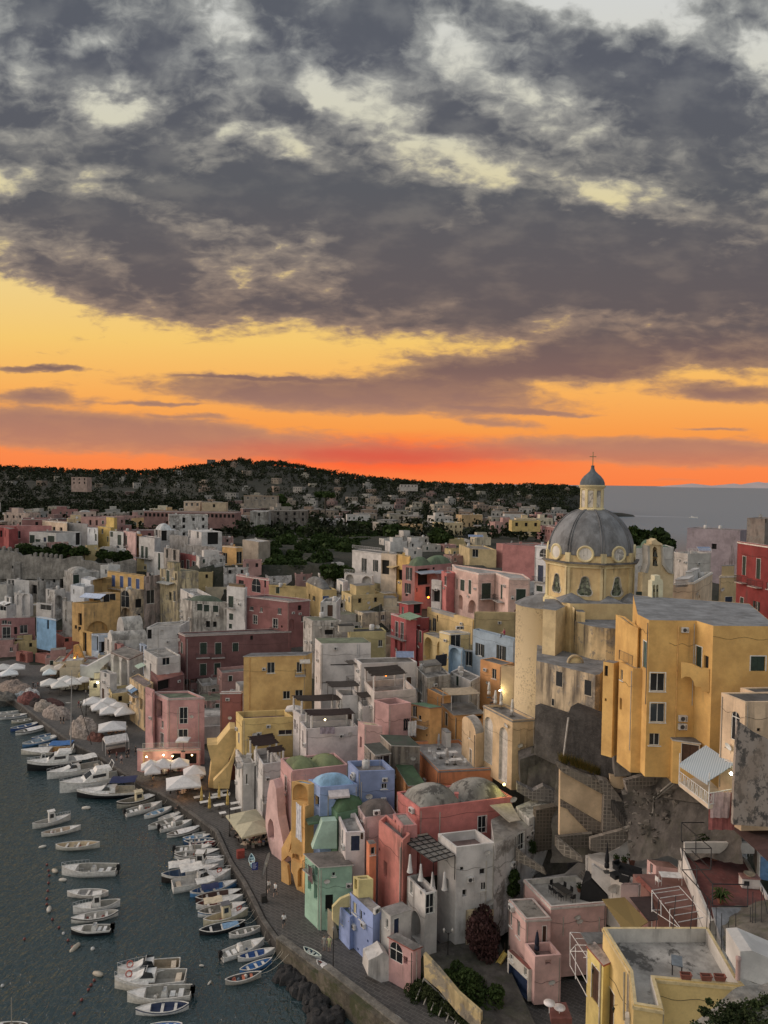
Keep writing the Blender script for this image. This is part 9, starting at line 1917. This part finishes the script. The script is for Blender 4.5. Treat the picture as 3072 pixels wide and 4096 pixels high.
# white tables by the pink cabin
p=atY(*T('O',940,90),66); o=empty('garden_table',p-V((0,0,.72)),-.1); tag(o,'white rectangular table against the long white wall','table'); m=MB(); m.box((-.95,-.5,.69),(.95,.5,.73),flat('c2c0be',.5)); m.build('tabletop',o)
for x,y in ((-.9,-.45),(.9,-.45),(.9,.45),(-.9,.45)): m=MB(); m.tube([(x,y,0),(x,y,.69)],.025,wm2,4); m.build('leg',o)
chair((p.x-1.3,p.y-.5,p.z-.75),'c0beba','white metal chair beside the white rectangular table','terrace chairs',-1.2)
m=MB(); P_=[p+V(q) for q in ((-3.0,1.4,-.75),(1.5,1.5,-.75),(1.6,-5,-.75),(-2.4,-3.4,-.75))]; m.prism([(q.x,q.y) for q in P_],P_[0].z-5,P_[0].z,plaster('7d5248',.2)); tag(m.build('terrace_floor'),kind='structure')
tilt('roof_tiles','strip of red roof tiles along the terrace edge','roof edge','O',[(682,118,66.5),(705,95,67),(802,195,63),(798,215,62.5)],flat('7d4034',.8),th=.15)
# things on the yellow terrace house roof
p=atz(*T('O',985,800),18.95); o=empty('wooden_table',p,-.35); tag(o,'small weathered blue grey table on the white stained roof','table'); m=MB(); m.box((-.36,-.6,.72),(.36,.6,.77),flat('5f6a72',.7)); m.build('tabletop',o)
for x,y in ((-.3,-.55),(.3,-.55),(.3,.55),(-.3,.55)): m=MB(); m.box((x-.04,y-.04,0),(x+.04,y+.04,.72),flat('3a3230',.8)); m.build('leg',o)
for i,(x,y) in enumerate(((1052,855),(1202,865),(1303,868))):
 p=atz(*T('O',x,y),20.02); m=MB(); c=flat('7d4230',.75); 
 b_=[(-.3,-.13,0),(.3,-.13,0),(.3,.13,0),(-.3,.13,0),(-.37,-.18,.36),(.37,-.18,.36),(.37,.18,.36),(-.37,.18,.36),(-.33,-.15,.36),(.33,-.15,.36),(.33,.15,.36),(-.33,.15,.36),(-.3,-.13,.22),(.3,-.13,.22),(.3,.13,.22),(-.3,.13,.22)]
 m.add(b_,[(0,1,5,4),(1,2,6,5),(2,3,7,6),(3,0,4,7),(4,5,9,8),(5,6,10,9),(6,7,11,10),(7,4,8,11),(8,9,13,12),(9,10,14,13),(10,11,15,14),(11,8,12,15)],c); m.add(b_,[(12,13,14,15)],flat('3a2c22',.95)); m.box((-.39,-.2,.3),(.39,-.181,.36),c)
 o=m.build('planter',None,p); o.rotation_euler=(0,0,-.08); tag(o,['brown plastic planter box alone nearer the table','brown plastic planter box in the middle of three','brown plastic planter box at the right end of three'][i],'planter','planter boxes on the roof wall')
for reg,x,y,Y,lb in (('O',368,800,51.3,'black wall lantern on the narrow yellow wing'),('O',520,1085,46.4,'black wall lantern above the lower brown door')):
 p=atY(*T(reg,x,y),Y); m=MB(); c=flat('1b1b1c',.5); m.tube([(.3,.1,.25),(0,0,.3),(0,0,.2)],.02,c,4); m.lathe([(.03,-.2),(.09,.05),(.11,.08),(.02,.2),(0,.2)],(0,0,0),c,6); tag(m.build('wall_lantern',None,p),lb,'lantern')
m=MB(); P0=atY(*T('O',600,810),47.2); m.tube([P0,atY(*T('O',596,1160),47.0)],.07,flat('8a8066',.5),7); tag(m.build('drainpipe'),'tall grey drain pipe down the corner of yellow terrace house','drain pipe')
# white curved hut and plants bottom right
vslab('garden_wall','white curved rooftop wall at the right edge beyond the planters','O',[(1455,655),(1540,650),(1800,760),(1800,960),(1600,900),(1455,850)],46.5,-5,2.5,plaster('b8b5af',.2))
p=atY(*T('O',1436,840),46.3); m=MB(); m.lathe([(.15,0),(.14,1.3),(.17,1.35),(.17,1.5),(0,1.6)],(0,0,-.2),plaster('b08a80',.2),10); tag(m.build('chimney_pot',None,p),'pink round chimney pot beside white curved wall','chimney')
m=MB(); rr=random.Random(3)
for i in range(48):
 x=rr.uniform(1120,1700); y=rr.uniform(1000,1230)+max(0,(1330-x))*.25; p=atY(*T('O',x,y),42.4-(y-1000)*.014); leaves(m,p,rr.uniform(.25,.6),90,.07,leafmat('18210f','343f20'),rr,.8,.1)
tag(m.build('undergrowth'),'scrubby green undergrowth on the rocky slope in the bottom right corner','undergrowth',kind='stuff')
m=MB()
for i in range(130):
 x=rr.uniform(120,470); y=lerp([120,300,470],[265,330,395],x)+rr.uniform(-25,8); p=atY(*T('K',x,y),79.5)
 for k_ in range(14): a=rr.uniform(0,6.28); h=rr.uniform(.4,1.1); m.add([p+V((-.02,0,0)),p+V((.02,0,0)),p+V((math.cos(a)*.35,math.sin(a)*.35,h))],[(0,1,2)],leafmat('4a4020','8a7438') if rr.random()<.7 else LG)
tag(m.build('grass'),'dry yellow grass tufts on the ledge of the retaining wall','grass',kind='stuff')
# awning balcony on the right
o=empty('awning_balcony',atY(*T('K',1210,500),60)); tag(o,'projecting balcony with white patterned railing under a blue striped awning','balcony'); L0=o.location
def loc(x,y,Y): return atY(*T('K',x,y),Y)-L0
a,b,c,d=loc(1002,455,64.2),loc(1220,612,59.6),loc(1392,615,60.5),loc(1180,430,66)
m=MB(); z=b.z; A=[V((p.x,p.y,0)) for p in (a,b,c,d)]; m.prism([(p.x,p.y) for p in A],z-.1,z+.25,plaster('b5a288',.3)); m.build('slab',o)
m=MB(); wm3=flat('b8b6b2',.5)
def brail(p,q,n):
 for h in (.3,1.25): m.tube([p+V((0,0,z-p.z+h)),q+V((0,0,z-q.z+h))],.04,wm3,5)
 for i in range(n+1):
  t=i/n; r=p.lerp(q,t); m.tube([V((r.x,r.y,z+.25)),V((r.x,r.y,z+1.25))],.03,wm3,4)
  if i<n and i%2==0:
   r2=p.lerp(q,(i+1)/n); m.tube([V((r.x,r.y,z+.3)),V((r2.x,r2.y,z+1.2))],.02,wm3,4); m.tube([V((r2.x,r2.y,z+.3)),V((r.x,r.y,z+1.2))],.02,wm3,4)
brail(a,b,14); brail(b,c,5); m.build('railing',o)
m=MB(); 
for p,h in ((a,2.6),(b,2.7)): m.tube([V((p.x,p.y,z)),V((p.x,p.y,z+h+.3))],.05,wm3,6)
m.build('post',o)
aw,n,bb=newmat('striped_awning'); p_=sv(n,1,1,1); wv=n.n('ShaderNodeTexWave',i={'Scale':1.6,'Distortion':0.0}); mp=n.n('ShaderNodeMapping',i={'Rotation':(0,0,.55)}); n.L(p_,mp.inputs[0]); n.L(mp.outputs[0],wv.inputs[0]); n.L(n.mix(wv.outputs['Fac'],(.30,.38,.43),(.50,.56,.60)),bb.inputs['Base Color']); bb.inputs['Roughness'].default_value=.8
q=[loc(1006,282,64.2),loc(1215,418,59.4),loc(1408,290,60.5),loc(1200,148,66)]
m=MB(); m.add(q+[t-V((0,0,.05)) for t in q]+[q[0]-V((0,0,.3)),q[1]-V((0,0,.3))],[(0,1,2,3),(4,7,6,5),(0,8,9,1)],aw); m.build('awning',o)
# garden behind the quay wall, bushes, slide
for x,y,z,s,sz,lb,v in ((690,860,1.6,3.2,.9,'dense dark bush at the left in the walled garden',0),(850,980,1.5,4.0,.85,'largest round bush of walled garden',1),(560,1010,1.4,2.0,.8,'low dark shrub leaning over the garden wall',2),(400,900,1.4,1.8,1.3,'ivy covered mound beside the small pink kiosk',1)):
 p=atz(*T('N',x,y+90),z); tree(p.x,p.y,z-.9,s*.62,lb,'bushes in the walled garden','round',sz*1.2,'bush',v,'bush')
p=atz(*T('N',920,700),2.2); o=tree(p.x,p.y,1.4,2.6,'tall rounded tree with reddish blossom in the walled garden',None,'round',1.45,'tree',2)
LG2=leafmat('221d16','4d3433'); cm=crown_mesh(77,'round',5200,LG2,.05); o.children[0].data=cm; NC=[crown_mesh(80+i,'round',5200,LG,.05) for i in range(3)]
for i,q in enumerate([t for t in bpy.data.objects if t.name.startswith('bush')]): [setattr(c,'data',NC[i%3]) for c in q.children if c.name.startswith('crown')]
for x,y,z,s,lb in ((1110,200,9,1.6,'spiky green plant beside the white wall of the pink house'),(1010,290,6,1.3,'dark shrub on the small walled ledge')):
 p=atY(*T('N',x,y),79); tree(p.x,p.y,p.z-1.2,s*.8,lb,None,'tall',1.1,'bush',1,'bush')
vslab('garden_wall','ivy streaked yellow garden wall with dark pillars above the scrub slope','N',[(450,672),(560,790),(700,960),(870,1110),(870,1260),(700,1110),(560,935),(455,850)],71.5,-38,.4,plaster('bfa66a',.5))
m=MB(); c=flat('8a8478',.9)
for i in range(9):
 t=i/8; a=atY(*T('N',455+420*t,850+400*t),70.5-4*t); b_=atY(*T('N',395+440*t,1010+330*t),69.5-5*t); m.tube([a,b_],.07,c,5)
m.tube([atY(*T('N',455,860),70.7),atY(*T('N',880,1270),66.3)],.09,c,5); m.tube([atY(*T('N',430,950),70),atY(*T('N',830,1290),65.8)],.07,c,5)
tag(m.build('timber_fence'),'rough timber poles leaning on the slope below the garden wall','fence')
p=atz(*T('N',930,880),1.6); o=empty('playground_slide',p,-.9); tag(o,'yellow playground slide in the walled garden','slide'); m=MB(); ys=flat('b59a20',.5); m.add([(-.25,0,.2),(.25,0,.2),(.25,2.6,2.0),(-.25,2.6,2.0),(-.28,0,.42),(.28,0,.42),(.28,2.6,2.25),(-.28,2.6,2.25)],[(0,1,2,3),(0,3,7,4),(1,5,6,2)],ys); m.build('chute',o); m=MB(); 
for x in (-.3,.3): m.tube([(x,2.7,0),(x,2.7,2.9)],.07,flat('2f2420'),6); m.tube([(x,3.5,0),(x,3.5,2.9)],.07,flat('2f2420'),6)
m.build('frame',o)
m=MB(); rr=random.Random(12)
for i in range(120):
 x=rr.uniform(380,860); y=lerp([380,860],[960,1330],x)+rr.uniform(-110,-10); p=atY(*T('N',x,y),lerp([380,860],[70.3,66],x)); leaves(m,p,rr.uniform(.3,.6),50,.09,leafmat('20281a','3c4426'),rr,.8,.1)
tag(m.build('undergrowth'),'dark scrub on the bank under the timber poles','undergrowth',kind='stuff')
# climbing and hanging greenery
m=MB(); rr=random.Random(15)
for (reg,x0,y0,x1,y1,Y,nn) in (('K',545,250,630,350,80.2,60),('M',820,700,860,830,78,18),('M',1000,880,1060,1010,76,20),('M',1240,1090,1420,1180,73,40),('J',1150,850,1180,940,81,14)):
 for i in range(nn): p=atY(*T(reg,rr.uniform(x0,x1),rr.uniform(y0,y1)),Y); leaves(m,p,.3,40,.08,LG,rr,1,.1)
tag(m.build('ivy'),'dark ivy patches hanging on the stone retaining walls','ivy',kind='stuff')
# pergola with dark glass on the white house, conical pillars
def at79(x,y,Y=77.5): return atY(*T('J',x,y),Y)
o=empty('glass_pergola',at79(400,960)); tag(o,'black framed pergola with translucent panes over the white house terrace','pergola'); L0=o.location
q=[at79(195,850,80)-L0,at79(430,1015,75.4)-L0,at79(590,965,76.5)-L0,at79(395,815,81)-L0]
m=MB(); pn=flat('6a665f',.2); m.add(q,[(0,1,2,3)],pn); m.build('pane',o); m=MB(); bk=flat('141414',.5)
for t in [i/6 for i in range(7)]: m.tube([q[0].lerp(q[1],t)+V((0,0,.05)),q[3].lerp(q[2],t)+V((0,0,.05))],.06,bk,4)
for t in [i/4 for i in range(5)]: m.tube([q[0].lerp(q[3],t)+V((0,0,.1)),q[1].lerp(q[2],t)+V((0,0,.1))],.05,bk,4)
for p in q: m.tube([p,p-V((0,0,2.6))],.06,bk,4)
m.build('frame',o)
tilt('awning','taupe fabric awning beside the glass pergola','awning','J',[(205,830,80.5),(385,795,82),(445,850,81),(270,890,80)],flat('857a6a',.9))
tilt('awning','long taupe awning over the red domed house terrace','awning','J',[(845,590,84),(1000,572,86),(1075,700,81),(990,715,80.5)],flat('8f8574',.9))
for i,(x,y,h) in enumerate(((258,1030,2.4),(338,1090,2.2),(425,1150,2.2),(512,145+1014,2.4))):
 p=atY(*T('J',x,y),77-.3*i); m=MB(); h*=.8; m.lathe([(.34,0),(.26,.3),(.16,h*.6),(.1,h),(.0,h+.06)],(0,0,-.8),plaster('bdbab6',.15),12); tag(m.build('conical_pillar',None,p),['slim white conical pillar nearest the pink wall','second white conical pillar from the pink wall','third white conical pillar from the pink wall','white conical pillar at the terrace corner'][i],'pillar','white conical pillars')
# ground of the walled garden and its scrubby bank
m=MB(); W_=[atz(*T('N',x,y),2.9) for x,y in ((452,700),(700,985),(880,1180),(1120,1400),(1300,1250),(1075,760),(1010,560),(770,540),(560,600))]; m.prism([(q.x,q.y) for q in W_],.5,2.9,rockmat('4a4640',.8,.3)); tag(m.build('garden_ground'),kind='structure')
rockpatch('bank','','N',[(440,690,74.3),(1000,1290,67.5),(640,1330,66),(345,985,72.5)],30,.35,rockmat('3f3a2c',.9,.8),seed=6)
m=MB(); rr=random.Random(19)
for i in range(260):
 t=rr.random(); s_=rr.random(); x=lerp([0,1],[430,930],t)-90*s_; y=lerp([0,1],[800,1260],t)+60*s_*(1-t)+20; p=atY(*T('N',x,y),lerp([0,1],[73,67],t)-1.2*s_); leaves(m,p,rr.uniform(.2,.45),40,.06,leafmat('20281a','3c4426'),rr,.7,.1)
tag(m.build('undergrowth'),'dense low scrub covering the bank between garden wall and paved quay','undergrowth',kind='stuff')
# arched balcony of the yellow parish house
yp=plaster('cc9834',.06)
vslab('garden_balcony','rounded yellow balcony on two arches projecting from the parish house','G',[(1020,556),(1110,572),(1172,602),(1228,602),(1226,772),(1172,766),(1162,735),(1118,728),(1108,690),(1085,660),(1050,655),(1020,672)],68.3,-20,.5,yp,cat='balcony')
